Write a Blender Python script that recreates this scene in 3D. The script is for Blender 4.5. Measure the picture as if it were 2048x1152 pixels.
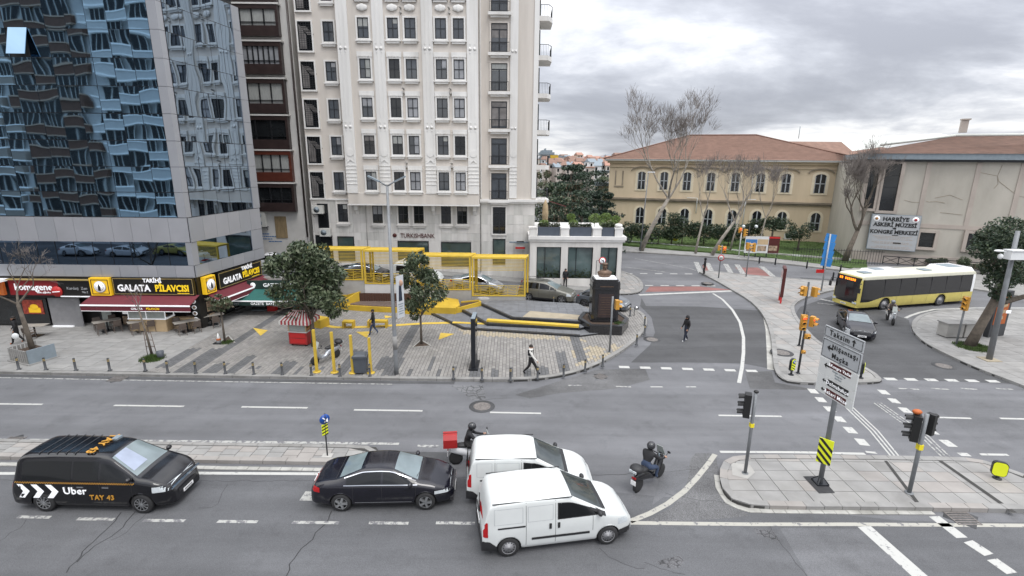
import bpy, bmesh, math, random
import numpy as np
from mathutils import Vector, Matrix, Quaternion
random.seed(7)
for o in list(bpy.data.objects): bpy.data.objects.remove(o)
S = bpy.context.scene
C = S.collection
R = math.radians
PI = math.pi
# ------------------------------------------------------------------ camera
CAMH = 11.5
PITCH = R(14.1); ROLL = 0.0097; FPX = 1011.0
cd = bpy.data.cameras.new('camera'); cam = bpy.data.objects.new('camera', cd); C.objects.link(cam)
cd.sensor_width = 36; cd.lens = 36*FPX/2048; cd.clip_start = .1; cd.clip_end = 3000
_f = Vector((0, math.cos(PITCH), -math.sin(PITCH))); _r = Vector((1, 0, 0)); _u = _r.cross(_f)
CR = _r*math.cos(ROLL)+_u*math.sin(ROLL); CU = _u*math.cos(ROLL)-_r*math.sin(ROLL)
m3 = Matrix((CR, CU, -_f)).transposed()
cam.matrix_world = Matrix.Translation((0, 0, CAMH)) @ m3.to_4x4()
S.camera = cam
# ------------------------------------------------------------------ world, sun, exposure
SUN_EL = 62; SUN_AZ = 150          # azimuth clockwise from +Y
w = bpy.data.worlds.new('World'); S.world = w; w.use_nodes = True
nt = w.node_tree; nt.nodes.clear(); N = nt.nodes.new; LK = nt.links.new
out = N('ShaderNodeOutputWorld'); bg = N('ShaderNodeBackground'); bg.inputs[1].default_value = 0.1
sky = N('ShaderNodeTexSky'); sky.sky_type = 'NISHITA'; sky.sun_disc = False
sky.sun_elevation = R(SUN_EL); sky.sun_rotation = R(SUN_AZ)
tc = N('ShaderNodeTexCoord'); sep = N('ShaderNodeSeparateXYZ'); LK(tc.outputs['Generated'], sep.inputs[0])
def wm(op, a, b=None, c=None, clamp=False):
    n = N('ShaderNodeMath'); n.operation = op; n.use_clamp = clamp
    for i, v in enumerate((a, b, c)):
        if v is None: continue
        if isinstance(v, (int, float)): n.inputs[i].default_value = v
        else: LK(v, n.inputs[i])
    return n.outputs[0]
zc = wm('ADD', wm('MAXIMUM', sep.outputs[2], 0.0), 0.22)
cx_ = wm('DIVIDE', sep.outputs[0], zc); cy_ = wm('DIVIDE', sep.outputs[1], zc)
cmb = N('ShaderNodeCombineXYZ'); LK(cx_, cmb.inputs[0]); LK(cy_, cmb.inputs[1]); LK(wm('MULTIPLY', sep.outputs[2], 2.0), cmb.inputs[2])
mp = N('ShaderNodeMapping'); mp.inputs['Scale'].default_value = (.75, .95, .5); mp.inputs['Location'].default_value = (7.3, 2.9, 0); mp.inputs['Rotation'].default_value = (0, 0, R(28))
LK(cmb.outputs[0], mp.inputs[0])
n1 = N('ShaderNodeTexNoise'); n1.inputs['Scale'].default_value = 1.0; n1.inputs['Detail'].default_value = 7; n1.inputs['Roughness'].default_value = .58; n1.inputs['Distortion'].default_value = .25
LK(mp.outputs[0], n1.inputs[0])
mr = N('ShaderNodeMapRange'); mr.inputs[1].default_value = .34; mr.inputs[2].default_value = .64; mr.interpolation_type = 'SMOOTHSTEP'; LK(n1.outputs[0], mr.inputs[0])
cr = N('ShaderNodeValToRGB'); LK(mr.outputs[0], cr.inputs[0])
e = cr.color_ramp.elements; e[0].position = 0; e[0].color = (.37, .385, .435, 1); e[1].position = 1; e[1].color = (1.0, 1.0, 1.0, 1)
q = cr.color_ramp.elements.new(.45); q.color = (.54, .56, .615, 1)
q = cr.color_ramp.elements.new(.7); q.color = (.70, .715, .76, 1)
# overcast luminance rises towards the zenith (CIE overcast sky)
lum = wm('MULTIPLY_ADD', wm('MAXIMUM', sep.outputs[2], 0.0), 2.5, 1.0)
vm = N('ShaderNodeVectorMath'); vm.operation = 'SCALE'; LK(cr.outputs[0], vm.inputs[0]); LK(wm('MULTIPLY', lum, 8.6), vm.inputs['Scale'])
mx = N('ShaderNodeMix'); mx.data_type = 'RGBA'; mx.inputs[0].default_value = .93
LK(sky.outputs[0], mx.inputs[6]); LK(vm.outputs[0], mx.inputs[7]); LK(mx.outputs[2], bg.inputs[0]); LK(bg.outputs[0], out.inputs[0])
sl = bpy.data.lights.new('sun', 'SUN'); sl.energy = 1.3; sl.angle = R(24); sl.color = (1, .97, .93)
so = bpy.data.objects.new('sun', sl); C.objects.link(so)
sd = Vector((math.sin(R(SUN_AZ))*math.cos(R(SUN_EL)), math.cos(R(SUN_AZ))*math.cos(R(SUN_EL)), math.sin(R(SUN_EL))))
so.rotation_euler = sd.to_track_quat('Z', 'Y').to_euler()
vs = S.view_settings; vs.view_transform = 'Standard'; vs.look = 'None'; vs.exposure = 0.24; vs.gamma = 1; vs.use_curve_mapping = False
S.render.engine = 'CYCLES'
S.cycles.max_bounces = 6; S.cycles.transparent_max_bounces = 12
# ------------------------------------------------------------------ placing: a photograph pixel to a point of the place
def ray(x, y): return _f*FPX + CR*(x-1024) - CU*(y-576)
def at(x, y, z=0.0):
    d = ray(x, y); t = (z-CAMH)/d.z; return Vector((d.x*t, d.y*t, z))
def atY(x, y, Y):
    d = ray(x, y); t = Y/d.y; return Vector((d.x*t, Y, CAMH+d.z*t))
# ------------------------------------------------------------------ materials
M = {}
def mat(name, col, rough=.6, metal=0, var=.12, scale=3.0, bump=0.0, coat=0, spec=.5, emit=0, dirt=0, bscale=None, det=4, stretch=None, alpha=None):
    m = bpy.data.materials.new(name); m.use_nodes = True; t = m.node_tree; b = t.nodes['Principled BSDF']
    n, l = t.nodes.new, t.links.new
    b.inputs['Roughness'].default_value = rough; b.inputs['Metallic'].default_value = metal
    b.inputs['Coat Weight'].default_value = coat; b.inputs['Coat Roughness'].default_value = .06
    b.inputs['Specular IOR Level'].default_value = spec
    c = (*col, 1)
    if emit:
        b.inputs['Emission Color'].default_value = c; b.inputs['Emission Strength'].default_value = emit
    g = n('ShaderNodeNewGeometry'); src = g.outputs['Position']
    if stretch:
        mp = n('ShaderNodeMapping'); mp.inputs['Scale'].default_value = stretch; l(src, mp.inputs[0]); src = mp.outputs[0]
    if var or dirt:
        t1 = n('ShaderNodeTexNoise'); t1.inputs['Scale'].default_value = scale; t1.inputs['Detail'].default_value = det; l(src, t1.inputs[0])
        r = n('ShaderNodeMapRange'); r.inputs[1].default_value = .3; r.inputs[2].default_value = .7; r.inputs[3].default_value = 1-var; r.inputs[4].default_value = 1+var; l(t1.outputs[0], r.inputs[0])
        v = n('ShaderNodeVectorMath'); v.operation = 'SCALE'; v.inputs[0].default_value = col; l(r.outputs[0], v.inputs['Scale']); o = v.outputs[0]
        if dirt:
            t2 = n('ShaderNodeTexNoise'); t2.inputs['Scale'].default_value = scale*.23; t2.inputs['Detail'].default_value = 8; t2.inputs['Roughness'].default_value = .65; l(src, t2.inputs[0])
            r2 = n('ShaderNodeMapRange'); r2.inputs[1].default_value = .48; r2.inputs[2].default_value = .72; r2.inputs[3].default_value = 0; r2.inputs[4].default_value = dirt; l(t2.outputs[0], r2.inputs[0])
            x = n('ShaderNodeMix'); x.data_type = 'RGBA'; l(r2.outputs[0], x.inputs[0]); l(o, x.inputs[6]); x.inputs[7].default_value = (col[0]*.42, col[1]*.40, col[2]*.36, 1); o = x.outputs[2]
        l(o, b.inputs['Base Color'])
    else: b.inputs['Base Color'].default_value = c
    if bump:
        t3 = n('ShaderNodeTexNoise'); t3.inputs['Scale'].default_value = bscale or scale*8; t3.inputs['Detail'].default_value = 3; l(src, t3.inputs[0])
        bp = n('ShaderNodeBump'); bp.inputs['Strength'].default_value = bump; bp.inputs['Distance'].default_value = .02; l(t3.outputs[0], bp.inputs['Height']); l(bp.outputs[0], b.inputs['Normal'])
    M[name] = m; return m
# ------------------------------------------------------------------ mesh kit
class MB:
    def __init__(s): s.v = []; s.f = []; s.m = []; s.sm = []
    def add(s, vs_, fs, mi=0, smooth=False):
        b = len(s.v); s.v += [tuple(v) for v in vs_]
        for f in fs: s.f.append([i+b for i in f]); s.m.append(mi); s.sm.append(smooth)
    def box(s, c, d, rz=0, mi=0, rot=None, top=None):
        hx, hy, hz = d[0]/2, d[1]/2, d[2]/2
        k = top or 1
        P = [Vector((sx*hx*(k if sz > 0 else 1), sy*hy*(k if sz > 0 else 1), sz*hz)) for sz in (-1, 1) for sx, sy in ((-1, -1), (1, -1), (1, 1), (-1, 1))]
        m = rot if rot is not None else Matrix.Rotation(rz, 3, 'Z')
        c = Vector(c)
        s.add([m @ p + c for p in P], [(3, 2, 1, 0), (4, 5, 6, 7), (0, 1, 5, 4), (1, 2, 6, 5), (2, 3, 7, 6), (3, 0, 4, 7)], mi)
    def bx(s, x0, x1, y0, y1, z0, z1, mi=0):
        s.box(((x0+x1)/2, (y0+y1)/2, (z0+z1)/2), (abs(x1-x0), abs(y1-y0), abs(z1-z0)), 0, mi)
    def bar(s, a, b, w, h=None, mi=0):
        a = Vector(a); b = Vector(b); h = h or w; d = b-a; L = d.length
        if L < 1e-6: return
        x = d/L; up = Vector((0, 0, 1)) if abs(x.z) < .95 else Vector((0, 1, 0))
        y = up.cross(x).normalized(); z = x.cross(y)
        s.box((a+b)/2, (L, w, h), 0, mi, rot=Matrix((x, y, z)).transposed())
    def tube(s, pts, r, n=6, mi=0, cap=True, smooth=True):
        pts = [Vector(p) for p in pts]; k = len(pts)
        rs = r if isinstance(r, (list, tuple)) else [r]*k
        V = []; prev = None
        for i, p in enumerate(pts):
            d = (pts[min(i+1, k-1)]-pts[max(i-1, 0)])
            d = d.normalized() if d.length > 1e-9 else Vector((0, 0, 1))
            if prev is None:
                a = Vector((0, 0, 1)) if abs(d.z) < .9 else Vector((1, 0, 0)); u = a.cross(d).normalized()
            else:
                u = prev-d*prev.dot(d); u = u.normalized() if u.length > 1e-6 else Vector((1, 0, 0))
            prev = u; v = d.cross(u)
            V += [p+(u*math.cos(2*PI*j/n)+v*math.sin(2*PI*j/n))*rs[i] for j in range(n)]
        F = [(i*n+j, i*n+(j+1) % n, (i+1)*n+(j+1) % n, (i+1)*n+j) for i in range(k-1) for j in range(n)]
        if cap: F += [tuple(range(n-1, -1, -1)), tuple((k-1)*n+j for j in range(n))]
        s.add(V, F, mi, smooth)
    def lathe(s, c, prof, n=16, mi=0, axis='Z', smooth=True, rz=0, caps=True):
        V = []; c = Vector(c)
        for r_, h in prof:
            for j in range(n):
                a = 2*PI*j/n; p = Vector((r_*math.cos(a), r_*math.sin(a), h))
                if axis == 'Y': p = Vector((p.x, p.z, p.y))
                if axis == 'X': p = Vector((p.z, p.x, p.y))
                if rz: p = Matrix.Rotation(rz, 3, 'Z') @ p
                V.append(c+p)
        k = len(prof)
        F = [(i*n+j, i*n+(j+1) % n, (i+1)*n+(j+1) % n, (i+1)*n+j) for i in range(k-1) for j in range(n)]
        if caps: F += [tuple(range(n-1, -1, -1)), tuple((k-1)*n+j for j in range(n))]
        s.add(V, F, mi, smooth)
    def prism(s, poly, z0, z1, mi=0, side=None):
        n = len(poly); A = sum(poly[i][0]*poly[(i+1) % n][1]-poly[(i+1) % n][0]*poly[i][1] for i in range(n))
        if A < 0: poly = poly[::-1]
        g0 = (lambda p: z0) if not callable(z0) else z0; g1 = (lambda p: z1) if not callable(z1) else z1
        V = [(p[0], p[1], g0(p)) for p in poly]+[(p[0], p[1], g1(p)) for p in poly]
        s.add(V, [tuple(range(n, 2*n))], mi); s.add(V, [tuple(range(n-1, -1, -1))]+[(i, (i+1) % n, n+(i+1) % n, n+i) for i in range(n)], mi if side is None else side)
    def sheet(s, poly, z, mi=0):
        n = len(poly); A = sum(poly[i][0]*poly[(i+1) % n][1]-poly[(i+1) % n][0]*poly[i][1] for i in range(n))
        if A < 0: poly = poly[::-1]
        s.add([(p[0], p[1], z if not callable(z) else z(p)) for p in poly], [tuple(range(n))], mi)
    def quad(s, a, b, c, d, mi=0): s.add([a, b, c, d], [(0, 1, 2, 3)], mi)
    def slab(s, a, b, c, d, th, mi=0):
        a, b, c, d = map(Vector, (a, b, c, d)); n = (b-a).cross(d-a).normalized()*th
        s.add([a, b, c, d, a+n, b+n, c+n, d+n], [(3, 2, 1, 0), (4, 5, 6, 7), (0, 1, 5, 4), (1, 2, 6, 5), (2, 3, 7, 6), (3, 0, 4, 7)], mi)
    def ball(s, c, r, mi=0, n=10, k=7, sq=(1, 1, 1)):
        s.lathe((0, 0, 0), [(max(.001, math.sin(PI*i/k)), -math.cos(PI*i/k)) for i in range(k+1)], n, mi)
        cnt = n*(k+1); c = Vector(c); rr = r if isinstance(r, (tuple, list)) else (r*sq[0], r*sq[1], r*sq[2])
        for i in range(len(s.v)-cnt, len(s.v)): v = s.v[i]; s.v[i] = (c.x+v[0]*rr[0], c.y+v[1]*rr[1], c.z+v[2]*rr[2])
    def mesh(s, name, mats):
        me = bpy.data.meshes.new(name); me.from_pydata(s.v, [], s.f)
        for m in (mats if isinstance(mats, (list, tuple)) else [mats]): me.materials.append(M[m] if isinstance(m, str) else m)
        me.polygons.foreach_set('material_index', s.m); me.polygons.foreach_set('use_smooth', s.sm); me.update()
        return me
    def obj(s, name, mats, parent=None, **kw): return mobj(name, s.mesh(name, mats), parent, **kw)
def mobj(name, me, parent=None, label=None, kind=None, loc=None, rz=None, cat=None, group=None):
    o = bpy.data.objects.new(name, me); C.objects.link(o)
    if parent: o.parent = parent
    if loc is not None: o.location = loc
    if rz is not None: o.rotation_euler = (0, 0, rz)
    if label: o['label'] = label
    if kind: o['kind'] = kind
    if cat: o['category'] = cat
    if group: o['group'] = group
    return o
def thing(name, label, cat, loc=(0, 0, 0), rz=0, group=None):
    o = bpy.data.objects.new(name, None); C.objects.link(o); o.location = loc; o.rotation_euler = (0, 0, rz)
    o['label'] = label; o['category'] = cat; o.empty_display_size = .2
    if group: o['group'] = group
    return o
def tag(o, label, cat, group=None):
    o['label'] = label; o['category'] = cat
    if group: o['group'] = group
    return o
KIDS = {}
def dup(root, loc, rz=0, label=None, group=None):
    def cp(o, par):
        c = o.copy(); C.objects.link(c)
        if par is not None: c.parent = par
        for ch in o.children: cp(ch, c)
        return c
    r = cp(root, None); r.location = loc; r.rotation_euler = (root.rotation_euler.x, root.rotation_euler.y, rz)
    if label: r['label'] = label
    if group: r['group'] = group
    return r
def text(body, size, loc, rotm, matname, parent=None, name='lettering', th=.01, align='CENTER', shx=1.0, bold=0, label=None, sp=1.0):
    cu = bpy.data.curves.new('t', 'FONT'); cu.body = body; cu.size = size; cu.align_x = align; cu.align_y = 'CENTER'; cu.extrude = th; cu.offset = bold; cu.resolution_u = 2; cu.space_character = sp
    to = bpy.data.objects.new('t', cu); C.objects.link(to); bpy.context.view_layer.update()
    me = bpy.data.meshes.new_from_object(to.evaluated_get(bpy.context.evaluated_depsgraph_get())); bpy.data.objects.remove(to)
    me.materials.clear(); me.materials.append(M[matname]); me.name = name
    me.transform(Matrix.Translation(loc) @ rotm.to_4x4() @ Matrix.Diagonal((shx, 1, 1, 1)))
    return mobj(name, me, parent, label=label)
def face_rot(nx, ny):   # text standing upright whose front looks along (nx, ny)
    n = Vector((nx, ny, 0)).normalized(); x = Vector((-n.y, n.x, 0)); return Matrix((x, Vector((0, 0, 1)), n)).transposed()
def strip(pts, w):       # polygons of a ribbon along a line
    pts = [Vector((p[0], p[1])) for p in pts]; L = []; Rr = []
    for i, p in enumerate(pts):
        d = (pts[min(i+1, len(pts)-1)]-pts[max(i-1, 0)]).normalized(); n = Vector((-d.y, d.x))*w/2; L.append(p+n); Rr.append(p-n)
    return [(L[i], L[i+1], Rr[i+1], Rr[i]) for i in range(len(pts)-1)]
def resample(pts, step):
    pts = [Vector((p[0], p[1])) for p in pts]; out = [pts[0]]; acc = 0
    for a, b in zip(pts, pts[1:]):
        L = (b-a).length; t = step-acc
        while t <= L: out.append(a+(b-a)*t/L); t += step
        acc = (acc+L) % step
    return out
def smooth_line(pts, it=2):
    pts = [Vector((p[0], p[1])) for p in pts]
    for _ in range(it):
        q = [pts[0]]
        for a, b in zip(pts, pts[1:]): q += [a*.75+b*.25, a*.25+b*.75]
        pts = q+[pts[-1]]
    return pts
def inpoly(x, y, poly):
    c = False; n = len(poly); j = n-1
    for i in range(n):
        xi, yi = poly[i][0], poly[i][1]; xj, yj = poly[j][0], poly[j][1]
        if (yi > y) != (yj > y) and x < (xj-xi)*(y-yi)/(yj-yi)+xi: c = not c
        j = i
    return c
# ------------------------------------------------------------------ palette
mat('white_paint', (.78, .79, .80), .3, 0, .03, coat=.5); mat('van_white', (.61, .63, .62), .3, 0, .04, 1.5, coat=.4, dirt=.10)
mat('black_paint', (.005, .005, .007), .16, 0, .1, coat=.3, spec=.5); mat('dark_blue_paint', (.006, .006, .011), .16, 0, .1, coat=.35, spec=.5)
mat('grey_paint', (.09, .10, .115), .3, .4, .06, coat=.8); mat('silver_paint', (.42, .44, .47), .3, .5, .05, coat=.8)
mat('olive_paint', (.165, .16, .135), .3, .4, .06, coat=.8); mat('black_plastic', (.02, .02, .022), .55, 0, .15)
mat('tyre', (.022, .022, .023), .8, 0, .2); mat('rim', (.42, .43, .44), .35, .8, .1); mat('dark_rim', (.12, .12, .13), .4, .6, .1); mat('steel_rim', (.30, .30, .31), .5, .3, .1)
mat('car_glass', (.006, .007, .008), .07, 0, 0, coat=0, spec=.45); mat('windscreen_glass', (.16, .20, .21), .05, 0, .25, 1.2, spec=.8)
mat('chrome', (.75, .76, .78), .12, 1, 0); mat('red_lamp', (.35, .01, .012), .2, 0, 0); mat('banner_cloth', (.50, .52, .54), .8, 0, .05); mat('van_glass', (.05, .06, .062), .06, 0, .3, 1.5, spec=.6); mat('sunshade', (.30, .34, .43), .5, 0, .1, 3); mat('clear_lamp', (.62, .66, .68), .12, .2, .1, 9)
mat('plate_white', (.8, .8, .8), .5, 0, 0); mat('red_plastic', (.34, .02, .02), .35, 0, .06); mat('interior', (.03, .03, .03), .8, 0, .2)
mat('bus_yellow', (.58, .49, .13), .38, 0, .05, coat=.3, dirt=.2); mat('bus_roof', (.56, .55, .45), .5, 0, .04); mat('bus_black', (.012, .012, .014), .12, 0, .1, spec=.8)
mat('orange_glow', (1, .22, .01), .4, 0, 0, emit=2.2); mat('red_glow', (1, .05, .02), .4, 0, 0, emit=3.0)
mat('signal_yellow', (.50, .25, .035), .4, 0, .06); mat('signal_black', (.012, .012, .012), .5, 0, .1); mat('post_grey', (.20, .21, .22), .55, .3, .15, 2, dirt=.3)
mat('post_dark', (.05, .053, .058), .5, .2, .15); mat('lamp_white', (.7, .71, .71), .4, 0, .04)
mat('sign_grey', (.38, .395, .41), .5, 0, .03, dirt=.1); mat('sign_white', (.60, .61, .60), .5, 0, .03, dirt=.12); mat('ink', (.012, .012, .012), .5, 0, 0); mat('sign_brown', (.075, .012, .010), .45, 0, 0)
mat('hivis', (.72, .78, .02), .45, 0, .02); mat('hivis2', (.80, .66, .02), .5, 0, .03); mat('sign_blue', (.01, .07, .33), .4, 0, .02); mat('blue_board', (.03, .20, .52), .45, 0, .08); mat('sign_red', (.5, .02, .02), .45, 0, .03)
mat('kerb', (.235, .23, .22), .8, 0, .18, 2, .3, dirt=.45); mat('kerb_light', (.36, .355, .33), .85, 0, .2, 2, .3, dirt=.45); mat('gap', (.045, .044, .042), .95, 0, .2)
mat('slab', (.27, .265, .255), .8, 0, .12, 1.3, .2, dirt=.3); mat('slab_b', (.25, .246, .238), .8, 0, .12, 1.7, .2, dirt=.35); mat('slab_pink', (.29, .272, .255), .8, 0, .1, 1.3, .2, dirt=.3)
mat('paver', (.235, .225, .212), .8, 0, .12, 1.5, .2, dirt=.3); mat('paver_b', (.255, .244, .228), .8, 0, .12, 2.1, .2, dirt=.3); mat('paver_c', (.215, .206, .196), .8, 0, .12, 1.1, .2, dirt=.3); mat('paver_dark', (.11, .111, .114), .8, 0, .15, 1.5, .2, dirt=.25); mat('paver_sand', (.33, .285, .21), .8, 0, .12, 1.5, .2, dirt=.25)
mat('black_stone', (.022, .023, .026), .35, 0, .3, 6); mat('granite', (.016, .016, .018), .16, 0, .4, 20, spec=.7); mat('terrace', (.15, .155, .165), .75, 0, .15, 1.5, .2, dirt=.25)
mat('concrete', (.36, .35, .33), .85, 0, .14, 1.2, .3, dirt=.4); mat('plaster_white', (.62, .61, .59), .8, 0, .08, .8, dirt=.35)
mat('yellow', (.52, .345, .03), .6, 0, .1, 1.5, dirt=.4); mat('yellow_rail', (.58, .40, .045), .55, 0, .08, 3, dirt=.25); mat('yellow_mark', (.56, .39, .06), .8, 0, .12, 4, dirt=.4)
mat('wood_dark', (.075, .035, .022), .6, 0, .25, 4, stretch=(1, 1, 5)); mat('wood_seat', (.13, .095, .08), .7, 0, .2, 4, dirt=.2); mat('soil', (.06, .04, .028), .95, 0, .3, 8, .5); mat('ply', (.27, .20, .11), .7, 0, .2, 2, stretch=(4, 4, 1))
mat('bank_cream', (.62, .575, .525), .85, 0, .06, .7, .1, dirt=.34, stretch=(2, 2, .22)); mat('bank_white', (.72, .71, .69), .75, 0, .06, .8, .1, dirt=.36, stretch=(2, 2, .2))
mat('marble', (.60, .58, .55), .5, 0, .12, 1.2, dirt=.35, stretch=(1.6, 1.6, .25)); mat('marble_b', (.64, .62, .59), .5, 0, .12, 1.1, dirt=.25, stretch=(1.6, 1.6, .25)); mat('marble_c', (.55, .54, .51), .5, 0, .14, 1.4, dirt=.4, stretch=(1.6, 1.6, .25))
mat('frame_black', (.012, .014, .018), .4, 0, .1); mat('window_glass', (.05, .058, .068), .06, 0, .3, .7, spec=.9); mat('window_dark', (.016, .018, .02), .08, 0, .4, .6, spec=.6); mat('blind', (.30, .31, .33), .7, 0, .2, 1); mat('louver', (.17, .16, .155), .6, 0, .3, 2)
mat('green_glass', (.045, .07, .065), .05, 0, .3, .6, spec=.9); mat('pavilion_glass', (.09, .125, .125), .04, 0, .4, .5, spec=1)
mat('brown_clad', (.040, .027, .026), .35, 0, .2, 2); mat('reflected_brown', (.16, .085, .06), .7, 0, .15); mat('brown_red', (.10, .028, .018), .4, 0, .2, 2); mat('curtain', (.33, .34, .33), .8, 0, .25, 9, stretch=(6, 6, .3)); mat('dark_frame', (.016, .017, .020), .4, 0, .2)
mat('tower_clad', (.34, .35, .375), .38, .25, .05, .6, dirt=.08); mat('tower_clad_b', (.37, .375, .40), .38, .25, .05, .8, dirt=.08)
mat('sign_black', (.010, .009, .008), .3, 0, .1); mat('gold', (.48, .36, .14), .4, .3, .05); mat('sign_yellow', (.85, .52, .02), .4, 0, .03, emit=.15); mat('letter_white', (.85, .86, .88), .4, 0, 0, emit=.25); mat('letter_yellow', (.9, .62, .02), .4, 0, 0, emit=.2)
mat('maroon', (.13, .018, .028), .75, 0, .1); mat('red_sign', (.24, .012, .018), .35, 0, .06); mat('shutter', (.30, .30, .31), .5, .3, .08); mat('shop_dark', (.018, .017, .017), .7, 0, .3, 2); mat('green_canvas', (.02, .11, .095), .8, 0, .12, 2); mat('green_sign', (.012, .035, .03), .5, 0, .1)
mat('counter', (.50, .37, .22), .5, 0, .06); mat('table_top', (.30, .28, .25), .5, 0, .1); mat('chair_brown', (.115, .09, .075), .55, 0, .12); mat('food', (.34, .16, .05), .6, 0, .5, 9); mat('poster_red', (.32, .05, .03), .5, 0, .5, 5); mat('poster_mix', (.30, .22, .15), .5, 0, .6, 5)
mat('bark', (.12, .10, .08), .9, 0, .3, 4, .5, dirt=.3); mat('bark_pale', (.27, .245, .21), .9, 0, .35, 2.2, .4, dirt=.4); mat('twig', (.17, .15, .138), .9, 0, .2)
for nme, c in dict(leaf_a=(.052, .074, .034), leaf_b=(.080, .105, .052), leaf_c=(.022, .040, .018), leaf_d=(.13, .15, .09), cedar_a=(.022, .045, .024), cedar_b=(.040, .070, .038), cedar_c=(.014, .028, .018), lime_a=(.15, .22, .04), lime_b=(.10, .16, .03), lime_c=(.06, .10, .02), brown_leaf=(.10, .075, .045), grass_a=(.06, .10, .02), grass_b=(.04, .075, .015)).items(): mat(nme, c, .55, 0, .25, 2)
mat('lawn', (.055, .095, .022), .95, 0, .35, 1.2, .5, dirt=.2)
mat('museum_yellow', (.58, .475, .335), .85, 0, .06, .5, .1, dirt=.25, stretch=(1.5, 1.5, .3)); mat('museum_dark', (.25, .21, .16), .85, 0, .2, 1, dirt=.3); mat('museum_cream', (.66, .58, .44), .8, 0, .06); mat('shutter_blue', (.34, .36, .38), .6, 0, .12)
mat('roof_tile', (.215, .132, .10), .9, 0, .16, 1.2, dirt=.3); mat('roof_tile_b', (.18, .10, .075), .9, 0, .16, 1.5, dirt=.3); mat('roof_pale', (.60, .62, .58), .5, 0, .05)
mat('wall_grey', (.43, .405, .355), .88, 0, .07, .6, .1, dirt=.4, stretch=(1, 1, .4)); mat('wall_strip', (.40, .35, .31), .85, 0, .08, .8, dirt=.2)
mat('bin_grey', (.075, .085, .10), .5, 0, .08); mat('ac_white', (.55, .55, .52), .5, 0, .06, dirt=.2); mat('cart_red', (.36, .03, .03), .45, 0, .1, dirt=.15); mat('clear_plastic', (.35, .38, .36), .15, 0, .1); mat('bronze', (.13, .085, .06), .45, .5, .25, 6)
mat('skin', (.45, .27, .19), .6, 0, .05); mat('hair', (.02, .015, .012), .7, 0, .2); mat('jacket_black', (.012, .012, .014), .75, 0, .3); mat('jeans', (.04, .06, .11), .8, 0, .2); mat('jeans_light', (.14, .19, .26), .8, 0, .2); mat('trousers_black', (.012, .011, .012), .8, 0, .2); mat('coat_white', (.62, .61, .57), .8, 0, .06); mat('shoe_white', (.6, .6, .6), .6, 0, 0); mat('shoe_orange', (.45, .11, .02), .6, 0, .1); mat('helmet', (.02, .021, .024), .25, 0, .1, coat=.5); mat('helmet_grey', (.16, .17, .18), .3, 0, .1, coat=.5)
mat('bag_white', (.7, .72, .72), .5, 0, .1); mat('navy', (.016, .022, .04), .7, 0, .2); mat('tan_canvas', (.36, .27, .16), .85, 0, .15); mat('planter_grey', (.07, .085, .11), .5, 0, .08)
mat('house_a', (.62, .56, .50), .9, 0, .06); mat('house_b', (.50, .44, .40), .9, 0, .06); mat('house_c', (.70, .70, .70), .9, 0, .05); mat('house_d', (.55, .42, .33), .9, 0, .06); mat('roof_far', (.36, .20, .15), .9, 0, .12, 1.5); mat('far_blue', (.05, .17, .40), .7, 0, .1); mat('far_grey', (.20, .24, .27), .6, 0, .1)
mat('manhole', (.17, .155, .145), .7, .2, .3, 12, .4); mat('crack', (.035, .035, .037), .95, 0, .3); mat('stripe_red', (.36, .04, .05), .8, 0, .06); mat('stripe_white', (.62, .60, .56), .8, 0, .06)
# road surfaces
def asphalt(name, col, patchy=.2, speck=.25):
    m = bpy.data.materials.new(name); m.use_nodes = True; t = m.node_tree; b = t.nodes['Principled BSDF']; n, l = t.nodes.new, t.links.new
    g = n('ShaderNodeNewGeometry'); b.inputs['Roughness'].default_value = .82
    def noise(sc, det, ro=.5, st=None):
        q = n('ShaderNodeTexNoise'); q.inputs['Scale'].default_value = sc; q.inputs['Detail'].default_value = det; q.inputs['Roughness'].default_value = ro
        if st: mp = n('ShaderNodeMapping'); mp.inputs['Scale'].default_value = st; l(g.outputs['Position'], mp.inputs[0]); l(mp.outputs[0], q.inputs[0])
        else: l(g.outputs['Position'], q.inputs[0])
        return q.outputs[0]
    def mr(x, a, c, d, e_):
        q = n('ShaderNodeMapRange'); q.inputs[1].default_value = a; q.inputs[2].default_value = c; q.inputs[3].default_value = d; q.inputs[4].default_value = e_; l(x, q.inputs[0]); return q.outputs[0]
    def mul(a, c):
        q = n('ShaderNodeMath'); q.operation = 'MULTIPLY'; l(a, q.inputs[0]); l(c, q.inputs[1]); return q.outputs[0]
    f = mul(mr(noise(.22, 6, .6), .3, .7, 1-patchy, 1+patchy), mr(noise(60, 2), .35, .65, 1-speck, 1+speck))
    f = mul(f, mr(noise(1.0, 5, .6, (.10, 1.3, 1)), .3, .7, .86, 1.10))
    f = mul(f, mr(noise(1, 3, .5, (.012, .5, 1)), .36, .64, .88, 1.08)); f = mul(f, mr(noise(.33, 5, .6), .60, .70, 1, .84))
    f = mul(f, mr(noise(.9, 8, .75), .53, .68, 1, .80)); f = mul(f, mr(noise(9, 6, .7), .64, .70, 1, .75))
    v = n('ShaderNodeVectorMath'); v.operation = 'SCALE'; v.inputs[0].default_value = col; l(f, v.inputs['Scale']); l(v.outputs[0], b.inputs['Base Color'])
    bp = n('ShaderNodeBump'); bp.inputs['Strength'].default_value = .35; bp.inputs['Distance'].default_value = .01; l(noise(90, 2), bp.inputs['Height']); l(bp.outputs[0], b.inputs['Normal'])
    M[name] = m
asphalt('asphalt', (.130, .132, .140)); asphalt('asphalt_near', (.096, .098, .104)); asphalt('asphalt_dark', (.068, .069, .072)); asphalt('asphalt_worn', (.10, .10, .102), .5, .6); asphalt('asphalt_mid', (.122, .124, .131)); asphalt('asphalt_red', (.21, .095, .085), .3)
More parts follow.
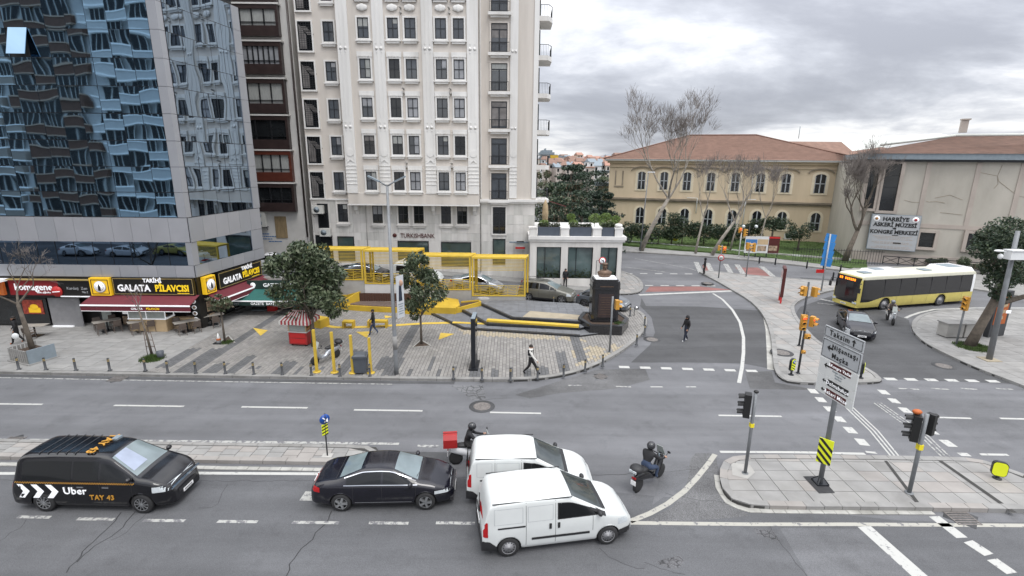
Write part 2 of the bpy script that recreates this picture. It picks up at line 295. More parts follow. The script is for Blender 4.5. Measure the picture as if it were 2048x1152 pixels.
def cracked(name, col, sc):
    asphalt(name, col, .3, .4); m = M[name]; t = m.node_tree; b = t.nodes['Principled BSDF']; n, l = t.nodes.new, t.links.new; src = b.inputs['Base Color'].links[0].from_socket
    g = n('ShaderNodeNewGeometry'); q = n('ShaderNodeTexNoise'); q.inputs['Scale'].default_value = 2; l(g.outputs['Position'], q.inputs[0]); a = n('ShaderNodeVectorMath'); a.operation = 'MULTIPLY_ADD'; l(q.outputs['Color'], a.inputs[0]); a.inputs[1].default_value = (.4, .4, 0); l(g.outputs['Position'], a.inputs[2])
    v = n('ShaderNodeTexVoronoi'); v.feature = 'DISTANCE_TO_EDGE'; v.inputs['Scale'].default_value = sc; l(a.outputs[0], v.inputs['Vector']); r = n('ShaderNodeMapRange'); r.inputs[1].default_value = .02; r.inputs[2].default_value = .07; r.inputs[3].default_value = .35; l(v.outputs['Distance'], r.inputs[0])
    s_ = n('ShaderNodeVectorMath'); s_.operation = 'SCALE'; l(src, s_.inputs[0]); l(r.outputs[0], s_.inputs['Scale']); l(s_.outputs[0], b.inputs['Base Color'])
cracked('asphalt_cracked', (.15, .152, .158), 2.6); cracked('asphalt_crazed', (.10, .10, .105), 4.5)
def worn_paint(name, col, under=(.14, .14, .148), wear=.56):
    m = bpy.data.materials.new(name); m.use_nodes = True; t = m.node_tree; b = t.nodes['Principled BSDF']; n, l = t.nodes.new, t.links.new
    g = n('ShaderNodeNewGeometry'); b.inputs['Roughness'].default_value = .7
    q = n('ShaderNodeTexNoise'); q.inputs['Scale'].default_value = 5; q.inputs['Detail'].default_value = 9; q.inputs['Roughness'].default_value = .72; l(g.outputs['Position'], q.inputs[0])
    r = n('ShaderNodeMapRange'); r.inputs[1].default_value = wear; r.inputs[2].default_value = wear+.06; l(q.outputs[0], r.inputs[0])
    x = n('ShaderNodeMix'); x.data_type = 'RGBA'; l(r.outputs[0], x.inputs[0]); x.inputs[6].default_value = (*col, 1); x.inputs[7].default_value = (*under, 1); l(x.outputs[2], b.inputs['Base Color']); M[name] = m
worn_paint('road_white', (.43, .43, .41), wear=.57); worn_paint('road_white_worn', (.37, .37, .35), wear=.49); worn_paint('road_cream', (.37, .36, .32), wear=.55)
# wavy mirror glass of the tower
def mirror_glass(name, tint, rough=.02):
    m = bpy.data.materials.new(name); m.use_nodes = True; t = m.node_tree; b = t.nodes['Principled BSDF']; n, l = t.nodes.new, t.links.new
    b.inputs['Base Color'].default_value = (*tint, 1); b.inputs['Metallic'].default_value = 1; b.inputs['Roughness'].default_value = rough
    g = n('ShaderNodeNewGeometry'); q = n('ShaderNodeTexNoise'); q.inputs['Scale'].default_value = .62; q.inputs['Detail'].default_value = 0; l(g.outputs['Position'], q.inputs[0])
    bp = n('ShaderNodeBump'); bp.inputs['Strength'].default_value = 1; bp.inputs['Distance'].default_value = .010; l(q.outputs[0], bp.inputs['Height']); l(bp.outputs[0], b.inputs['Normal']); M[name] = m
mirror_glass('mirror_open_skylit', (.42, .60, .74)); mirror_glass('mirror_front', (.24, .385, .52)); mirror_glass('mirror_side', (.30, .38, .47)); mirror_glass('mirror_strip', (.14, .20, .28))  # open pane: same glass, sky brightness put into a paler tint
# ================================================================== GROUND
def px(L, z=0.0): return [at(x, y, z).xy for x, y in L]
g = MB(); g.sheet([(-400, -120), (400, -120), (400, 900), (-400, 900)], 0.0)
g.obj('road', 'asphalt', kind='structure')
def patch(name, poly, m, z=.004):
    b = MB(); b.sheet(poly, z); return b.obj(name, m, kind='structure')
patch('near_carriageway', [(-60, 1.5), (60, 1.5), (60, 14.35), (13.2, 14.45), (8.5, 15.2), (-5.2, 17.0), (-60, 17.6)], 'asphalt_near')
patch('dark_asphalt', px([(1283, 596), (1292, 612), (1400, 613), (1530, 622), (1543, 700), (1543, 738), (1485, 727), (1380, 725), (1262, 725), (1300, 690), (1310, 665), (1303, 635), (1280, 612)]), 'asphalt_dark')
patch('dark_asphalt', px([(1600, 614), (1668, 590), (1760, 620), (1818, 640), (1822, 663), (1900, 714), (2040, 768), (1764, 758), (1700, 722), (1632, 684), (1610, 655), (1590, 630)]), 'asphalt_dark')
patch('worn_asphalt', px([(1392, 906), (1430, 908), (1440, 950), (1455, 1002), (1500, 1032), (1400, 1041), (1290, 1043), (1345, 1014), (1368, 985), (1378, 950), (1380, 920)]), 'asphalt_worn', .006)
patch('worn_asphalt', px([(1030, 790), (1100, 768), (1190, 740), (1290, 737), (1300, 760), (1230, 778), (1120, 786), (1060, 797)]), 'asphalt_worn')
patch('worn_asphalt', px([(900, 771), (966, 771), (972, 800), (944, 800), (925, 785)]), 'asphalt_cracked')
patch('crazed_asphalt', px([(1508, 1057), (1548, 1062), (1562, 1085), (1545, 1080), (1515, 1070)]), 'asphalt_crazed', .0065); patch('crazed_asphalt', px([(1330, 1118), (1362, 1112), (1368, 1125), (1352, 1140), (1325, 1132), (1312, 1125)]), 'asphalt_crazed', .0065); patch('crazed_asphalt', px([(1305, 1010), (1340, 985), (1372, 962), (1385, 935), (1350, 925), (1318, 950)]), 'asphalt_mid', .0055)
patch('worn_asphalt', px([(1490, 745), (1543, 742), (1550, 765), (1600, 774), (1640, 780), (1500, 778)]), 'asphalt_worn')
patch('worn_asphalt', px([(640, 900), (905, 905), (900, 935), (860, 940), (640, 905)]), 'asphalt_dark', .005)
patch('worn_asphalt', px([(1560, 1056), (1735, 1058), (1850, 1160), (1620, 1160)]), 'asphalt_mid', .006)
patch('worn_asphalt', px([(1770, 785), (1970, 778), (2048, 800), (2100, 860), (1960, 885), (1880, 820)]), 'asphalt_mid', .004)
patch('dark_asphalt', px([(1600, 555), (1660, 558), (1700, 556), (1745, 570), (1700, 580), (1610, 572)]), 'asphalt_dark', .005)
for P_ in ([(1300, 573), (1400, 573), (1470, 580), (1290, 584)], [(1470, 535), (1515, 535), (1550, 553), (1490, 551)], [(1405, 530), (1420, 530), (1428, 543), (1408, 543)]):
    patch('red_asphalt', px(P_), 'asphalt_red', .005)
# cracks
for L in ([(242, 1025), (230, 1041), (219, 1053), (206, 1066), (197, 1075), (182, 1085), (169, 1098), (160, 1115), (149, 1126), (127, 1149)], [(270, 1026), (252, 1047), (231, 1067), (215, 1080), (197, 1087), (180, 1103), (166, 1112), (149, 1132)],
          [(290, 1029), (276, 1044), (264, 1053), (250, 1069), (239, 1075), (219, 1081)], [(51, 1040), (38, 1058), (22, 1066), (6, 1078), (-20, 1090)], [(663, 1022), (653, 1045), (636, 1061), (622, 1080), (611, 1090), (600, 1100), (591, 1112), (580, 1130), (574, 1146), (570, 1160)],
          [(1535, 1045), (1551, 1070), (1560, 1085), (1580, 1110), (1612, 1152), (1620, 1165)], [(910, 957), (1000, 955), (1180, 951), (1340, 944), (1432, 935)], [(1330, 985), (1350, 992), (1400, 1000), (1460, 1006)], [(1290, 700), (1380, 697), (1430, 692), (1490, 692)],
          [(0, 960), (300, 962), (640, 962)], [(1200, 1095), (1225, 1120), (1270, 1135), (1300, 1140)], [(1290, 1125), (1330, 1140), (1380, 1152)], [(930, 775), (945, 785), (960, 800), (1030, 795)], [(400, 1015), (430, 1015), (452, 975), (455, 965)]):
    P_ = px(L); b = MB(); pts = resample(P_, .22) if len(P_) > 1 else P_; rr = random.Random(len(L))
    wdt = .035 if L[0][0] in (242, 270, 663) else .014
    j = [p+Vector((rr.uniform(-.04, .04), rr.uniform(-.04, .04))) for p in pts]
    for i, qd in enumerate(strip(j, wdt)): b.sheet([tuple(v) for v in qd], .0075)
    b.obj('crack', 'crack', kind='structure')
# ------------------------------------------------------------------ painted markings
def line(L, wd, m='road_white', z=.009, dash=None, name='lane_marking', raw=False):
    P_ = L if raw else px(L)
    b = MB()
    if dash is None:
        for qd in strip(P_, wd): b.sheet(qd, z)
        return b.obj(name, m, kind='structure')
    on, off = dash; pts = resample(P_, .05); n = int((on)/.05); k = int((on+off)/.05)
    for i in range(0, len(pts)-3, k):
        seg = pts[i:i+n+1]
        if len(seg) > 1:
            b = MB()
            for qd in strip([seg[0], seg[-1]] if len(seg) < 80 else seg, wd): b.sheet(qd, z)
            b.obj(name, m, kind='structure')
for a, c, y in ((-90, 85, 808), (228, 368, 812), (483, 615, 815), (708, 845, 821), (980, 1082, 826), (1437, 1563, 832), (1872, 1942, 836), (2000, 2080, 838)):
    line([(a, y-1), (c, y+1)], .14)
for a, c, y in ((-60, -10, 1033), (35, 101, 1034), (155, 228, 1038), (287, 370, 1041), (435, 515, 1043), (585, 678, 1045), (738, 817, 1046), (872, 950, 1046)):
    line([(a, y), (c, y+1)], .135, 'road_white_worn')
line([(-200, 878), (400, 883), (798, 888)], .17, 'road_white_worn'); line([(835, 892), (878, 893)], .17, 'road_white_worn')
line([(-200, 948), (300, 946), (640, 948)], .17, 'road_white'); line([(605, 992), (640, 993)], .5, 'road_white_worn')
line([(1440, 904), (1600, 905), (1730, 908)], .16); line([(1960, 909), (2016, 910)], .15)
line([(1258, 1046), (1500, 1049), (1700, 1049), (2150, 1052)], .17, 'road_cream')
line([(1430, 909), (1415, 930), (1392, 958), (1368, 983), (1335, 1008), (1300, 1027), (1260, 1043)], .20, 'road_cream')
line([(1426, 587), (1445, 599), (1465, 620), (1480, 645), (1487, 675), (1487, 705), (1484, 735), (1478, 766)], .20, 'road_white')
line([(1278, 590), (1370, 586), (1465, 582)], .42, 'road_white', name='stop_line')
line([(1238, 734), (1535, 743)], .32, 'road_white', dash=(.62, .62), name='crossing_marking')
line([(1137, 771), (1163, 771)], .12, 'road_white_worn'); line([(1232, 773), (1262, 774)], .12, 'road_white_worn'); line([(1301, 774), (1325, 774)], .1); line([(1372, 774), (1392, 774)], .1)
line([(1250, 547), (1392, 548)], .26, 'road_white', dash=(.8, .8), name='crossing_marking'); line([(1290, 571), (1440, 572)], .28, 'road_white', dash=(.8, .7), name='crossing_marking')
for a, b_ in (((1392, 524), (1402, 546)), ((1415, 526), (1424, 545)), ((1451, 528), (1463, 548)), ((1474, 529), (1488, 550)), ((1523, 533), (1546, 553))): line([a, b_], .55, 'road_white_worn', name='crossing_marking')
line([(1270, 517), (1380, 537), (1392, 541)], .12, 'road_white_worn'); line([(1250, 534), (1330, 544)], .12, 'road_white_worn')
line([(1635, 606), (1700, 613)], .12, 'road_white_worn'); line([(1640, 598), (1668, 604)], .4, 'road_white_worn')
line([(1811, 636), (1822, 631), (1840, 625), (1868, 619), (1950, 616), (2150, 616)], .22, 'road_white')
line([(1770, 545), (2150, 600)], .2, 'road_white_worn')
line([(1770, 758), (2000, 763), (2040, 763)], .34, 'road_white', dash=(.62, .5), name='crossing_marking')
for a, c in ((1797, 1838), (1862, 1900), (1922, 1955), (1992, 2026)): line([(a, 777), (c, 779)], .12, 'road_white_worn')
line([(1622, 778), (1640, 798), (1680, 840), (1720, 880), (1745, 908)], .40, 'road_white', dash=(.58, .42), name='crossing_marking')
line([(1762, 780), (1800, 812), (1860, 862), (1935, 914)], .40, 'road_white', dash=(.58, .42), name='crossing_marking')
for k in range(3): line([(1682+k*7, 806), (1740+k*8, 862), (1782+k*8, 913)], .07, 'road_white')
for k in range(3): line([(1748+k*7, 806), (1840+k*8, 872), (1886+k*8, 916)], .07, 'road_white_worn')
line([(1728, 1053), (1850, 1162)], .46, 'road_white', name='crossing_marking')
for a, b_ in (((1868, 1033), (1924, 1076)), ((1936, 1083), (1978, 1110)), ((1984, 1119), (2024, 1147))): line([a, b_], .38, 'road_white', name='crossing_marking')
# ------------------------------------------------------------------ paving kit
def clip_poly(sub, x0, y0, x1, y1):
    for ax, lim, sg in ((0, x0, 1), (0, x1, -1), (1, y0, 1), (1, y1, -1)):
        out_ = []
        for i in range(len(sub)):
            a = sub[i-1]; c = sub[i]; da = (a[ax]-lim)*sg; dc = (c[ax]-lim)*sg
            if (da >= 0) != (dc >= 0):
                t = da/(da-dc); out_.append((a[0]+(c[0]-a[0])*t, a[1]+(c[1]-a[1])*t))
            if dc >= 0: out_.append((c[0], c[1]))
        sub = out_
        if len(sub) < 3: return []
    return sub
def pave(parent, poly, sx, sy, z, mats, name='paving_slab', gap=.02, h=.015, seed=1, pick=None, holes=(), stag=.5, near=None, x0=None, y0=None, limit=300):
    poly = [(p[0], p[1]) for p in poly]; rr = random.Random(seed)
    X0 = min(p[0] for p in poly) if x0 is None else x0; X1 = max(p[0] for p in poly); Y0 = min(p[1] for p in poly) if y0 is None else y0; Y1 = max(p[1] for p in poly)
    T = []
    i = 0; x = X0
    while x < X1:
        y = Y0-(sy*stag if i % 2 else 0)
        while y < Y1:
            c = (x+sx/2, y+sy/2)
            if not any(inpoly(c[0], c[1], hh) for hh in holes):
                cs = [(x+gap/2, y+gap/2), (x+sx-gap/2, y+gap/2), (x+sx-gap/2, y+sy-gap/2), (x+gap/2, y+sy-gap/2)]
                ins = [inpoly(a, b, poly) for a, b in cs]
                mi = (pick(c[0], c[1], rr) if pick else rr.randrange(len(mats)))
                if all(ins): T.append((c, None, mi))
                elif any(ins):
                    q_ = clip_poly(poly, cs[0][0], cs[0][1], cs[2][0], cs[2][1])
                    if len(q_) >= 3: T.append((c, q_, mi))
            y += sy
        x += sx; i += 1
    near = near or (0, 8)
    T.sort(key=lambda t: (t[0][0]-near[0])**2*.25+(t[0][1]-near[1])**2)
    base = []
    for k, m in enumerate(mats):
        b = MB(); b.add([(-sx/2+gap/2, -sy/2+gap/2, 0), (sx/2-gap/2, -sy/2+gap/2, 0), (sx/2-gap/2, sy/2-gap/2, 0), (-sx/2+gap/2, sy/2-gap/2, 0)]+[(-sx/2+gap/2, -sy/2+gap/2, -h), (sx/2-gap/2, -sy/2+gap/2, -h), (sx/2-gap/2, sy/2-gap/2, -h), (-sx/2+gap/2, sy/2-gap/2, -h)], [(0, 1, 2, 3), (4, 5, 1, 0), (5, 6, 2, 1), (6, 7, 3, 2), (7, 4, 0, 3)])
        base.append(b.mesh(name, m))
    R_ = MB(); cnt = 0
    for c, q_, mi in T:
        dz = rr.uniform(-.003, .003)
        if cnt < limit:
            if q_ is None: mobj(name, base[mi], parent, loc=(c[0], c[1], z+dz))
            else:
                b = MB(); b.prism(q_, z-h, z+dz); b.obj(name, mats[mi], parent)
            cnt += 1
        else:
            if q_ is None:
                a0, a1, b0, b1 = c[0]-sx/2+gap/2, c[0]+sx/2-gap/2, c[1]-sy/2+gap/2, c[1]+sy/2-gap/2; zt = z+dz; zb = z-h
                R_.add([(a0, b0, zt), (a1, b0, zt), (a1, b1, zt), (a0, b1, zt), (a0, b0, zb), (a1, b0, zb), (a1, b1, zb), (a0, b1, zb)], [(0, 1, 2, 3), (4, 5, 1, 0), (5, 6, 2, 1), (6, 7, 3, 2), (7, 4, 0, 3)], mi)
            else: R_.prism(q_, z-h, z+dz, mi)
    if R_.v: R_.obj('distant_'+name, mats, parent, kind='stuff')
def kerbs(parent, pts, L=1.0, w=.26, h=.15, z0=0, m=('kerb',), side=1, name='kerb_stone', seed=3):
    rr = random.Random(seed); P_ = resample(pts, L); ms = []
    for mm in m:
        b = MB(); b.box((0, 0, h/2), (L-.018, w, h)); ms.append(b.mesh(name, mm))
    for a, c in zip(P_, P_[1:]):
        d = (c-a); n = Vector((-d.y, d.x)).normalized()*side*(w/2-.007)
        mid = (a+c)/2+n; o = mobj(name, rr.choice(ms), parent, loc=(mid.x, mid.y, z0+rr.uniform(-.008, .004)), rz=math.atan2(d.y, d.x)+rr.uniform(-.006, .006))
        o.scale = (d.length/L, 1, 1)
def platform(name, poly, z, m='gap', z0=-.05):
    b = MB(); b.prism([tuple(p) for p in poly], z0, z); return b.obj(name, m, kind='structure')
# ------------------------------------------------------------------ plaza pavement
kerb_px = [(-160, 745), (0, 748), (250, 753), (500, 757), (760, 761), (1000, 764), (1060, 763), (1120, 756), (1170, 743), (1215, 723), (1255, 698), (1283, 673), (1295, 652), (1293, 636), (1281, 625), (1262, 618)]
kl = smooth_line(px(kerb_px), 2)
kl2 = [Vector((-60, kl[0].y+.4))]+kl
plz = [tuple(p) for p in kl2]+[(6.2, 40.2), (1.1, 39.6), (-21, 39.6), (-60, 39.6)]
pav = platform('pavement', plz, .105)
kerbs(pav, kl2, 1.0, .28, .15, side=1)
inner = []
for i, p in enumerate(kl2):
    d = (kl2[min(i+1, len(kl2)-1)]-kl2[max(i-1, 0)]).normalized(); inner.append((p.x-d.y*.29, p.y+d.x*.29))
right_part = [p for p in inner if p[0] > -19.9]; right_part = [(-19.9, 25.72)]+right_part+[(6.2, 40.0), (1.2, 39.3), (-19.9, 39.3)]
left_part = [(-60, inner[0][1]), (-20.4, 25.70), (-20.4, 39.3), (-60, 39.3)]
rs_ = random.Random(11)
stripes = [(-17.95, -17.25, 25.5, 39), (-7.15, -6.5, 25.5, 34.5), (3.85, 4.45, 27.7, 32.2)]
xx = -19.8
while xx < 3.4:
    wd = rs_.choice((.2, .4, .4, .6, .8)); y1 = rs_.choice((26.6, 27.4, 28.2, 27.0, 29.2)); y0_ = rs_.choice((25.3, 25.3, 25.3, 26.4))
    stripes.append((xx, xx+wd, y0_, y1)); xx += wd+rs_.choice((.4, .6, .6, .8))
sandy = [[(-3.6, 32.4), (4.9, 31.2), (4.9, 31.9), (-3.2, 33.2)], [tuple(p) for p in px([(1140, 700), (1200, 695), (1260, 690), (1190, 735), (1150, 735)])], [tuple(p) for p in px([(905, 650), (1000, 668), (1100, 674), (1080, 682), (930, 672)])]]
def pk(x, y, rr):
    for a, b, c, d in stripes:
        if a <= x <= b and c <= y <= d: return 3
    for s_ in sandy:
        if inpoly(x, y, s_) and rr.random() < .75: return 4
    return rr.choice((0, 0, 1, 2))
pave(pav, right_part, .2, .42, .12, ['paver', 'paver_b', 'paver_c', 'paver_dark', 'paver_sand'], 'paver', gap=.022, pick=pk, near=(-2, 20))
b = MB(); b.box((-20.15, 32.5, .114), (.5, 13.6, .02)); b.obj('paver_border', 'slab_b', pav)
pave(pav, left_part, 1.2, .6, .12, ['slab_b', 'slab', 'slab_b'], 'paving_slab', gap=.018, near=(-22, 20), x0=-56)
# gutter beside the kerb
b = MB()
for qd in strip([Vector((p.x, p.y-.22)) for p in kl2[:22]], .30): b.sheet(qd, .006)
b.obj('gutter_strip', 'asphalt_dark', kind='structure')
b = MB()
for qd in strip([Vector((p.x, p.y-.46)) for p in kl2[:20]], .10): b.sheet(qd, .010)
b.obj('gutter_line', 'road_white_worn', kind='structure')
# ------------------------------------------------------------------ left median
my0, my1 = 17.3, 18.55
def ys(x): return -.012*(x+5)      # the avenue runs slightly away to the left
med = [(-60, my0+ys(-60)), (-6.0, my0), (-5.4, my0+.35), (-5.2, 18.0), (-5.5, my1-.1), (-6.5, my1), (-60, my1+ys(-60))]
mo = platform('median', med, .105)
kerbs(mo, [(-60, my0+ys(-60)), (-6.0, my0), (-5.4, my0+.35), (-5.2, 18.0)], .9, .26, .15, m=('slab_pink',)); kerbs(mo, [(-5.2, 18.0), (-5.5, my1-.1), (-6.5, my1), (-60, my1+ys(-60))], .9, .2, .14, m=('kerb',))
pave(mo, [(-58, my0+.27+ys(-58)), (-6.1, my0+.27), (-5.6, 18.0), (-6.6, my1-.22), (-58, my1-.22+ys(-58))], .62, .40, .125, ['slab_pink', 'slab', 'slab_b'], gap=.02, near=(-12, 17))
kerbs(mo, [(-60, my0-.42+ys(-60)), (-6.0, my0-.42)], .42, .2, .035, m=('kerb_light',), name='channel_stone')
# ------------------------------------------------------------------ signal island
isl_px = [(2240, 1026), (2048, 1024), (1900, 1021), (1700, 1019), (1560, 1018), (1500, 1015), (1470, 1007), (1450, 992), (1441, 972), (1438, 950), (1442, 932), (1455, 920), (1480, 915), (1520, 914), (1700, 915), (1930, 919), (1954, 922), (2008, 938), (2048, 957), (2240, 972)]
isl = smooth_line(px(isl_px, .05), 1)[::1]
io = platform('traffic_island', isl, .125)
kerbs(io, isl[::-1]+[isl[-1]], .62, .27, .17, m=('slab_b', 'slab_b', 'slab_pink'), side=1)
ii = []
for i, p in enumerate(isl):
    d = (isl[min(i+1, len(isl)-1)]-isl[max(i-1, 0)]).normalized(); ii.append((p.x+d.y*.28, p.y-d.x*.28))
groove = [tuple(p) for p in px([(1876, 922), (1884, 922), (2034, 1026), (2024, 1026)], .14)]; groove2 = [tuple(p) for p in px([(1768, 922), (1774, 922), (1842, 1010), (1834, 1010)], .14)]
pit = [tuple(p) for p in px([(1606, 953), (1636, 953), (1668, 986), (1640, 986)], .14)]
pave(io, ii, .88, .62, .145, ['slab', 'slab', 'slab_pink', 'slab_b'], gap=.02, near=(10, 14), stag=0, holes=[pit])
for gg in (groove, groove2):
    b = MB(); b.sheet(gg, .1545); b.obj('expansion_joint', 'gap', io)
b = MB(); b.sheet([tuple(p) for p in px([(1606, 953), (1640, 952), (1670, 986), (1638, 987)], .15)], .157); b.obj('repair_patch', 'crack', io)
b = MB(); b.sheet([tuple(p) for p in px([(1462, 925), (1500, 930), (1510, 945), (1495, 958), (1465, 950)], .15)], .156); b.obj('repair_patch', 'concrete', io)
kerbs(io, px([(1428, 950), (1432, 980), (1455, 1012), (1500, 1026), (1700, 1029), (1890, 1030)]), .42, .22, .03, m=('kerb_light',), name='channel_stone')
# ------------------------------------------------------------------ triangular pedestrian island
tri_px = [(1398, 546), (1427, 561), (1462, 581), (1500, 604), (1520, 624), (1534, 648), (1542, 678), (1545, 715), (1548, 745), (1560, 760), (1580, 768), (1640, 771), (1700, 770), (1757, 768), (1765, 762), (1748, 749), (1700, 721), (1660, 700), (1633, 684), (1612, 660), (1597, 642), (1588, 625), (1588, 611), (1605, 600), (1640, 589), (1668, 582), (1720, 576), (1672, 565), (1595, 560), (1510, 553), (1445, 546), (1410, 543)]
tri = smooth_line(px(tri_px)+[px(tri_px)[0]], 1)[:-1]
to_ = platform('pedestrian_island', tri, .105)
kerbs(to_, tri+[tri[0]], .8, .26, .15, m=('slab_b',), side=1)
pave(to_, tri, 1.1, .75, .122, ['slab', 'slab_b', 'slab', 'slab_pink'], gap=.02, near=(17, 24), seed=5)
b = MB()
for qd in strip(px([(1532, 632), (1538, 660), (1541, 700), (1543, 740)]), .45): b.sheet(qd, .012)
b.obj('gutter_strip', 'kerb_light', kind='structure')
# right pavement with the leaning tree
rp_px = [(1822, 655), (1824, 645), (1836, 634), (1858, 627), (1886, 623), (1950, 621), (2200, 621)]
rp = smooth_line(px(rp_px), 2)
rb_px = [(2300, 880), (2048, 776), (1950, 739), (1900, 716), (1850, 691), (1826, 668), (1822, 655)]
rb = smooth_line(px(rb_px), 2)
rpoly = rb+rp[1:]+[Vector((70, 39.5)), Vector((70, 18))]
ro = platform('corner_pavement', rpoly, .105)
kerbs(ro, rb+rp[1:], .9, .26, .15, m=('slab_b',), side=-1)
pave(ro, rpoly, 1.2, .8, .122, ['slab', 'slab_b', 'slab_b'], gap=.02, near=(25, 26), seed=6)
# far pavement in front of the museum
fk = px([(1180, 499), (1240, 504), (1400, 514), (1500, 522), (1600, 533), (1700, 545), (1800, 558), (1900, 573), (2048, 596), (2200, 622)])
fl = px([(1180, 487), (1240, 492), (1350, 502), (1450, 509), (1550, 518), (1640, 529), (1700, 540)])
ff = [tuple(p) for p in fk]+[(70, 44), (47.2, 57.2), (40.5, 57.5)]+[tuple(p) for p in fl[::-1]]
fo = platform('far_pavement', ff, .12, 'slab')
kerbs(fo, fk, 1.2, .3, .16, m=('kerb',), side=1)
pave(fo, ff, 1.5, 1.5, .128, ['slab', 'slab_b', 'slab'], gap=.03, near=(30, 50), seed=8, stag=0)
# lawn
lawn = [tuple(p) for p in px([(1100, 484), (1180, 488), (1240, 493), (1350, 503), (1450, 510), (1550, 519), (1640, 530), (1735, 541)])]+[(44, 62), (45.5, 72), (40, 78), (10, 92), (-30, 92), (-30, 75)]
b = MB(); b.prism(lawn, -.05, lambda p: .12+max(0, min(1, (p[1]-58)/14))*.35); b.obj('lawn', 'lawn', kind='structure')
def tuft(mb, p, h, n, rr, mi=(0, 1)):
    for _ in range(n):
        a = rr.uniform(0, 2*PI); d = Vector((math.cos(a), math.sin(a), 0)); o_ = Vector(p)+Vector((rr.gauss(0, .07), rr.gauss(0, .07), 0)); t = o_+d*rr.uniform(.01, .06)+Vector((0, 0, h*rr.uniform(.6, 1.1))); s_ = Vector((-d.y, d.x, 0))*.02
        mb.add([o_-s_, o_+s_, t], [(0, 1, 2)], rr.choice(mi))
rr = random.Random(2); b = MB()
lz = lambda y: .12+max(0, min(1, (y-58)/14))*.35
for _ in range(5200):
    x = rr.uniform(12, 45); y = rr.uniform(56, 76)
    if inpoly(x, y, lawn): tuft(b, (x, y, lz(y)-.01), .14, 3, rr)
b.obj('grass', ['grass_a', 'grass_b'], kind='stuff')
line([(1215, 486), (1240, 484), (1330, 490), (1420, 497), (1520, 506), (1600, 513), (1700, 521)], .3, name='x') if False else None
gk = thing('garden_kerb', 'row of white painted kerb stones crossing the museum lawn', 'kerb')
gp = [at(x, y, .3).xy for x, y in ((1236, 482), (1330, 489), (1420, 497), (1520, 506), (1600, 512), (1706, 520))]
kerbs(gk, gp, .9, .22, .22, .2, m=('sign_white', 'concrete'), name='kerb_block')
# corner pavement of the white pavilion
cp = smooth_line(px([(1000, 562), (1070, 570), (1140, 579), (1200, 587), (1240, 591), (1272, 589), (1285, 583), (1287, 572), (1280, 560), (1262, 550), (1240, 543), (1215, 536)]), 1)
cpo = platform('pavilion_pavement', cp+[Vector((11, 60)), Vector((-2, 60))], .105)
kerbs(cpo, cp, .8, .3, .15, m=('kerb',), side=1)
pave(cpo, cp+[Vector((11, 58)), Vector((0, 50))], .6, .6, .12, ['slab', 'slab_pink', 'slab_b'], gap=.02, near=(8, 40), seed=9)
rp_ = MB(); RX = [(1.2, .72), (3.5, .52), (6, .34), (8.2, .2), (9.9, .125)]
for (xa, za), (xb, zb) in zip(RX, RX[1:]):
    ya, yb = 44.05-.02*xa, 44.05-.02*xb; rp_.quad((xa, ya, za), (xb, yb, zb), (xb, 45.6, zb), (xa, 45.6, za)); rp_.quad((xa, ya, 0), (xb, yb, 0), (xb, yb, zb), (xa, ya, za))
rp_.obj('sloping_pavement', 'slab_b', kind='structure')
# sloping side street
def zs(x):
    for (a, za), (b_, zb) in zip(((-60, 1.9), (-22, 1.55), (-14, 1.25), (-9, 1.02), (-4, .62), (0, .27), (4.5, .006), (60, .006)), ((-22, 1.55), (-14, 1.25), (-9, 1.02), (-4, .62), (0, .27), (4.5, .006), (60, .006), (99, .006))):
        if a <= x <= b_: return za+(zb-za)*(x-a)/(b_-a)
    return 0
b = MB(); xs_ = [-60, -22, -18, -14, -11, -9, -6.5, -4, -2, 0, 1.1]
for a, c in zip(xs_, xs_[1:]): b.quad((a, 39.62, zs(a)), (c, 39.62, zs(c)), (c, 48.6, zs(c)), (a, 48.6, zs(a)))
b.quad((1.1, 39.62, zs(1.1)), (4.5, 40.0, .006), (4.5, 46, .006), (1.1, 48.6, zs(1.1)))
b.obj('side_street', 'asphalt', kind='structure')
b = MB()
for a, c in zip(xs_, xs_[1:]):
    if a < -21: continue
    b.quad((a, 46.7, zs(a)+.14), (c, 46.7, zs(c)+.14), (c, 48.7, zs(c)+.14), (a, 48.7, zs(a)+.14)); b.quad((a, 46.7, zs(a)-.02), (c, 46.7, zs(c)-.02), (c, 46.7, zs(c)+.14), (a, 46.7, zs(a)+.14))
b.obj('side_pavement', 'slab_b', kind='structure')
b = MB(); b.prism([(-60, 50), (-19, 50), (-19, 48.7), (-60, 48.7)], 0, 1.6); b.obj('side_ground', 'slab_b', kind='structure')
# manholes and grates
def manhole(x, y, r, label, z=.006, kind='round'):
    p = at(x, y, 0); t = thing('manhole_cover', label, 'manhole cover', (p.x, p.y, z))
    b = MB(); b.lathe((0, 0, 0), [(r*1.5, 0), (r*1.5, .004)], 20 if kind == 'round' else 4, 0); b.obj('surround', 'asphalt_dark', t)
    b = MB()
    if kind == 'round':
        b.lathe((0, 0, .004), [(r, 0), (r, .008), (r*.8, .009), (r*.78, .003), (r*.4, .004), (r*.38, .009), (.01, .009)], 24)
        b.obj('lid', 'manhole', t)
    else:
        for k in range(7): b.bx(-r, r, -r+k*r/3.5, -r+k*r/3.5+r*.14, .004, .014)
        b.bx(-r, -r*.9, -r, r, .004, .016); b.bx(r*.9, r, -r, r, .004, .016); b.obj('grating', 'manhole', t)
    return t
manhole(964, 813, .42, 'round rusty manhole cover in the lane below the plaza kerb')
m_ = manhole(237, 757, .38, 'slotted drain grate in the gutter below the slim staked tree', kind='g'); m_ = manhole(1201, 753, .3, 'diamond set drain cover near the rounded plaza corner', kind='g'); m_.rotation_euler.z = PI/4
